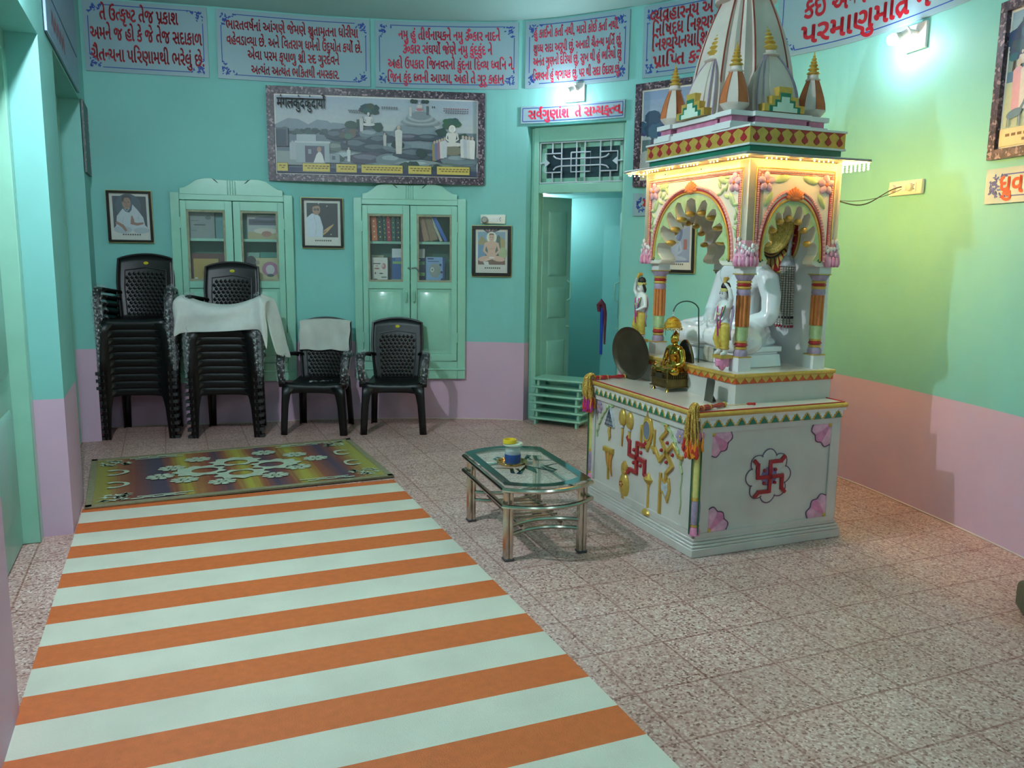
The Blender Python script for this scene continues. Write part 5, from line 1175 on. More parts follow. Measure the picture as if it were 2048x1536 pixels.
# ================================================================ THE MARBLE SHRINE  (local: u = depth of the plinth, v = along its front, z)
SRZ_ = .39089; SF = Vector((.9075, 3.948, 0))
SM = Matrix.Translation(SF) @ Rz(SRZ_)
shr = thing('marble_shrine', 'painted white marble shrine with plinth, arched pavilion and spire', 'shrine', SF, SRZ_)
ML = Matrix(((0, 1, 0, 0), (-1, 0, 0, 0), (0, 0, 1, 0), (0, 0, 0, 1)))      # front face: x = -v, y = into the face
def front(u0): return Tm(u0, 0, 0) @ ML
def side(v0): return Tm(0, v0, 0)
def back_side(v0): return Tm(0, v0, 0) @ Matrix(((-1, 0, 0, 0), (0, -1, 0, 0), (0, 0, 1, 0), (0, 0, 0, 1)))
m_mar2 = mat('veined_grey_marble', (206, 198, 190), .35, var=.1, scale=3.5, coat=.2)
m_mgold = mat('gold_leaf_paint', (212, 172, 84), .32, metal=.35, var=.12, scale=30, bump=.1, bscale=80)
m_mred = mat('temple_red_enamel', (168, 34, 40), .3, var=.08, scale=20, coat=.3)
m_mgreen = mat('temple_green_enamel', (34, 118, 92), .35, var=.08, scale=20, coat=.2)
m_mpink = mat('lotus_pink_paint', (216, 132, 166), .4, var=.25, scale=22)
m_mpurp = mat('violet_paint', (164, 142, 166), .4, var=.22, scale=26)
m_morg = mat('shaft_orange_paint', (204, 122, 62), .35, var=.12, scale=24)
m_moran2 = mat('keystone_orange_paint', (226, 126, 70), .45, var=.1, scale=24)
m_mlgreen = mat('pale_leaf_green_paint', (176, 196, 142), .45, var=.18, scale=26)
m_myel = mat('yellow_ochre_paint', (206, 194, 116), .4, var=.1, scale=24)
m_mbrown = mat('brick_red_line_paint', (134, 58, 42), .5, var=.15, scale=24)
m_silver = mat('silver_paint', (200, 204, 210), .3, metal=.25, var=.2, scale=40)
m_cream = mat('led_tinted_marble', (232, 222, 204), .4, var=.05, scale=5, coat=.1)  # marble tinted cream, the fairy lights' warmth put into the colour
m_grn_line = mat('dark_green_line', (36, 92, 62), .5, var=.1)
m_frz = mat('burnt_orange_ground', (206, 88, 44), .45, var=.1, scale=24)
m_spire = mat('weathered_spire_marble', (208, 192, 182), .45, var=.12, scale=5)
m_mirror = mat('grey_mirror_panel', (120, 126, 142), .2, var=.05)
U_, VV, H1, H2 = .962, 1.176, .741, .90
def part(name, mb, mats, parent=None, **k): return mb.build(name, mats, shr if parent is None else parent, **k)
b = MB(); b.bb(0, U_, 0, VV, 0, .045); b.add([], []); 
for i, (e, z0, z1) in enumerate(((.004, .045, .06), (.012, .06, .075), (.02, .075, .092))): b.bb(e, U_ - e, e, VV - e, z0, z1)
part('base_moulding', b, m_mar2, bevel=.004)
b = MB(); b.bb(.032, U_ - .032, .032, VV - .032, .09, .70); part('plinth_body', b, m_mar2)
def panel_frame(M, x0, x1, z0, z1, t=.05, X0=None, X1=None):
    q = MB(); d = .012
    q.bb(X0, X1, -d, 0, z1, .70, M=M); q.bb(X0, X1, -d, 0, .09, z0, M=M); q.bb(X0, x0, -d, 0, z0, z1, M=M); q.bb(x1, X1, -d, 0, z0, z1, M=M)
    return q
part('panel_border', panel_frame(front(.032), -1.098, -.132, .125, .632, X0=-VV + .034, X1=-.034), m_mar2, bevel=.003)
part('panel_border', panel_frame(side(.032), .108, .868, .118, .632, X0=.034, X1=U_ - .034), m_mar2, bevel=.003)
b = MB(); b.bb(.012, U_ - .012, .012, VV - .012, .70, H1 - .004); b.bb(.022, U_ - .022, .022, VV - .022, H1 - .004, H1); part('plinth_slab', b, mat('worn_slab_marble', (226, 216, 206), .22, var=.06, scale=4, coat=.3))
b = MB(); e = .012; c4 = [(e, e, .728), (U_ - e, e, .728), (U_ - e, VV - e, .728), (e, VV - e, .728)]
for i in range(4): b.tube([c4[i], c4[(i + 1) % 4]], .0125, 10)
part('gilt_edge', b, m_mgold)
b = MB(); e = .02; c4 = [(e, e, .742), (U_ - e, e, .742), (U_ - e, VV - e, .742), (e, VV - e, .742)]
for i in range(4): b.tube([c4[i], c4[(i + 1) % 4]], .004, 6)
part('red_line', b, m_mred)
def frieze(M, x0, x1, n, z0=.663, z1=.712):
    q = MB(); w = (x1 - x0) / n; h = z1 - z0
    q.bb(x0, x1, -.002, .004, z0 - .002, z1 + .004, 0, M)
    for i in range(n):
        c = x0 + (i + .5) * w
        st_ = [(-.5, 0), (-.5, .08), (-.36, .16), (-.36, .36), (-.22, .44), (-.22, .62), (-.08, .68), (0, .96), (.08, .68), (.22, .62), (.22, .44), (.36, .36), (.36, .16), (.5, .08), (.5, 0)]
        q.prism([(c + a * w * .98, z0 + v * h) for a, v in st_], -.006, -.002, 1, M)
        q.prism([(c + a * w * .7, z0 + v * h * .74) for a, v in st_], -.008, -.006, 2, M)
    return q
part('stepped_frieze', frieze(front(.018), -VV + .03, -.03, 20), [m_marble, m_mgold, m_mgreen])
part('stepped_frieze', frieze(side(.018), .03, U_ - .03, 13), [m_marble, m_mgold, m_mgreen])
# corner pilasters
for (u, v) in ((.034, .034), (.034, VV - .034)):
    q = MB(); T = Tm(u, v, 0)
    q.lathe([(.03, .112), (.031, .13), (.026, .15), (.022, .155)], 14, 3, T); q.lathe([(.026, .157), (.026, .166)], 14, 1, T)
    q.lathe([(.022, .167), (.026, .19), (.028, .26), (.025, .29)], 14, 4, T); q.lathe([(.024, .291), (.024, .31)], 14, 1, T)
    prof = [(.0235 if i % 2 else .0255, .31 + .285 * i / 40) for i in range(41)]; q.lathe(prof, 14, 2, T); q.lathe([(.022, .596), (.03, .61), (.032, .625), (.026, .64)], 14, 3, T)
    q.tube([(u - .031, v, .12), (u - .031, v, .62)], .004, 5, 5); q.tube([(u, v - .031, .12), (u, v - .031, .62)], .004, 5, 5)
    part('corner_pilaster', q, [m_marble, m_mgold, m_myel, m_mpink, m_mpurp, m_grn_line])
# ---- emblems
def swastika(M, cx, cz, s, w, d, mat_, rot=0., dots=True, name='swastika'):
    q = MB()
    def rt(x, z): return (cx + (x * cos(rot) - z * sin(rot)) * s, cz + (x * sin(rot) + z * cos(rot)) * s)
    for k in range(4):
        a = -k * pi / 2
        pts = [(0, 0), (0, 1), (.86, 1), (1.2, 1.34)]
        for i in range(3):
            (x0, z0), (x1, z1) = pts[i], pts[i + 1]; l = hypot(x1 - x0, z1 - z0); ux, uz = (x1 - x0) / l, (z1 - z0) / l; h = w / s / 2
            e0 = -h if i == 0 else h if i == 1 else -h * .2; e1 = h if i < 2 else 0
            corners = [(x0 + ux * -(-e0) - uz * h, z0 + uz * e0 + ux * h), (x1 + ux * e1 - uz * h, z1 + uz * e1 + ux * h), (x1 + ux * e1 + uz * h, z1 + uz * e1 - ux * h), (x0 + ux * e0 + uz * h, z0 + uz * e0 - ux * h)]
            q.prism([rt(x * cos(a) - z * sin(a), x * sin(a) + z * cos(a)) for x, z in corners], -d, .002, 0, M)
        if dots:
            x, z = rt(.5 * cos(a + pi / 4) * 1.25, .5 * sin(a + pi / 4) * 1.25); q.ball((x, -.004, z), (w * .5, .012, w * .5), 1, 10, M)
    return part(name, q, [mat_, m_mred], bevel=.002)
FM = front(.032)
swastika(FM, -.594, .378, .084, .022, .014, m_mred)
swastika(FM, -.300, .475, .084, .02, .014, m_mgold, rot=.76)
def emb(name, fn, mats): q = MB(); fn(q); return part(name, q, mats, bevel=.0015)
def e_parasol(q):
    x, z = -.912, .52
    q.prism([(x - .052, z - .025), (x - .04, z + .02), (x - .02, z + .062), (x, z + .085), (x + .02, z + .062), (x + .04, z + .02), (x + .052, z - .025)], -.014, 0, 0, FM)
    for k in range(-2, 3): q.tube([(x + k * .02, -.015, z - .024), (x + k * .011, -.015, z + .03), (x, -.012, z + .083)], .0028, 5, 1, FM)
    for h in (-.005, .018, .04): q.tube([(x - .048 + h * .5, -.015, z + h - .01), (x + .048 - h * .5, -.015, z + h - .01)], .0025, 5, 1, FM)
    q.tube([(x, -.008, z - .03), (x - .004, -.01, z - .06), (x + .006, -.01, z - .085), (x - .002, -.01, z - .115)], [.009, .009, .007, .003], 8, 2, FM)
emb('parasol_emblem', e_parasol, [m_silver, mat('dark_lead', (60, 66, 78), .5), m_mgold])
for x, z in ((-.765, .575), (-.685, .57)):
    def e_fan(q):
        q.ball((x, -.004, z), (.036, .02, .052), 0, 16, FM); q.tube([(x, -.006, z - .045), (x, -.008, z - .06)], .012, 8, 1, FM); q.tube([(x, -.006, z - .06), (x - .002, -.006, z - .17)], [.008, .005], 8, 0, FM)
    emb('fan_emblem', e_fan, [m_mgold, m_silver])
def e_mirror(q):
    x, z = -.49, .555
    q.prism([(x + (.052 + .006 * cos(6 * t)) * cos(t), z + .078 * sin(t)) for t in (2 * pi * k / 32 for k in range(32))], -.012, 0, 0, FM)
    q.prism([(x - .026, z + .07), (x - .012, z + .085), (x, z + .112), (x + .012, z + .085), (x + .026, z + .07)], -.012, 0, 0, FM); q.prism([(x - .03, z - .068), (x + .03, z - .068), (x + .012, z - .1), (x, z - .122), (x - .012, z - .1)], -.012, 0, 0, FM)
    q.prism(circ(x, z, .037, 24, rz=.054), -.014, -.011, 1, FM); q.tube([(x + .037 * cos(t), -.014, z + .054 * sin(t)) for t in (2 * pi * k / 24 for k in range(24))], .005, 6, 0, FM, closed=True)
    for s_ in (-1, 1): q.bb(x + s_ * .068 - .006, x + s_ * .068 + .006, -.012, 0, z - .115, z + .02, 0, FM); q.bb(min(x + s_ * .05, x + s_ * .068), max(x + s_ * .05, x + s_ * .068), -.01, 0, z - .006, z + .006, 0, FM)
emb('mirror_emblem', e_mirror, [m_mgold, m_mirror])
def e_banner(q):
    x, z = -.915, .30
    q.bb(x - .055, x + .055, -.016, 0, z + .035, z + .065, 1, FM)
    for k in range(7): q.tube([(x - .05 + k * .0165, -.018, z + .037), (x - .05 + k * .0165, -.018, z + .063)], .0035, 5, 1, FM)
    q.prism([(x - .045, z + .035), (x + .045, z + .035), (x + .03, z - .01), (x + .03, z - .05), (x + .042, z - .105), (x + .012, z - .06), (x, z - .06), (x - .018, z - .055), (x - .032, z - .02)], -.009, 0, 0, FM); q.bb(x - .006, x + .004, -.014, 0, z - .13, z + .035, 1, FM)
emb('banner_emblem', e_banner, [mat('banner_ochre', (190, 130, 56), .4, var=.1), m_mgold])
def e_pot(q):
    x, z = -.725, .205
    q.ball((x, -.002, z - .02), (.05, .026, .075), 0, 18, FM); q.prism([(x - .016, z + .045), (x + .016, z + .045), (x + .03, z + .07), (x - .03, z + .07)], -.016, 0, 0, FM); q.prism([(x - .032, z + .072), (x + .032, z + .072), (x + .026, z + .1), (x, z + .125), (x - .026, z + .1)], -.014, 0, 0, FM); q.prism([(x - .02, z - .1), (x + .02, z - .1), (x + .014, z - .086), (x - .014, z - .086)], -.014, 0, 0, FM)
    for k in range(5): q.ball((x + .014 * cos(k * 1.257), -.0265, z - .01 + .014 * sin(k * 1.257)), (.007, .003, .007), 1, 8, FM)
emb('pot_emblem', e_pot, [m_mgold, m_mbrown])
def e_lamp(q):
    x, z = -.47, .20
    q.lathe([(.0, -.115), (.045, -.112), (.045, -.1), (.03, -.085), (.014, -.08), (.01, -.07), (.009, .04), (.014, .05), (.012, .058), (.03, .07), (.042, .088), (.02, .1), (.008, .118), (0, .124)], 18, 0, FM @ Tm(x, -.002, z) @ Matrix.Diagonal((1, .6, 1, 1)))
emb('lamp_emblem', e_lamp, [m_mgold])
def e_axe(q):
    x, z = -.345, .27
    q.bb(x - .008, x + .008, -.014, 0, z - .14, z + .085, 0, FM)
    q.prism([(x + .008, z + .06), (x + .045, z + .045), (x + .08, z + .075), (x + .092, z + .01), (x + .07, z - .065), (x + .03, z - .02), (x + .008, z - .02)], -.01, 0, 0, FM); q.prism([(x + .014, z + .045), (x + .044, z + .034), (x + .072, z + .05), (x + .078, z + .008), (x + .062, z - .04), (x + .034, z - .006), (x + .014, z - .006)], -.0125, -.01, 1, FM)
emb('axe_emblem', e_axe, [m_mgold, m_silver])
def flower(q, M, x, z, r, n, mi=0, ci=1, d=.008, ph=0.):
    for k in range(n): a = ph + 2 * pi * k / n; q.ball((0, 0, 0), (r * .46, d, r * .34), mi, 12, M @ Tm(x + r * .5 * cos(a), -d * .4, z + r * .5 * sin(a)) @ Matrix.Rotation(-a, 4, 'Y'))
    q.ball((x, -d, z), (r * .17, d * .8, r * .17), ci, 10, M)
for x in (-1.055, -.185): q = MB(); flower(q, FM, x, .585, .044, 6, d=.006); part('violet_flower', q, [m_mpurp, m_mgold])
for sg, xc in ((-1, -1.075), (1, -.16)):
    q = MB(); pts = []
    for k in range(22):
        t = k / 21; x = xc - sg * 0 + (-sg) * (t ** 1.4) * .20; z = .40 + .22 * min(1, (t * 1.25)) ** .8 + .006 * sin(k * 1.9); pts.append((x + .006 * cos(k * 1.9), -.004, z))
    q.tube(pts, .007, 6, 0, FM)
    if sg > 0: q.tube([(xc - .0 + .004 * sin(k), -.003, .40 - .02 * k) for k in range(12)], .004, 5, 0, FM)
    part('vine_moulding', q, m_mlgreen)
# side face: lotus with swastika, quarter lotuses in the corners
SMf = side(.032)
q = MB()
for k in range(8): a = 2 * pi * k / 8; q.ball((0, 0, 0), (.062, .010, .05), 0, 16, SMf @ Tm(.474 + .082 * cos(a), -.001, .378 + .082 * sin(a)) @ Matrix.Rotation(-a, 4, 'Y'))
for k in range(8):
    a = 2 * pi * k / 8; cx, cz = .474 + .082 * cos(a), .378 + .082 * sin(a)
    q.tube([(cx + .062 * cos(t) * cos(a) - .05 * sin(t) * sin(a), -.004, cz + .062 * cos(t) * sin(a) + .05 * sin(t) * cos(a)) for t in (-1.9 + 3.8 * j / 14 for j in range(15))], .0025, 5, 1, SMf)
q.ball((.474, -.004, .378), (.06, .009, .06), 2, 18, SMf)
part('lotus_relief', q, [m_mar2, mat('lotus_outline', (110, 76, 104), .5), mat('violet_wash', (138, 116, 158), .45, var=.2, scale=30)])
swastika(side(.022), .474, .378, .078, .019, .012, m_mred)
for cx, cz, sx, sz in ((.108, .632, 1, -1), (.868, .632, -1, -1), (.108, .118, 1, 1), (.868, .118, -1, 1)):
    q = MB()
    for k in range(3):
        a = pi / 4 + (k - 1) * .52; L = .125
        q.ball((0, 0, 0), (L * .52, .009, .042), 1 if k != 1 else 0, 14, SMf @ Tm(cx + sx * L * .52 * cos(a), -.001, cz + sz * L * .52 * sin(a)) @ Matrix.Rotation(-atan2(sz * sin(a), sx * cos(a)), 4, 'Y'))
    q.prism([(cx, cz)] + [(cx + sx * .115 * cos(t), cz + sz * .115 * sin(t)) for t in (pi / 2 * k / 10 for k in range(11))], -.003, 0, 0, SMf)
    q.tube([(cx + sx * (.118 + .014 * sin(t * 6) ** 2) * cos(t), -.003, cz + sz * (.118 + .014 * sin(t * 6) ** 2) * sin(t)) for t in (pi / 2 * k / 18 for k in range(19))], .003, 5, 3, SMf)
    q.ball((cx + sx * .008, -.004, cz + sz * .008), (.014, .01, .014), 2, 10, SMf)
    part('corner_lotus', q, [m_mpink, mat('pale_lotus_pink', (226, 168, 190), .4, var=.2, scale=26), m_mgold, mat('lotus_outline', (110, 76, 104), .5)])
# ---- upper plinth
u0, u1, v0, v1 = .3235, .975, .144, 1.16
b = MB(); b.bb(u0 + .012, u1 - .012, v0 + .012, v1 - .012, H1, .855); part('upper_plinth', b, m_mar2)
b = MB(); b.bb(u0, u1, v0, v1, .886, H2); part('upper_slab', b, mat('worn_slab_marble', (226, 216, 206), .22))
b = MB(); c4 = [(u0, v0, .889), (u1, v0, .889), (u1, v1, .889), (u0, v1, .889)]
for i in range(4): b.tube([c4[i], c4[(i + 1) % 4]], .011, 8)
part('gilt_edge', b, m_mgold)
def petals(M, x0, x1, n, z0, z1):
    q = MB(); w = (x1 - x0) / n; q.bb(x0, x1, 0, .01, z0, z1, 1, M)
    for i in range(n):
        c = x0 + (i + .5) * w; q.prism([(c - w * .47, z1), (c - w * .44, z1 - (z1 - z0) * .3), (c - w * .2, z1 - (z1 - z0) * .62), (c, z0 + .002), (c + w * .2, z1 - (z1 - z0) * .62), (c + w * .44, z1 - (z1 - z0) * .3), (c + w * .47, z1)], -.005, 0, 0, M)
    return q
part('petal_frieze', petals(front(u0 + .004), -v1 + .003, -v0 - .003, 17, .846, .884), [m_mgold, m_frz])
part('petal_frieze', petals(side(v0 + .004), u0 + .003, u1 - .003, 12, .846, .884), [m_mgold, m_frz])
# ---- pavilion: columns, back wall, arch panels
def column(u, v):
    q = MB(); T = Tm(u, v, 0)
    q.box((u, v, .937), (.078, .078, .074), 0); q.box((u, v, .976), (.082, .082, .006), 1)
    q.lathe([(.036, .979), (.038, 1.0), (.03, 1.015)], 16, 2, T); q.lathe([(.032, 1.016), (.034, 1.022), (.03, 1.028)], 16, 1, T); q.lathe([(.03, 1.03), (.037, 1.038), (.03, 1.05)], 16, 3, T); q.lathe([(.031, 1.05), (.034, 1.055), (.031, 1.06)], 16, 1, T)
    q.lathe([(.03, 1.061), (.034, 1.08), (.034, 1.125), (.036, 1.132), (.03, 1.135)], 12, 4, T)
    n = 24; vs = []
    q.lathe([(.03, 1.13), (.03, 1.30)], 10, 5, T, sm=False)
    for k in range(10): a = 2 * pi * k / 10; q.tube([(u + .030 * cos(a), v + .030 * sin(a), 1.135), (u + .030 * cos(a), v + .030 * sin(a), 1.298)], .0075, 6, 5)
    q.lathe([(.034, 1.298), (.038, 1.31), (.035, 1.33)], 14, 2, T); q.lathe([(.036, 1.331), (.04, 1.338), (.036, 1.345)], 16, 1, T); q.lathe([(.034, 1.345), (.04, 1.352), (.034, 1.362)], 16, 3, T); q.lathe([(.036, 1.362), (.041, 1.368), (.037, 1.374)], 16, 1, T)
    q.lathe([(.036, 1.375), (.05, 1.40), (.052, 1.405)], 16, 2, T, sq=(1, 1)); q.box((u, v, 1.409), (.086, .086, .006), 1); q.box((u, v, 1.432), (.08, .08, .042), 0)
    part('column', q, [m_marble, m_mgold, m_mpurp, m_mred, m_mlgreen, m_morg], bevel=.0)
for u, v in ((.425, .25), (.425, 1.055), (.9, .225), (.9, 1.08)): column(u, v)
BU0, BU1, BV0, BV1, BZ0, BZ1 = .352, .945, .164, 1.14, 1.45, 1.987
b = MB(); b.bb(.886, BU1, .2, 1.10, H2, BZ1 - .01); part('back_wall', b, m_marble)
b = MB(); b.bb(BU0 + .01, BU1, BV0 + .01, BV1 - .01, BZ1 - .02, BZ1); part('pavilion_ceiling', b, m_cream)
b = MB(); b.bb(.91, BU1, BV0, BV1, BZ0, BZ1); part('rear_lintel', b, m_cream)
def arch_panel(M, a0, a1, c, hw, zap, zsp=1.478, n=9, th=.10, deco=True, knob_len=.03):
    H = zap - zsp
    def outer(t, k=1.):                                             # t 0..1 from left spring to right spring
        a = pi * (1 - t); x = cos(a); z = sin(a)
        return (c + k * hw * math.copysign(abs(x) ** .86, x), zsp + k * H * (z ** .92) + (0.02 * H) * max(0, z - .9))
    cus = []; tips = []
    per_ = 14
    for i in range(n):
        for j in range(per_):
            s = (i + j / per_) / n; q = abs(sin(pi * j / per_)) ** .5
            k = .70 + .225 * q; cus.append(outer(s, k))
        if i > 0: tips.append(outer(i / n, .70))
    cus.append(outer(1, .70))
    cus[:3] = [outer(0, .76), outer(.012, .80), outer(.03, .86)]; cus[-3:] = [outer(.97, .86), outer(.988, .80), outer(1, .76)]
    lx, rx = cus[0][0], cus[-1][0]
    legl = [(a0 + .035, BZ0), (lx - .03, BZ0), (lx - .004, BZ0 + .012)]
    legr = [(rx + .004, BZ0 + .012), (rx + .03, BZ0), (a1 - .035, BZ0)]
    poly = [(a0, BZ1 - .004), (a0, BZ0 + .02)] + legl + cus + legr + [(a1, BZ0 + .02), (a1, BZ1 - .004)]
    q = MB(); q.prism(list(reversed(poly)), 0, th, 0, M); po = part('arch_panel', q, m_cream, bevel=.004)
    for x, z in tips:
        q = MB(); q.ball((x, th * .36, z), (.0185, th * .34, .017), 0, 12, M); q.build('gilt_cusp', m_mgold, po)
    if not deco: return po
    N_ = 36; g_ = MB()
    for i in range(N_):
        t0, t1 = i / N_, (i + 1) / N_
        def cu(t):
            f_ = t * (len(cus) - 1); k = min(int(f_), len(cus) - 2); r_ = f_ - k
            return (cus[k][0] + (cus[k + 1][0] - cus[k][0]) * r_, cus[k][1] + (cus[k + 1][1] - cus[k][1]) * r_)
        g_.add([(*outer(t0, .97)[:1], -.003, outer(t0, .97)[1]), (outer(t1, .97)[0], -.003, outer(t1, .97)[1]), (cu(t1)[0], -.003, cu(t1)[1]), (cu(t0)[0], -.003, cu(t0)[1])], [(0, 1, 2, 3)], 0, M)
    g_.build('green_spandrel', m_mlgreen, po, recalc=False)
    A = [outer(i / 40) for i in range(41)]
    L = [(A[0][0], BZ0 + .03)] + A + [(A[-1][0], BZ0 + .03)]
    for off, r_, mm, nm in ((.0, .0065, m_mgold, 'gilt_arch_line'), (.012, .004, m_mred, 'red_arch_line'), (.026, .0105, m_mpink, 'pink_rope_arch')):
        q = MB(); k = 1 + off / hw; B_ = [outer(i / 60, k) for i in range(61)]; B_ = [(B_[0][0], BZ0 + .04)] + B_ + [(B_[-1][0], BZ0 + .04)]
        if nm.startswith('pink'):
            q.tube([(x, -.002, z) for x, z in B_], .008, 6, 0, M)
            for i in range(1, len(B_) - 1): q.ball((B_[i][0], -.006, B_[i][1]), (.010, .006, .006), 1, 6, M)
            q.build(nm, [mat('dusty_pink_paint', (224, 150, 146), .45, var=.15, scale=30), mat('pale_rope_pink', (232, 170, 166), .45, var=.15, scale=30)], po)
        else: q.tube([(x, -.003, z) for x, z in B_], r_, 6, 0, M); q.build(nm, mm, po)
    # rectangular borders
    bx0, bx1, bz = a0 + .045, a1 - .045, BZ1 - .045
    R = [(bx0, BZ0 + .075), (bx0, bz), (bx1, bz), (bx1, BZ0 + .075)]
    q = MB(); q.tube([(x, -.002, z) for x, z in R], .004, 5, 0, M)
    R3 = [(bx0 + .014, BZ0 + .05), (bx0 + .014, bz - .014), (bx1 - .014, bz - .014), (bx1 - .014, BZ0 + .05)]
    pts = []
    for i in range(3):
        (x_, z_), (x2, z2) = R3[i], R3[i + 1]; m_ = max(2, int(hypot(x2 - x_, z2 - z_) / .011))
        pts += [(x_ + (x2 - x_) * k / m_, z_ + (z2 - z_) * k / m_) for k in range(m_)]
    for x_, z_ in pts: q.ball((x_, -.003, z_), (.009, .006, .0065), 1, 6, M)
    R4 = [(bx0 + .026, BZ0 + .05), (bx0 + .026, bz - .026), (bx1 - .026, bz - .026), (bx1 - .026, BZ0 + .05)]; q.tube([(x_, -.001, z_) for x_, z_ in R4], .0035, 5, 2, M)
    q.build('rope_border', [m_mgold, mat('dusty_pink_paint', (224, 150, 146), .45), m_mred], po)
    # keystone
    q = MB()
    for k in range(-3, 4): q.ball((0, 0, 0), (.011, .012, .034 - .003 * abs(k)), 0, 10, M @ Tm(c + k * .011, -.008, zap + .032 - .004 * abs(k)) @ Matrix.Rotation(k * .28, 4, 'Y'))
    q.ball((c - .04, -.008, zap + .012), (.014, .01, .012), 0, 10, M); q.ball((c + .04, -.008, zap + .012), (.014, .01, .012), 0, 10, M); q.ball((c, -.006, zap + .006), (.042, .012, .014), 0, 12, M)
    q.build('keystone_leaf', m_moran2, po)
    for s_ in (-1, 1):
        fx, fz = (a0 + .105 if s_ < 0 else a1 - .105), BZ1 - .115
        q = MB(); flower(q, M, fx, fz, .056, 5, d=.012, ph=.3); q.build('panel_flower', [mat('mauve_petal', (200, 160, 178), .45, var=.2, scale=30), m_moran2], po)
        q = MB()
        def leafb(x, z, L_, W_, a): q.ball((0, 0, 0), (L_, .008, W_), 0, 10, M @ Tm(x, -.002, z) @ Matrix.Rotation(a, 4, 'Y'))
        dx = -s_
        leafb(fx + dx * .10, fz + .02, .05, .02, s_ * .25); leafb(fx + dx * .02, fz - .085, .045, .017, s_ * 1.0)
        if a1 - a0 > .7:
            for k in range(7): leafb(fx + dx * (.07 + .03 * (k % 3)), fz + .03 - .016 * k, .024, .009, .6 * k)
            for k in range(6): leafb(fx - dx * .015 + .01 * (k % 2), fz - .11 - .03 * k, .022, .009, .9 * k)
        q.build('leaf_relief', m_mlgreen, po)
        q = MB(); sx = A[0][0] if s_ < 0 else A[-1][0]; q.tube([(sx - s_ * 0 + (.012 * (1 - k / 14)) * cos(k * .55) * -s_, -.004, BZ0 + .028 + (.012 * (1 - k / 14)) * sin(k * .55)) for k in range(14)], .0035, 5, 0, M); q.build('arch_scroll', m_grn_line, po)
    return po
arch_panel(front(BU0), -BV1, -BV0, -.655, .365, 1.845, n=9)
arch_panel(side(BV0), BU0, BU1, .641, .192, 1.79, n=8, th=.075)
arch_panel(back_side(BV1), -BU1, -BU0, -.641, .192, 1.79, n=8, deco=False)
# corner lotus capitals
for u, v in ((BU0 + .03, BV0 + .03), (BU0 + .03, BV1 - .03), (BU1 - .03, BV0 + .03)):
    q = MB(); q.lathe([(.056, 1.448), (.066, 1.465), (.062, 1.50), (.05, 1.54), (.046, 1.58)], 4, 1, Tm(u, v, 0), ph=pi / 4, sm=False)
    rr = random.Random(int(u * 100))
    for k in range(18): a = 2 * pi * k / 18; q.ball((u + .055 * cos(a), v + .055 * sin(a), 1.476), (.011, .011, .028), 0 if k % 2 else 1, 8)
    for k in range(44): a = 2 * pi * rr.random(); h = rr.random(); q.ball((u + (.056 - .012 * h) * cos(a), v + (.056 - .012 * h) * sin(a), 1.505 + .085 * h), (.0085, .0085, .012), 1 if h < .2 else 2, 6)
    for a in (2.2, 3.1, 4.0, 5.2): q.tube([(u + .05 * cos(a) + .012 * sin(t), v + .05 * sin(a), 1.53 + .03 * t / 3 + .01 * cos(t)) for t in (k * .5 for k in range(9))], .0045, 6, 2)
    part('lotus_capital', q, [m_mpink, mat('pale_lotus_pink', (226, 168, 190), .4), m_marble])
# faded orange dedication on the front lintel
q = MB(); rr = random.Random(12); FL_ = front(BU0); x = -.90
while x < -.60:
    h = rr.choice((.014, .018, .018)); 
    for s_ in strip([(x, 1.957), (x + .001, 1.957 + h), (x + .009, 1.957 + h * rr.random()), (x + .010, 1.957 + h * .2)], .0035): q.add([(v_[0], -.0012, v_[1]) for v_ in s_], [(0, 1, 2, 3)], 0, FL_)
    x += .017 if rr.random() < .85 else .03
part('faded_dedication', q, m_moran2)
q = MB()
for x in (-.93, -.575): q.lathe([(0, 0), (.004, 0), (.003, .003), (0, .004)], 8, 0, FL_ @ Tm(x, 0, 1.965) @ Matrix.Rotation(pi / 2, 4, 'X'))
part('screw_head', q, m_black)
# ---- eaves slab, fascia
PU0, PU1, PV0, PV1 = .252, 1.046, .063, 1.241
b = MB(); b.bb(PU0, PU1, PV0, PV1, 1.989, 2.004); part('eaves_slab', b, mat('grey_granite_slab', (150, 148, 146), .4, var=.12, scale=30), bevel=.003)
FU0, FU1, FV0, FV1 = .325, .93, .14, 1.10
b = MB(); b.bb(FU0 + .03, FU1 - .03, FV0 + .03, FV1 - .03, 2.004, 2.02, 0); b.bb(FU0 + .012, FU1 - .012, FV0 + .012, FV1 - .012, 2.018, 2.046, 1); b.bb(FU0 - .004, FU1 + .004, FV0 - .004, FV1 + .004, 2.046, 2.056, 0)
b.bb(FU0, FU1, FV0, FV1, 2.056, 2.134, 2); b.bb(FU0 - .006, FU1 + .006, FV0 - .006, FV1 + .006, 2.134, 2.144, 0); part('roof_fascia', b, [m_marble, m_mgreen, m_mgold])
def ogee(M, x0, x1, n):
    q = MB(); w = (x1 - x0) / n; z0, z1 = 2.06, 2.132
    h = z1 - z0
    for i in range(n):
        c = x0 + (i + .5) * w
        q.prism([(c, z0 + .06 * h), (c + w * .22, z0 + .22 * h), (c + w * .26, z0 + .36 * h), (c + w * .14, z0 + .5 * h), (c + w * .06, z0 + .62 * h), (c + w * .0, z0 + .68 * h), (c - w * .06, z0 + .62 * h), (c - w * .14, z0 + .5 * h), (c - w * .26, z0 + .36 * h), (c - w * .22, z0 + .22 * h)], -.003, 0, 0, M)
        q.prism([(c - w * .44, z1), (c - w * .1, z1 - .2 * h), (c, z1 - .33 * h), (c + w * .1, z1 - .2 * h), (c + w * .44, z1)], -.003, 0, 0, M)
    return q
part('ogee_frieze', ogee(front(FU0), -FV1, -FV0, 10), m_mred)
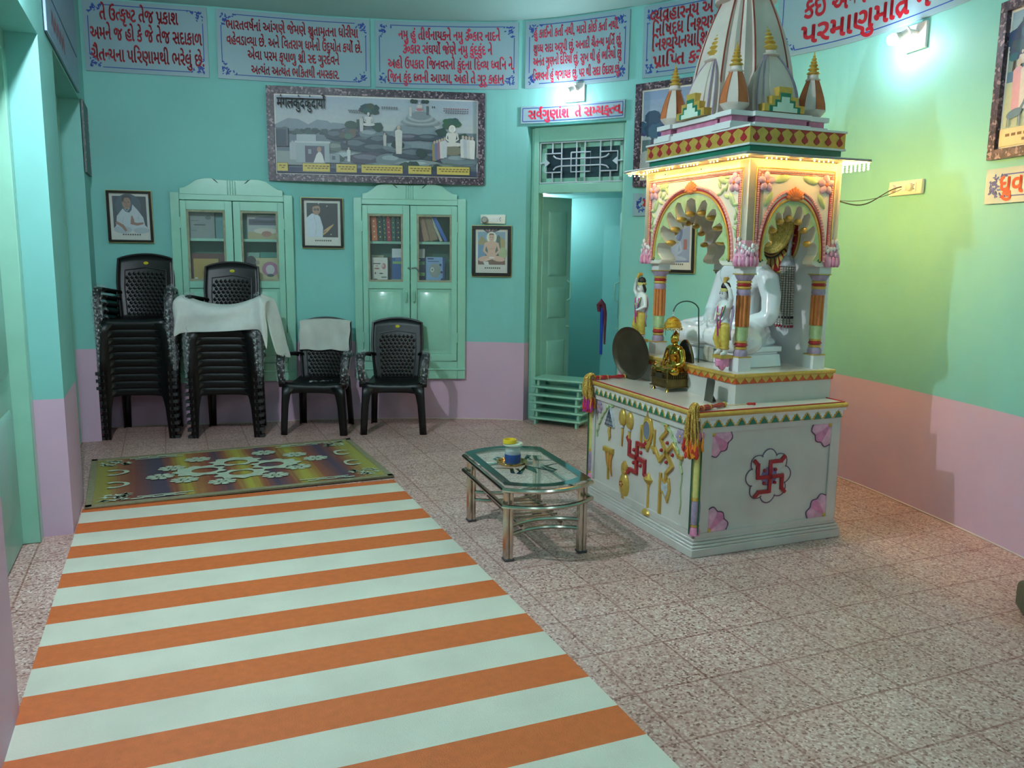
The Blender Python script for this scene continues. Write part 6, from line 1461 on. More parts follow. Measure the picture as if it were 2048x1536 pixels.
part('ogee_frieze', ogee(side(FV0), FU0, FU1, 8), m_mred)
# ---- spire
TU, TV = .64, .645
def tier(q, hu, hv, z0, z1, mi): q.bb(TU - hu, TU + hu, TV - hv, TV + hv, z0, z1, mi)
q = MB()
for e, z0, z1, mi in ((.03, 2.144, 2.168, 0), (.015, 2.168, 2.182, 0), (.0, 2.182, 2.212, 1), (.018, 2.212, 2.236, 0)):
    tier(q, .165 + e, .35 + e, z0, z1, mi); tier(q, .285 + e, .19 + e, z0, z1, mi)
    for su in (-1, 1):
        for sv in (-1, 1): q.box((TU + su * .25, TV + sv * .28, (z0 + z1) / 2), (.10 + 2 * e, .10 + 2 * e, z1 - z0), mi)
part('spire_base', q, [m_marble, mat('rose_band', (196, 120, 150), .45, var=.2, scale=20)])
CS = [(1, .48), (.9, .48), (.9, .72), (.74, .74), (.72, .9), (.48, .9), (.48, 1)]
CS = [(x, z) for x, z in CS]
def cross_section():
    P = []
    for k in range(4):
        a = k * pi / 2
        for x, z in CS: P.append((x * cos(a) - z * sin(a), x * sin(a) + z * cos(a)))
    return P
XS = cross_section()
def shikhara(q, cu, cv, prof, hu, hv, lean=(0, 0), mi=0, line=1, lines=(0, 6, 3), lr=.005):
    n = len(XS); vs = []; fs = []; rings = []
    z0 = prof[0][1]; zt = prof[-1][1]
    for r, z in prof:
        f = (z - z0) / (zt - z0)
        rings.append([(cu + lean[0] * f + x * r * hu, cv + lean[1] * f + y * r * hv, z) for x, y in XS]); vs += rings[-1]
    for i in range(len(prof) - 1):
        for k in range(n): fs.append((i * n + k, i * n + (k + 1) % n, (i + 1) * n + (k + 1) % n, (i + 1) * n + k))
    fs.append(tuple(range((len(prof) - 1) * n, len(prof) * n)))
    q.add(vs, fs, mi)
    for k in range(n):
        if k % 7 in lines: q.tube([r[k] for r in rings], lr, 5, line)
def pcurve(z0, z1, r0, r1, n=12, p=2.0): return [(r0 + (r1 - r0) * (i / n) ** p, z0 + (z1 - z0) * i / n) for i in range(n + 1)]
q = MB(); shikhara(q, TU, TV, pcurve(2.236, 2.865, 1.0, .48, 14, 2.1), .238, .268, line=1); part('main_spire', q, [m_spire, m_mbrown])
q = MB(); T = Tm(TU, TV, 0)
q.lathe([(.11, 2.862), (.165, 2.868), (.165, 2.885), (.1, 2.892)], 28, 0, T)
for k in range(20): a = 2 * pi * k / 20; q.ball((TU + .09 * cos(a), TV + .09 * sin(a), 2.935), (.04, .04, .042), 0, 8)
q.lathe([(.1, 2.892), (.085, 2.98), (.05, 2.99)], 20, 0, T); part('amalaka_disc', q, m_spire)
def finial(q, u, v, z, s, mi=0, ax=(0, 0), n=5):
    M = Tm(u, v, z) @ Matrix.Rotation(ax[0], 4, 'X') @ Matrix.Rotation(ax[1], 4, 'Y') @ Matrix.Diagonal((s, s, s, 1))
    prof = [(.55, 0), (.62, .1)]; zz = .1
    for k in range(n):
        r = 1.0 * (1 - k / (n + .6)); h = .62 * (1 - .5 * k / n)
        prof += [(r * .62, zz), (r, zz + h * .35), (r * .92, zz + h * .6), (r * .55, zz + h * .88)]; zz += h
    prof += [(.1, zz + .2), (.07, zz + .5), (0, zz + .6)]
    q.lathe(prof, 16, mi, M)
q = MB(); finial(q, TU, TV, 2.985, .075); part('kalash_finial', q, m_mgold)
ZB = 2.236
for (du, dv, hu, hv, ln) in ((-.215, 0, .095, .15, (.04, 0)), (.215, 0, .095, .15, (-.04, 0)), (0, -.255, .15, .095, (0, .05)), (0, .255, .15, .095, (0, -.05))):
    q = MB(); shikhara(q, TU + du, TV + dv, pcurve(ZB, 2.545, 1., .33, 12, 2.7), hu, hv, lean=(ln[0] * .75, ln[1] * .75), line=1, lines=(2, 4), lr=.0045)
    cu, cv = TU + du + ln[0] * .75, TV + dv + ln[1] * .75
    q.lathe([(.05, 2.543), (.058, 2.548), (.05, 2.555), (.036, 2.56), (.036, 2.572)], 16, 0, Tm(cu, cv, 0))
    so = part('side_spire', q, [m_spire, m_mpurp])
    q = MB(); finial(q, cu, cv, 2.57, .046, ax=(-ln[1] * 5.0, ln[0] * 5.0), n=6); q.build('gilt_finial', m_mgold, so)
    q = MB()
    if du < 0: M = front(TU + du - hu - .006); c = -TV
    elif dv < 0: M = side(TV + dv - hv - .006); c = TU
    else: continue
    def stepped(s, z0): return [(c + x * s, z0 + z * s) for x, z in ((-.13, 0), (-.13, .038), (-.085, .038), (-.085, .078), (-.042, .078), (-.042, .125), (.042, .125), (.042, .078), (.085, .078), (.085, .038), (.13, .038), (.13, 0))]
    q.prism(list(reversed(stepped(1, ZB + .004))), -.014, .09, 0, M); q.prism(list(reversed(stepped(.76, ZB + .004))), -.017, -.012, 1, M); q.prism(list(reversed(stepped(.6, ZB + .004))), -.0185, -.016, 2, M)
    q.build('stepped_niche', [m_mgold, m_mgreen, mat('pale_mint_panel', (206, 222, 206), .4)], so)
for su in (-1, 1):
    for sv in (-1, 1):
        u, v = TU + su * .25, TV + sv * .28; q = MB()
        prof = [(.045, 2.236), (.07, 2.262), (.078, 2.275), (.074, 2.31), (.064, 2.35), (.05, 2.39), (.036, 2.425), (.033, 2.432)]
        n = 8; vs = []; 
        for r, z in prof:
            for k in range(n): a = 2 * pi * (k + .5) / n; vs.append((u + r * cos(a), v + r * sin(a), z))
        for i in range(len(prof) - 1):
            for k in range(n): q.add([vs[i * n + k], vs[i * n + (k + 1) % n], vs[(i + 1) * n + (k + 1) % n], vs[(i + 1) * n + k]], [(0, 1, 2, 3)], 1 if (k % 2 == 1 and i > 1) else 0)
        for k in range(n): q.tube([vs[i * n + k] for i in range(2, len(prof))], .002, 4, 2)
        q.lathe([(.033, 2.43), (.04, 2.436), (.03, 2.445), (.03, 2.46), (0, 2.46)], 12, 0, Tm(u, v, 0))
        mo = part('corner_spire', q, [m_spire, mat('spire_orange', (190, 106, 58), .5, var=.15, scale=20), m_mbrown])
        q = MB(); finial(q, u, v, 2.458, .035, n=6); q.build('gilt_finial', m_mgold, mo)
# ---- painted lotus halo on the back wall
q = MB(); MB_ = Tm(.885, .60, 1.62) @ ML
q.prism(circ(0, 0, .225, 48), -.006, 0, 0, MB_); q.prism(circ(0, 0, .212, 48), -.0075, -.006, 1, MB_)
for r0, r1, n, w in ((.125, .2, 26, .026), (.04, .105, 18, .02)):
    for k in range(n):
        a = 2 * pi * k / n; q.prism([(x * cos(a) - z * sin(a), x * sin(a) + z * cos(a)) for x, z in ((r0, -w * .35), (r0 + (r1 - r0) * .5, -w * .5), (r1, 0), (r0 + (r1 - r0) * .5, w * .5), (r0, w * .35))], -.009, -.0075, 0, MB_)
for r in (.115, .128): q.tube([(r * cos(t), -.008, r * sin(t)) for t in (2 * pi * k / 40 for k in range(40))], .004, 5, 0 if r < .12 else 2, MB_, closed=True)
part('painted_halo', q, [mat('halo_yellow', (206, 180, 92), .4, var=.06), mat('halo_red', (150, 34, 36), .4, var=.08), m_grn_line])
# ================================================================ FIGURES
def blob_mesh(caps, balls, voxel, smooth=2):
    """one continuous surface out of tapered limbs and ellipsoids"""
    q = MB()
    for p, r in caps:
        pts = [Vector(a) for a in p]; d0 = (pts[0] - pts[1]).normalized() * r[0] * .7; d1 = (pts[-1] - pts[-2]).normalized() * r[-1] * .7
        q.tube([pts[0] + d0] + pts + [pts[-1] + d1], [r[0] * .55] + list(r) + [r[-1] * .55], 14)
    for bl in balls:
        c, r = bl[:2]
        M = None if len(bl) < 3 else Tm(*c) @ bl[2]
        q.ball(c if M is None else (0, 0, 0), r, 0, 18, M)
    o = q.build('tmp', m_marble, None)
    m1 = o.modifiers.new('r', 'REMESH'); m1.mode = 'VOXEL'; m1.voxel_size = voxel; m1.use_smooth_shade = True
    m2 = o.modifiers.new('s', 'SMOOTH'); m2.factor = .5; m2.iterations = smooth
    dg = bpy.context.evaluated_depsgraph_get(); dg.update()
    me = bpy.data.meshes.new_from_object(o.evaluated_get(dg)); old = o.data
    bpy.data.objects.remove(o); bpy.data.meshes.remove(old)
    me.polygons.foreach_set('use_smooth', [True] * len(me.polygons)); me.materials.clear()
    return me
def mesh_obj(name, me, mats, parent=None, M=None):
    for m in (mats if isinstance(mats, list) else [mats]): me.materials.append(m)
    o = bpy.data.objects.new(name, me); COL.objects.link(o)
    if parent is not None: o.parent = parent
    if M is not None: o.matrix_local = M
    return o
def seated(voxel, fingers=True):
    """cross-legged seated figure, faces -x, pelvis at origin, about 0.70 tall"""
    C = []; B = []
    C.append(([(0, 0, .02), (.0, 0, .14), (0, 0, .26), (.0, 0, .32)], [.105, .095, .115, .105]))
    C.append(([(0, -.15, .335), (0, 0, .345), (0, .15, .335)], [.07, .085, .07]))
    C.append(([(0, 0, .36), (-.008, 0, .44)], [.05, .044]))
    B += [((-.015, 0, .52), (.072, .066, .092)), ((-.04, 0, .485), (.046, .05, .05)), ((-.088, 0, .508), (.016, .012, .022)), ((-.083, 0, .478), (.012, .022, .007)), ((-.082, 0, .468), (.012, .018, .007)), ((-.076, 0, .452), (.018, .02, .014)), ((.005, 0, .585), (.055, .055, .04)), ((.0, 0, .628), (.026, .026, .022)), ((-.045, .07, .27), (.05, .06, .05)), ((-.045, -.07, .27), (.05, .06, .05))]
    for s in (-1, 1):
        B += [((-.075, s * .028, .535), (.012, .02, .008)), ((-.078, s * .028, .522), (.008, .014, .007)), ((-.005, s * .07, .50), (.016, .012, .048))]
        C.append(([(0, s * .185, .325), (-.005, s * .235, .22), (-.03, s * .262, .115)], [.062, .054, .047]))
        C.append(([(-.03, s * .262, .11), (-.12, s * .16, .075), (-.19, s * .06, .055)], [.046, .04, .03]))
        C.append(([(.0, s * .09, .0), (-.12, s * .21, .0), (-.2, s * .30, -.01)], [.1, .092, .074]))
        C.append(([(-.2, s * .30, -.01), (-.245, s * .14, -.012), (-.235, -s * .06, -.005)], [.07, .058, .042]))
        # foot, sole up on the other thigh
        C.append(([(-.235, -s * .06, .0), (-.20, -s * .15, .035), (-.185, -s * .22, .04)], [.036, .032, .022]))
        # hands in the lap, one upon the other
        zo = .052 if s > 0 else .03
        B.append(((-.215, s * .02, zo), (.045, .05, .018)))
        if fingers:
            for k in range(4): C.append(([(-.2 - .018 * k, -s * .02, zo + .004), (-.204 - .018 * k, -s * .055, zo + .008), (-.206 - .017 * k, -s * (.085 - .006 * abs(k - 1)), zo + .012)], [.0095, .009, .007]))
            C.append(([(-.235, s * .03, zo + .012), (-.25, s * .005, zo + .03), (-.245, -s * .015, zo + .036)], [.011, .010, .008]))
    B.append(((-.05, 0, -.03), (.2, .26, .05)))
    return blob_mesh(C, B, voxel)
m_stat = mat('polished_white_marble', (246, 246, 248), .18, var=.03, scale=4, coat=.6)
st = thing('seated_marble_statue', 'white marble seated meditating figure inside the pavilion', 'statue', SM @ Vector((.72, .615, H2)), SRZ_)
mesh_obj('figure', seated(.0075), m_stat, st, Tm(0, 0, .158))
q = MB(); q.box((-.095, 0, .035), (.27, .60, .07), taper=.96); q.box((-.095, 0, .076), (.24, .56, .014)); q.box((-.095, 0, .097), (.28, .58, .03)); 
q.build('pedestal', m_stat, st, bevel=.008, segs=2)
q = MB(); q.box((-.233, .0, .045), (.012, .09, .085)); q.build('pedestal_emblem', mat('aged_stone', (190, 180, 160), .6, var=.2, scale=30), st, bevel=.01, segs=2)
# filigree disc behind the head
fd = thing('filigree_disc', 'domed gold filigree disc behind the marble statue head', 'disc', M=SM @ Tm(.852, .545, 1.66) @ Matrix.Rotation(-pi / 2 + .16, 4, 'Y'))
m_fil = mat('gold_filigree', (232, 208, 116), .32, metal=.2, var=.2, scale=60, bump=.5, bscale=160)
q = MB(); q.lathe([(.142, -.012), (.144, .0), (.136, .012), (.12, .02), (.118, .016), (.09, .027), (.088, .023), (.05, .034), (.03, .036), (.0, .038)], 48); q.build('dome', m_fil, fd)
q = MB()
for r, z in ((.14, .004), (.12, .021), (.104, .024), (.09, .028), (.05, .036), (.036, .038), (.024, .04), (.012, .042)): q.tube([(r * cos(t), r * sin(t), z) for t in (2 * pi * k / 48 for k in range(48))], .0028, 5, closed=True)
for k in range(40):
    a = 2 * pi * k / 40; q.tube([(r * cos(a + .06 * sin(i * 1.6)), r * sin(a + .06 * sin(i * 1.6)), .037 - .1 * (r - .05)) for i, r in enumerate((.05, .06, .07, .08, .09, .1, .11, .118))], .002, 4)
for k in range(60): a = 2 * pi * k / 60; q.ball((.132 * cos(a), .132 * sin(a), .014), .004, 0, 6)
q.build('wire_ornament', m_fil, fd)
# silver bead fly-whisk hanging on the back wall
wk = thing('bead_whisk', 'silver handled whisk of pale bead strings hanging inside the pavilion', 'whisk', M=SM @ Tm(.865, .44, 1.48))
q = MB(); M = Tm(.0, -.0, .0) @ Matrix.Rotation(-.16, 4, 'X'); M = Tm(0, 0, .02) @ Matrix.Rotation(.15, 4, 'X')
q.lathe([(.008, 0), (.016, .01), (.012, .03), (.01, .05), (.013, .06), (.009, .08), (.009, .15), (.012, .16), (.007, .17), (.006, .23), (.008, .235), (.0, .25)], 14, 0, M); q.build('handle', m_silver, wk)
q = MB(); q.lathe([(.0, .03), (.02, .028), (.03, .01), (.04, -.02), (.044, -.03), (0, -.03)], 18); q.build('ferrule', m_silver, wk)
q = MB(); rr = random.Random(3)
for k in range(16):
    a = 2 * pi * k / 16; R0 = .04; x0_, y0_ = R0 * cos(a) * .8, R0 * sin(a); sp_ = 1.35
    for j in range(26):
        f = j / 25; q.ball((x0_ * (1 + .2 * f), y0_ * (1 + .35 * f), -.03 - .325 * f), (.0052, .0052, .0058), 1 if j in (22,) else 0, 6)
    q.ball((x0_ * 1.2, y0_ * 1.35, -.366), (.006, .006, .008), 2, 6)
q.lathe([(0, -.03), (.03, -.03), (.034, -.2), (.04, -.355), (0, -.355)], 14, 3)  # inner core added, its colour standing for shade between the strings
q.build('bead_strings', [mat('pearl_beads', (196, 190, 174), .3, var=.1), m_black, mat('red_bead', (170, 40, 60), .4), mat('bead_gap_shade', (140, 136, 128), .7)], wk)
# ---- the two attendant figures on lotus brackets (part of the shrine's columns)
def attendant(u, v, face, arm):
    br = MB(); T = Tm(u, v, 0)
    br.box((u, v, .975), (.075, .075, .018), 1); br.lathe([(.0, .895), (.012, .905), (.03, .93), (.04, .955), (.036, .967)], 10, 0, T)
    for k in range(8): a = 2 * pi * k / 8; br.ball((0, 0, 0), (.016, .008, .026), 0, 8, Tm(u + .03 * cos(a), v + .03 * sin(a), .945) @ Rz(a + pi / 2))
    br.ball((u, v, .897), .01, 1, 8)
    bo = part('lotus_bracket', br, [m_mpink, m_mgold])
    # local: faces -x, z up from the feet
    M = Tm(u, v, .984) @ Rz(face)
    a = arm
    C = [([(0, 0, .16), (.004, -.006 * a, .2), (0, 0, .25)], [.034, .028, .036]), ([(0, -.036, .262), (0, 0, .268), (0, .036, .262)], [.02, .026, .02]), ([(0, 0, .275), (-.004, 0, .295)], [.012, .012]),
         ([(0, .018, .15), (-.02, .028, .085), (-.002, .02, .02)], [.03, .024, .016]), ([(0, -.018, .15), (-.006, -.022, .08), (.004, -.02, .02)], [.03, .024, .016]),
         ([(.004, .02, .012), (-.03, .024, .006)], [.011, .009]), ([(.006, -.02, .012), (-.026, -.024, .006)], [.011, .009]),
         ([(0, a * .04, .262), (-.01, a * .062, .30), (-.012, a * .05, .345)], [.015, .013, .011]), ([(-.012, a * .05, .345), (-.02, a * .03, .37), (-.024, a * .02, .376)], [.009, .008, .006]),
         ([(0, -a * .04, .262), (-.006, -a * .058, .205), (-.034, -a * .03, .185)], [.015, .013, .01]), ([(-.034, -a * .03, .185), (-.046, -a * .02, .182)], [.008, .006])]
    B = [((-.006, 0, .318), (.024, .0215, .029)), ((-.028, 0, .314), (.006, .004, .007)), ((-.027, 0, .302), (.004, .008, .003))]
    me = blob_mesh(C, B, .0042, 1)
    mats = [m_marble, mat('saffron_cloth_paint', (206, 174, 76), .4, var=.15, scale=60)]
    o = mesh_obj('attendant_figure', me, mats, shr, M)
    me.polygons.foreach_set('material_index', [1 if .03 < p.center.z < .168 and abs(p.center.y) < .05 else 0 for p in me.polygons])
    q = MB(); q.lathe([(.0265, .333), (.029, .338), (.029, .346), (.026, .35)], 16); q.lathe([(.024, .35), (.026, .36), (.018, .378), (0, .385)], 14, 1); q.build('crown', [m_myel, mat('black_hair_paint', (34, 26, 30), .4)], o)
    q = MB()
    for s in (-1, 1): q.tube([(-.012, s * .018, .35), (.0, s * .024, .33), (.012, s * .022, .305), (.016, s * .014, .29)], [.006, .009, .009, .005], 7)
    q.build('hair', mat('black_hair_paint', (34, 26, 30), .4), o)
    q = MB()
    for s in (-1, 1):
        q.ball((-.0285, s * .009, .322), (.002, .006, .0028), 0, 8); q.tube([(-.0285, s * .003, .329), (-.0285, s * .009, .331), (-.0265, s * .015, .328)], .0012, 5)
    q.ball((-.0305, 0, .3015), (.0015, .005, .0016), 1, 6); q.build('painted_face', [m_black, m_mred], o)
    q = MB()
    for k, (dr, mi) in enumerate(((.03, 0), (.026, 1))): q.tube([(-.022 - .014 * sin(pi * t), .03 * cos(pi * t) , .262 - (.05 + .03 * k) * sin(pi * t)) for t in (j / 14 for j in range(15))], .0035, 6, mi)
    q.tube([(-.03, .022, .255), (-.036, .016, .2), (-.034, .01, .14), (-.036, .004, .10)], .004, 6, 2); q.tube([(-.03, -.022, .255), (-.036, -.016, .2), (-.034, -.006, .14)], .004, 6, 2)
    q.build('garland', [m_myel, m_mgreen, mat('magenta_paint', (196, 66, 140), .4)], o)
    q = MB()
    for s in (-1, 1):
        P = [[(.01 + .006 * sin(k), s * (.05 + .012 * j - .004 * k * .5), .262 - .026 * k) for j in (-.6, 0, .6, 1.0)] for k in range(8)]; q.grid(P)
    q.build('violet_stole', m_mpurp, o, solid=.004)
    q = MB(); q.tube([(-.024, a * .02, .376), (-.012, a * .012, .398), (.006, a * .004, .40)], [.006, .014, .01], 8); q.build('whisk_head', m_mgold, o)
    q = MB(); q.lathe([(.033, .160), (.036, .166), (.033, .172)], 16); 
    for s in (-1, 1): q.lathe([(.02, .03), (.023, .035), (.02, .04)], 10, 0, Tm(0, s * .02, 0))
    q.build('gilt_belt', m_mgold, o)
attendant(.345, .295, -.0, -1); attendant(.345, 1.135, 0., 1)
# ================================================================ THINGS ON THE PLINTH
def onP(u, v, z=H1): return SM @ Vector((u, v, z + .0006))
m_bronze = mat('dark_tarnished_bronze', (84, 76, 62), .42, metal=.7, var=.25, scale=7, bump=.08, bscale=40)
m_idol = mat('polished_gold_brass', (206, 160, 66), .14, metal=1., var=.06, scale=10)
# gong plate
gp = MB(); R = .164
gp.lathe([(0, 0), (.06, .001), (R - .03, .003), (R - .012, .008), (R, .02), (R + .001, .024), (R - .004, .022), (R - .014, .012), (R - .03, .007), (0, .005)], 48)
for r in (.03, .075, .1, .122): gp.tube([(r * cos(t), r * sin(t), -.0005) for t in (2 * pi * k / 40 for k in range(40))], .0012, 4, closed=True)
o = gp.build('bronze_plate', m_bronze, None); tag(o, 'large dark bronze plate standing on edge at the left of the plinth top', 'plate')
o.matrix_world = SM @ Tm(.262, 1.075, H1 + R * .985 + .003) @ Rz(.2) @ Matrix.Rotation(pi / 2 - .1, 4, 'Y') @ Matrix.Rotation(pi, 4, 'X') @ Tm(0, 0, 0)
# throne
TC = (.298, .668); th = thing('brass_throne', 'small dark brass throne with railed sides on the plinth', 'throne', onP(*TC), SRZ_ - .0)
m_thr = mat('aged_brass', (116, 98, 58), .3, metal=.85, var=.25, scale=25, bump=.1, bscale=60)
q = MB(); q.bb(-.10, .10, -.082, .082, .022, .07); q.box((0, 0, .0235), (.215, .18, .006)); q.box((0, 0, .07), (.21, .174, .005)); q.build('box_seat', m_thr, th, bevel=.002)
for su in (-1, 1):
    for sv in (-1, 1): q = MB(); q.lathe([(0, 0), (.012, 0), (.009, .006), (.006, .015), (.010, .022)], 10, 0, Tm(su * .088, sv * .07, 0)); q.build('foot', m_idol, th)
q = MB()
for (a, b) in (((-.098, -.08), (.098, -.08)), ((-.098, .08), (.098, .08)), ((-.098, -.08), (-.098, -.035)), ((-.098, .035), (-.098, .08))):
    n = max(2, int(hypot(b[0] - a[0], b[1] - a[1]) / .0125))
    for k in range(n + 1): x, y = a[0] + (b[0] - a[0]) * k / n, a[1] + (b[1] - a[1]) * k / n; q.tube([(x, y, .07), (x, y, .108)], .0028, 6)
    q.tube([(*a, .108), (*b, .108)], .004, 6); q.tube([(*a, .098), (*b, .098)], .0022, 5)
for x, y in ((-.098, -.08), (.098, -.08), (.098, .08), (-.098, .08)): q.lathe([(.005, .07), (.005, .11), (.008, .116), (.003, .125), (0, .13)], 8, 0, Tm(x, y, 0))
q.build('railing', m_thr, th)
q = MB(); q.bb(-.104, -.098, -.034, .034, .068, .1); q.build('front_gate', m_bronze, th)
q = MB(); q.prism([(-.075, .07), (-.08, .14), (-.07, .2), (-.045, .25), (-.015, .27), (0, .285), (.015, .27), (.045, .25), (.07, .2), (.08, .14), (.075, .07)], .06, .08, 0, ML @ Matrix.Identity(4)); q.tube([(.066, -.078 * cos(t) * (1 if 1 else 0), .14 + .14 * sin(t)) for t in (pi * k / 16 for k in range(17))], .006, 6, 1); q.build('backrest', [mat('black_lacquer', (20, 20, 22), .4), m_thr], th, bevel=.002)
im = thing('brass_idol', 'shiny gold brass seated meditating idol on the small throne', 'idol', SM @ Vector((TC[0] - .012, TC[1], H1 + .0735)), SRZ_)
me = seated(.011, fingers=False)
for v in me.vertices: v.co = v.co * .335
mesh_obj('figure', me, m_idol, im, Tm(.012, 0, .046))
q = MB(); q.box((-.01, 0, .008), (.13, .15, .016)); q.lathe([(.06, .016), (.07, .02), (.066, .028), (.0, .028)], 20, 0, Tm(-.01, 0, 0), sq=(.95, 1.15)); q.build('lotus_seat', m_thr, im)
# hooked rod with hanging parasol
hk = thing('canopy_stand', 'thin dark hooked rod rising behind the small throne', 'stand', onP(.412, .60), SRZ_)
q = MB(); q.lathe([(0, 0), (.02, 0), (.018, .005), (.005, .008)], 14); q.build('base', m_bronze, hk)
q = MB(); P = [(0, 0, .004), (-.002, .0, .2), (-.006, 0, .3), (-.012, .004, .42)] + [(-.07 + .058 * cos(t), .04 - .036 * cos(t), .45 + .055 * sin(t)) for t in (pi * k / 14 for k in range(1, 14))] + [(-.128, .076, .462), (-.131, .078, .445)]
q.tube(P, .0036, 8); q.build('rod', mat('dark_green_wire', (36, 60, 52), .4), hk)
ct = SM @ Vector((.412 - .131, .60 + .078, H1 + .443))
ca_ = thing('gold_parasol', 'little gold filigree parasol hanging above the brass idol', 'parasol', ct, SRZ_)
q = MB(); q.tube([(.006 * cos(t), 0, -.006 + .006 * sin(t)) for t in (2 * pi * k / 10 for k in range(10))], .0014, 5, closed=True); q.lathe([(.002, -.012), (.006, -.018), (.003, -.026)], 10); q.build('hook', m_silver, ca_)
q = MB(); q.lathe([(.003, -.024), (.018, -.03), (.034, -.042), (.045, -.06), (.05, -.08), (.051, -.088), (.048, -.086), (.042, -.06), (.03, -.044), (.0, -.03)], 28)
for k in range(14): a = 2 * pi * k / 14; q.tube([(.052 * cos(a + d), .052 * sin(a + d), -.09 - .012 * sin(pi * j / 8)) for j, d in enumerate([(-.22 + .44 * i / 8) for i in range(9)])], .0018, 5)
for k in range(14): a = 2 * pi * (k + .5) / 14; q.ball((.053 * cos(a), .053 * sin(a), -.094), .004, 0, 6)
for r, z in ((.034, -.042), (.046, -.062), (.051, -.082)): q.tube([(r * cos(t), r * sin(t), z) for t in (2 * pi * k / 32 for k in range(32))], .0022, 5, closed=True)
q.build('dome', mat('bright_gold_filigree', (226, 168, 56), .22, metal=.9, var=.25, scale=90, bump=.6, bscale=200), ca_)
q = MB()
for a in (.6, 2.4, 4.3, 5.4): q.tube([(.04 * cos(a), .04 * sin(a), -.088), (.04 * cos(a), .04 * sin(a), -.135)], .0014, 5)
q.build('pendant', m_thr, ca_)
# steel plaque on an easel back
pl = thing('steel_plaque', 'small rounded dark steel plaque propped up near the front corner of the plinth', 'plaque', onP(.245, .262), SRZ_ - .12)
q = MB(); pts = [(-.042, .0), (.042, .0), (.042, .1)] + [(.030 + .012 * cos(t), .112 + .012 * sin(t)) for t in (pi / 2 * k / 5 for k in range(6))] + [(-.030 + .012 * cos(t), .112 + .012 * sin(t)) for t in (pi / 2 + pi / 2 * k / 5 for k in range(6))]
q.prism(pts, -.002, .002, 0, Matrix.Rotation(.0, 4, 'Z') @ ML @ Matrix.Rotation(-.1, 4, 'X')); q.build('plate', mat('brushed_dark_steel', (110, 106, 98), .35, metal=.7, var=.2, scale=12), pl, bevel=.001)
q = MB(); q.prism([(0, 0), (.045, 0), (.012, .06)], -.006, .006, 0); q.build('easel_back', m_black, pl)
# tinsel whisks
def whisk(label, base, ang, cols, drop, outward):
    t = thing('tinsel_whisk', label, 'whisk', base, ang)
    q = MB(); Mx = Matrix.Rotation(pi / 2, 4, 'Y')
    q.lathe([(.0, -.002), (.012, 0), (.014, .02), (.010, .03), (.014, .045), (.015, .07), (.009, .085), (.011, .1), (.008, .12), (.0125, .16), (.011, .19), (.006, .205), (.009, .21), (0, .216)], 14, 0, Mx @ Tm(0, 0, 0)); q.build('handle', mat('red_lacquer', (168, 30, 40), .25, var=.08, coat=.4), t)
    for z in (.027, .082, .205): q = MB(); q.lathe([(.009, z - .003), (.0145, z - .002), (.0145, z + .003), (.009, z + .004)], 14, 0, Mx); q.build('gilt_ring', m_mgold, t)
    q = MB(); e = MB(); rr = random.Random(int(ang * 100) + 5)
    for k in range(46):
        y0_ = rr.uniform(-.016, .016); sp = rr.uniform(-1, 1); out_ = rr.uniform(.02, .055); L = drop * rr.uniform(.72, 1.0)
        P = [(.0, y0_ * .5, rr.uniform(-.006, .008)), (-.022, y0_, .018 + rr.uniform(0, .012)), (-out_ * .8 - .014, y0_ + sp * .012, .008), (-out_ - .012, y0_ + sp * .028, -.04), (-out_ - .012 + rr.uniform(-.008, .008), y0_ + sp * .038, -L * .55), (-out_ - .008 + rr.uniform(-.012, .012), y0_ + sp * .045, -L)]
        w = rr.uniform(.0022, .0042); q.tube(catmull(P, 4), w, 4, 0, sm=False)
        c = rr.choice(cols); p_ = P[-1]; e.tube([(p_[0], p_[1], p_[2] + .012), (p_[0] + rr.uniform(-.006, .006), p_[1] + rr.uniform(-.006, .006), p_[2] - .03), (p_[0] + rr.uniform(-.008, .008), p_[1] + rr.uniform(-.008, .008), p_[2] - .055)], [.003, .008, .006], 6, c)
    q.build('tinsel_ribbons', mat('gold_tinsel', (222, 180, 90), .25, metal=.5, var=.25, scale=120, bump=.9, bscale=150), t)
    e.build('coloured_tips', [mat('marigold_wool', (226, 134, 30), .8, var=.15), mat('red_wool', (190, 46, 40), .8, var=.15), mat('magenta_wool', (176, 40, 130), .8, var=.15), mat('teal_wool', (24, 70, 72), .8, var=.15)], t)
    return t
whisk('gold tinsel whisk with red handle drooping over the front corner of the plinth', onP(.035, .045, H1 + .014), SRZ_ + .3, [0, 0, 0, 1, 1, 3], .2, 0)
whisk('gold tinsel whisk with magenta tips drooping over the far left corner of the plinth', onP(.03, 1.12, H1 + .014), SRZ_ + .0, [0, 0, 0, 1, 2, 2], .16, 0)
q = MB(); q.tube(catmull([(.27, .135, 0), (.31, .115, .001), (.34, .118, 0), (.37, .105, .002)], 5), .0018, 5); o = q.build('red_tassel_cord', mat('gold_cord', (176, 140, 70), .5)); tag(o, 'thin cord with a red tassel trailing from the front whisk handle', 'cord', loc=onP(0, 0, H1 + .003), rz=SRZ_)
q = MB(); q.lathe([(.003, 0), (.007, .008), (.006, .03), (.008, .045), (0, .046)], 10, 0, Tm(.37, .105, .006) @ Matrix.Rotation(pi / 2, 4, 'Y') @ Matrix.Rotation(.3, 4, 'X')); q.build('tassel', mat('red_wool', (190, 46, 40), .8), o)
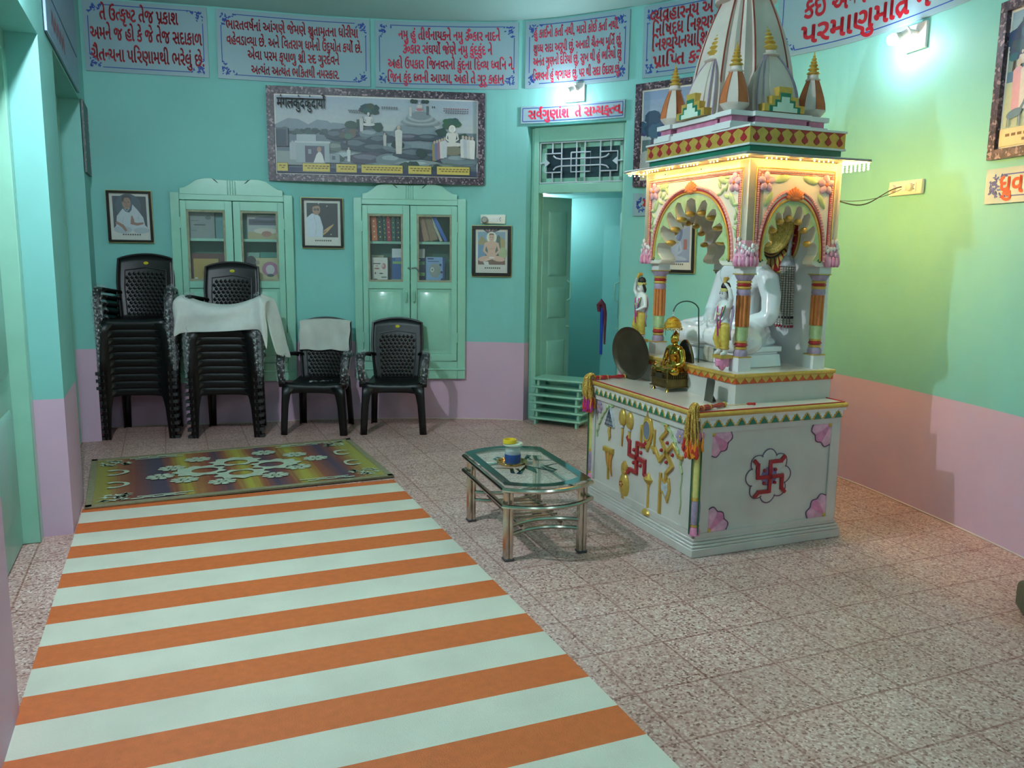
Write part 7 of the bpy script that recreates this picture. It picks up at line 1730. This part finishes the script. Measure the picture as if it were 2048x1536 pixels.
# ================================================================ FAIRY LIGHTS under the eaves and their cord
m_led = mat('warm_led', (255, 200, 104), .4, var=0, emit=115 * LED_W); m_led2 = mat('warm_led_wall_fill', (255, 200, 104), .4, var=0, emit=72 * LED_W)
fl_ = thing('fairy_lights', 'string of warm fairy lights along the underside of the pavilion eaves', 'lights', SF, SRZ_)
e = .012; c4 = [(PU0 + e, PV1 - e), (PU0 + e, PV0 + e), (PU1 - e, PV0 + e), (PU1 - e, PV1 - e)]
ZL = 1.980; W_ = MB(); rest = MB(); one = MB(); one.lathe([(0, -.003), (.0026, -.0015), (.0026, .0015), (0, .003)], 6)
proto = None; cnt = 0; allp = []
for i in range(4):
    a, b_2 = c4[i], c4[(i + 1) % 4]; n = int(hypot(b_2[0] - a[0], b_2[1] - a[1]) / .029)
    for k in range(n):
        f = k / n; allp.append((a[0] + (b_2[0] - a[0]) * f, a[1] + (b_2[1] - a[1]) * f, ZL - .003 * abs(sin(k * 1.1)), i))
    W_.tube([(*a, ZL + .009), (*b_2, ZL + .009)], .0025, 5)
for j in range(7): allp.append((PU1 - e - .002 * (j % 3), PV1 - .30, 1.97 - .008 * j, 3))
W_.build('led_wire', mat('clear_cord', (170, 166, 150), .4), fl_)
for x, y, z, i in allp:
    if i in (0, 1, 3) and sin(x * 61 + y * 47) + sin(x * 23 - y * 31) < -.35: continue
    if cnt < 100 and i in (0, 1, 3):
        if proto is None: proto = one.build('led', m_led, fl_); o = proto
        else: o = proto.copy(); COL.objects.link(o)
        o.location = (x, y, z); cnt += 1
    else:
        for dz in (0, -.012, -.024): rest.lathe([(0, -.005), (.0045, -.002), (.0045, .002), (0, .005)], 6, 0, Tm(x, y, z + dz))  # rear rows tripled and enlarged, added to throw warm light on the right wall
o = rest.build('led_fill_rows', m_led2, fl_); o['kind'] = 'stuff'
s_ = SM @ Vector((.95, .30, 1.83)); e_ = wp(7.73, 1.922, .05)
q = MB(); pts = [s_ + (e_ - s_) * f + Vector((0, 0, -.26 * f * (1 - f) * (1.4 - .9 * f) + .012 * sin(f * 9))) for f in (k / 24 for k in range(25))]
q.tube(pts, .0035, 6); pts2 = [s_ + (e_ - s_) * f + Vector((0, 0, -.16 * f * (1 - f) - .01)) for f in (k / 24 for k in range(25))]; q.tube(pts2, .0018, 5)
o = q.build('twisted_cable', cordm); tag(o, 'thin twisted dark cord sagging from the pavilion to the right wall sockets', 'cord')
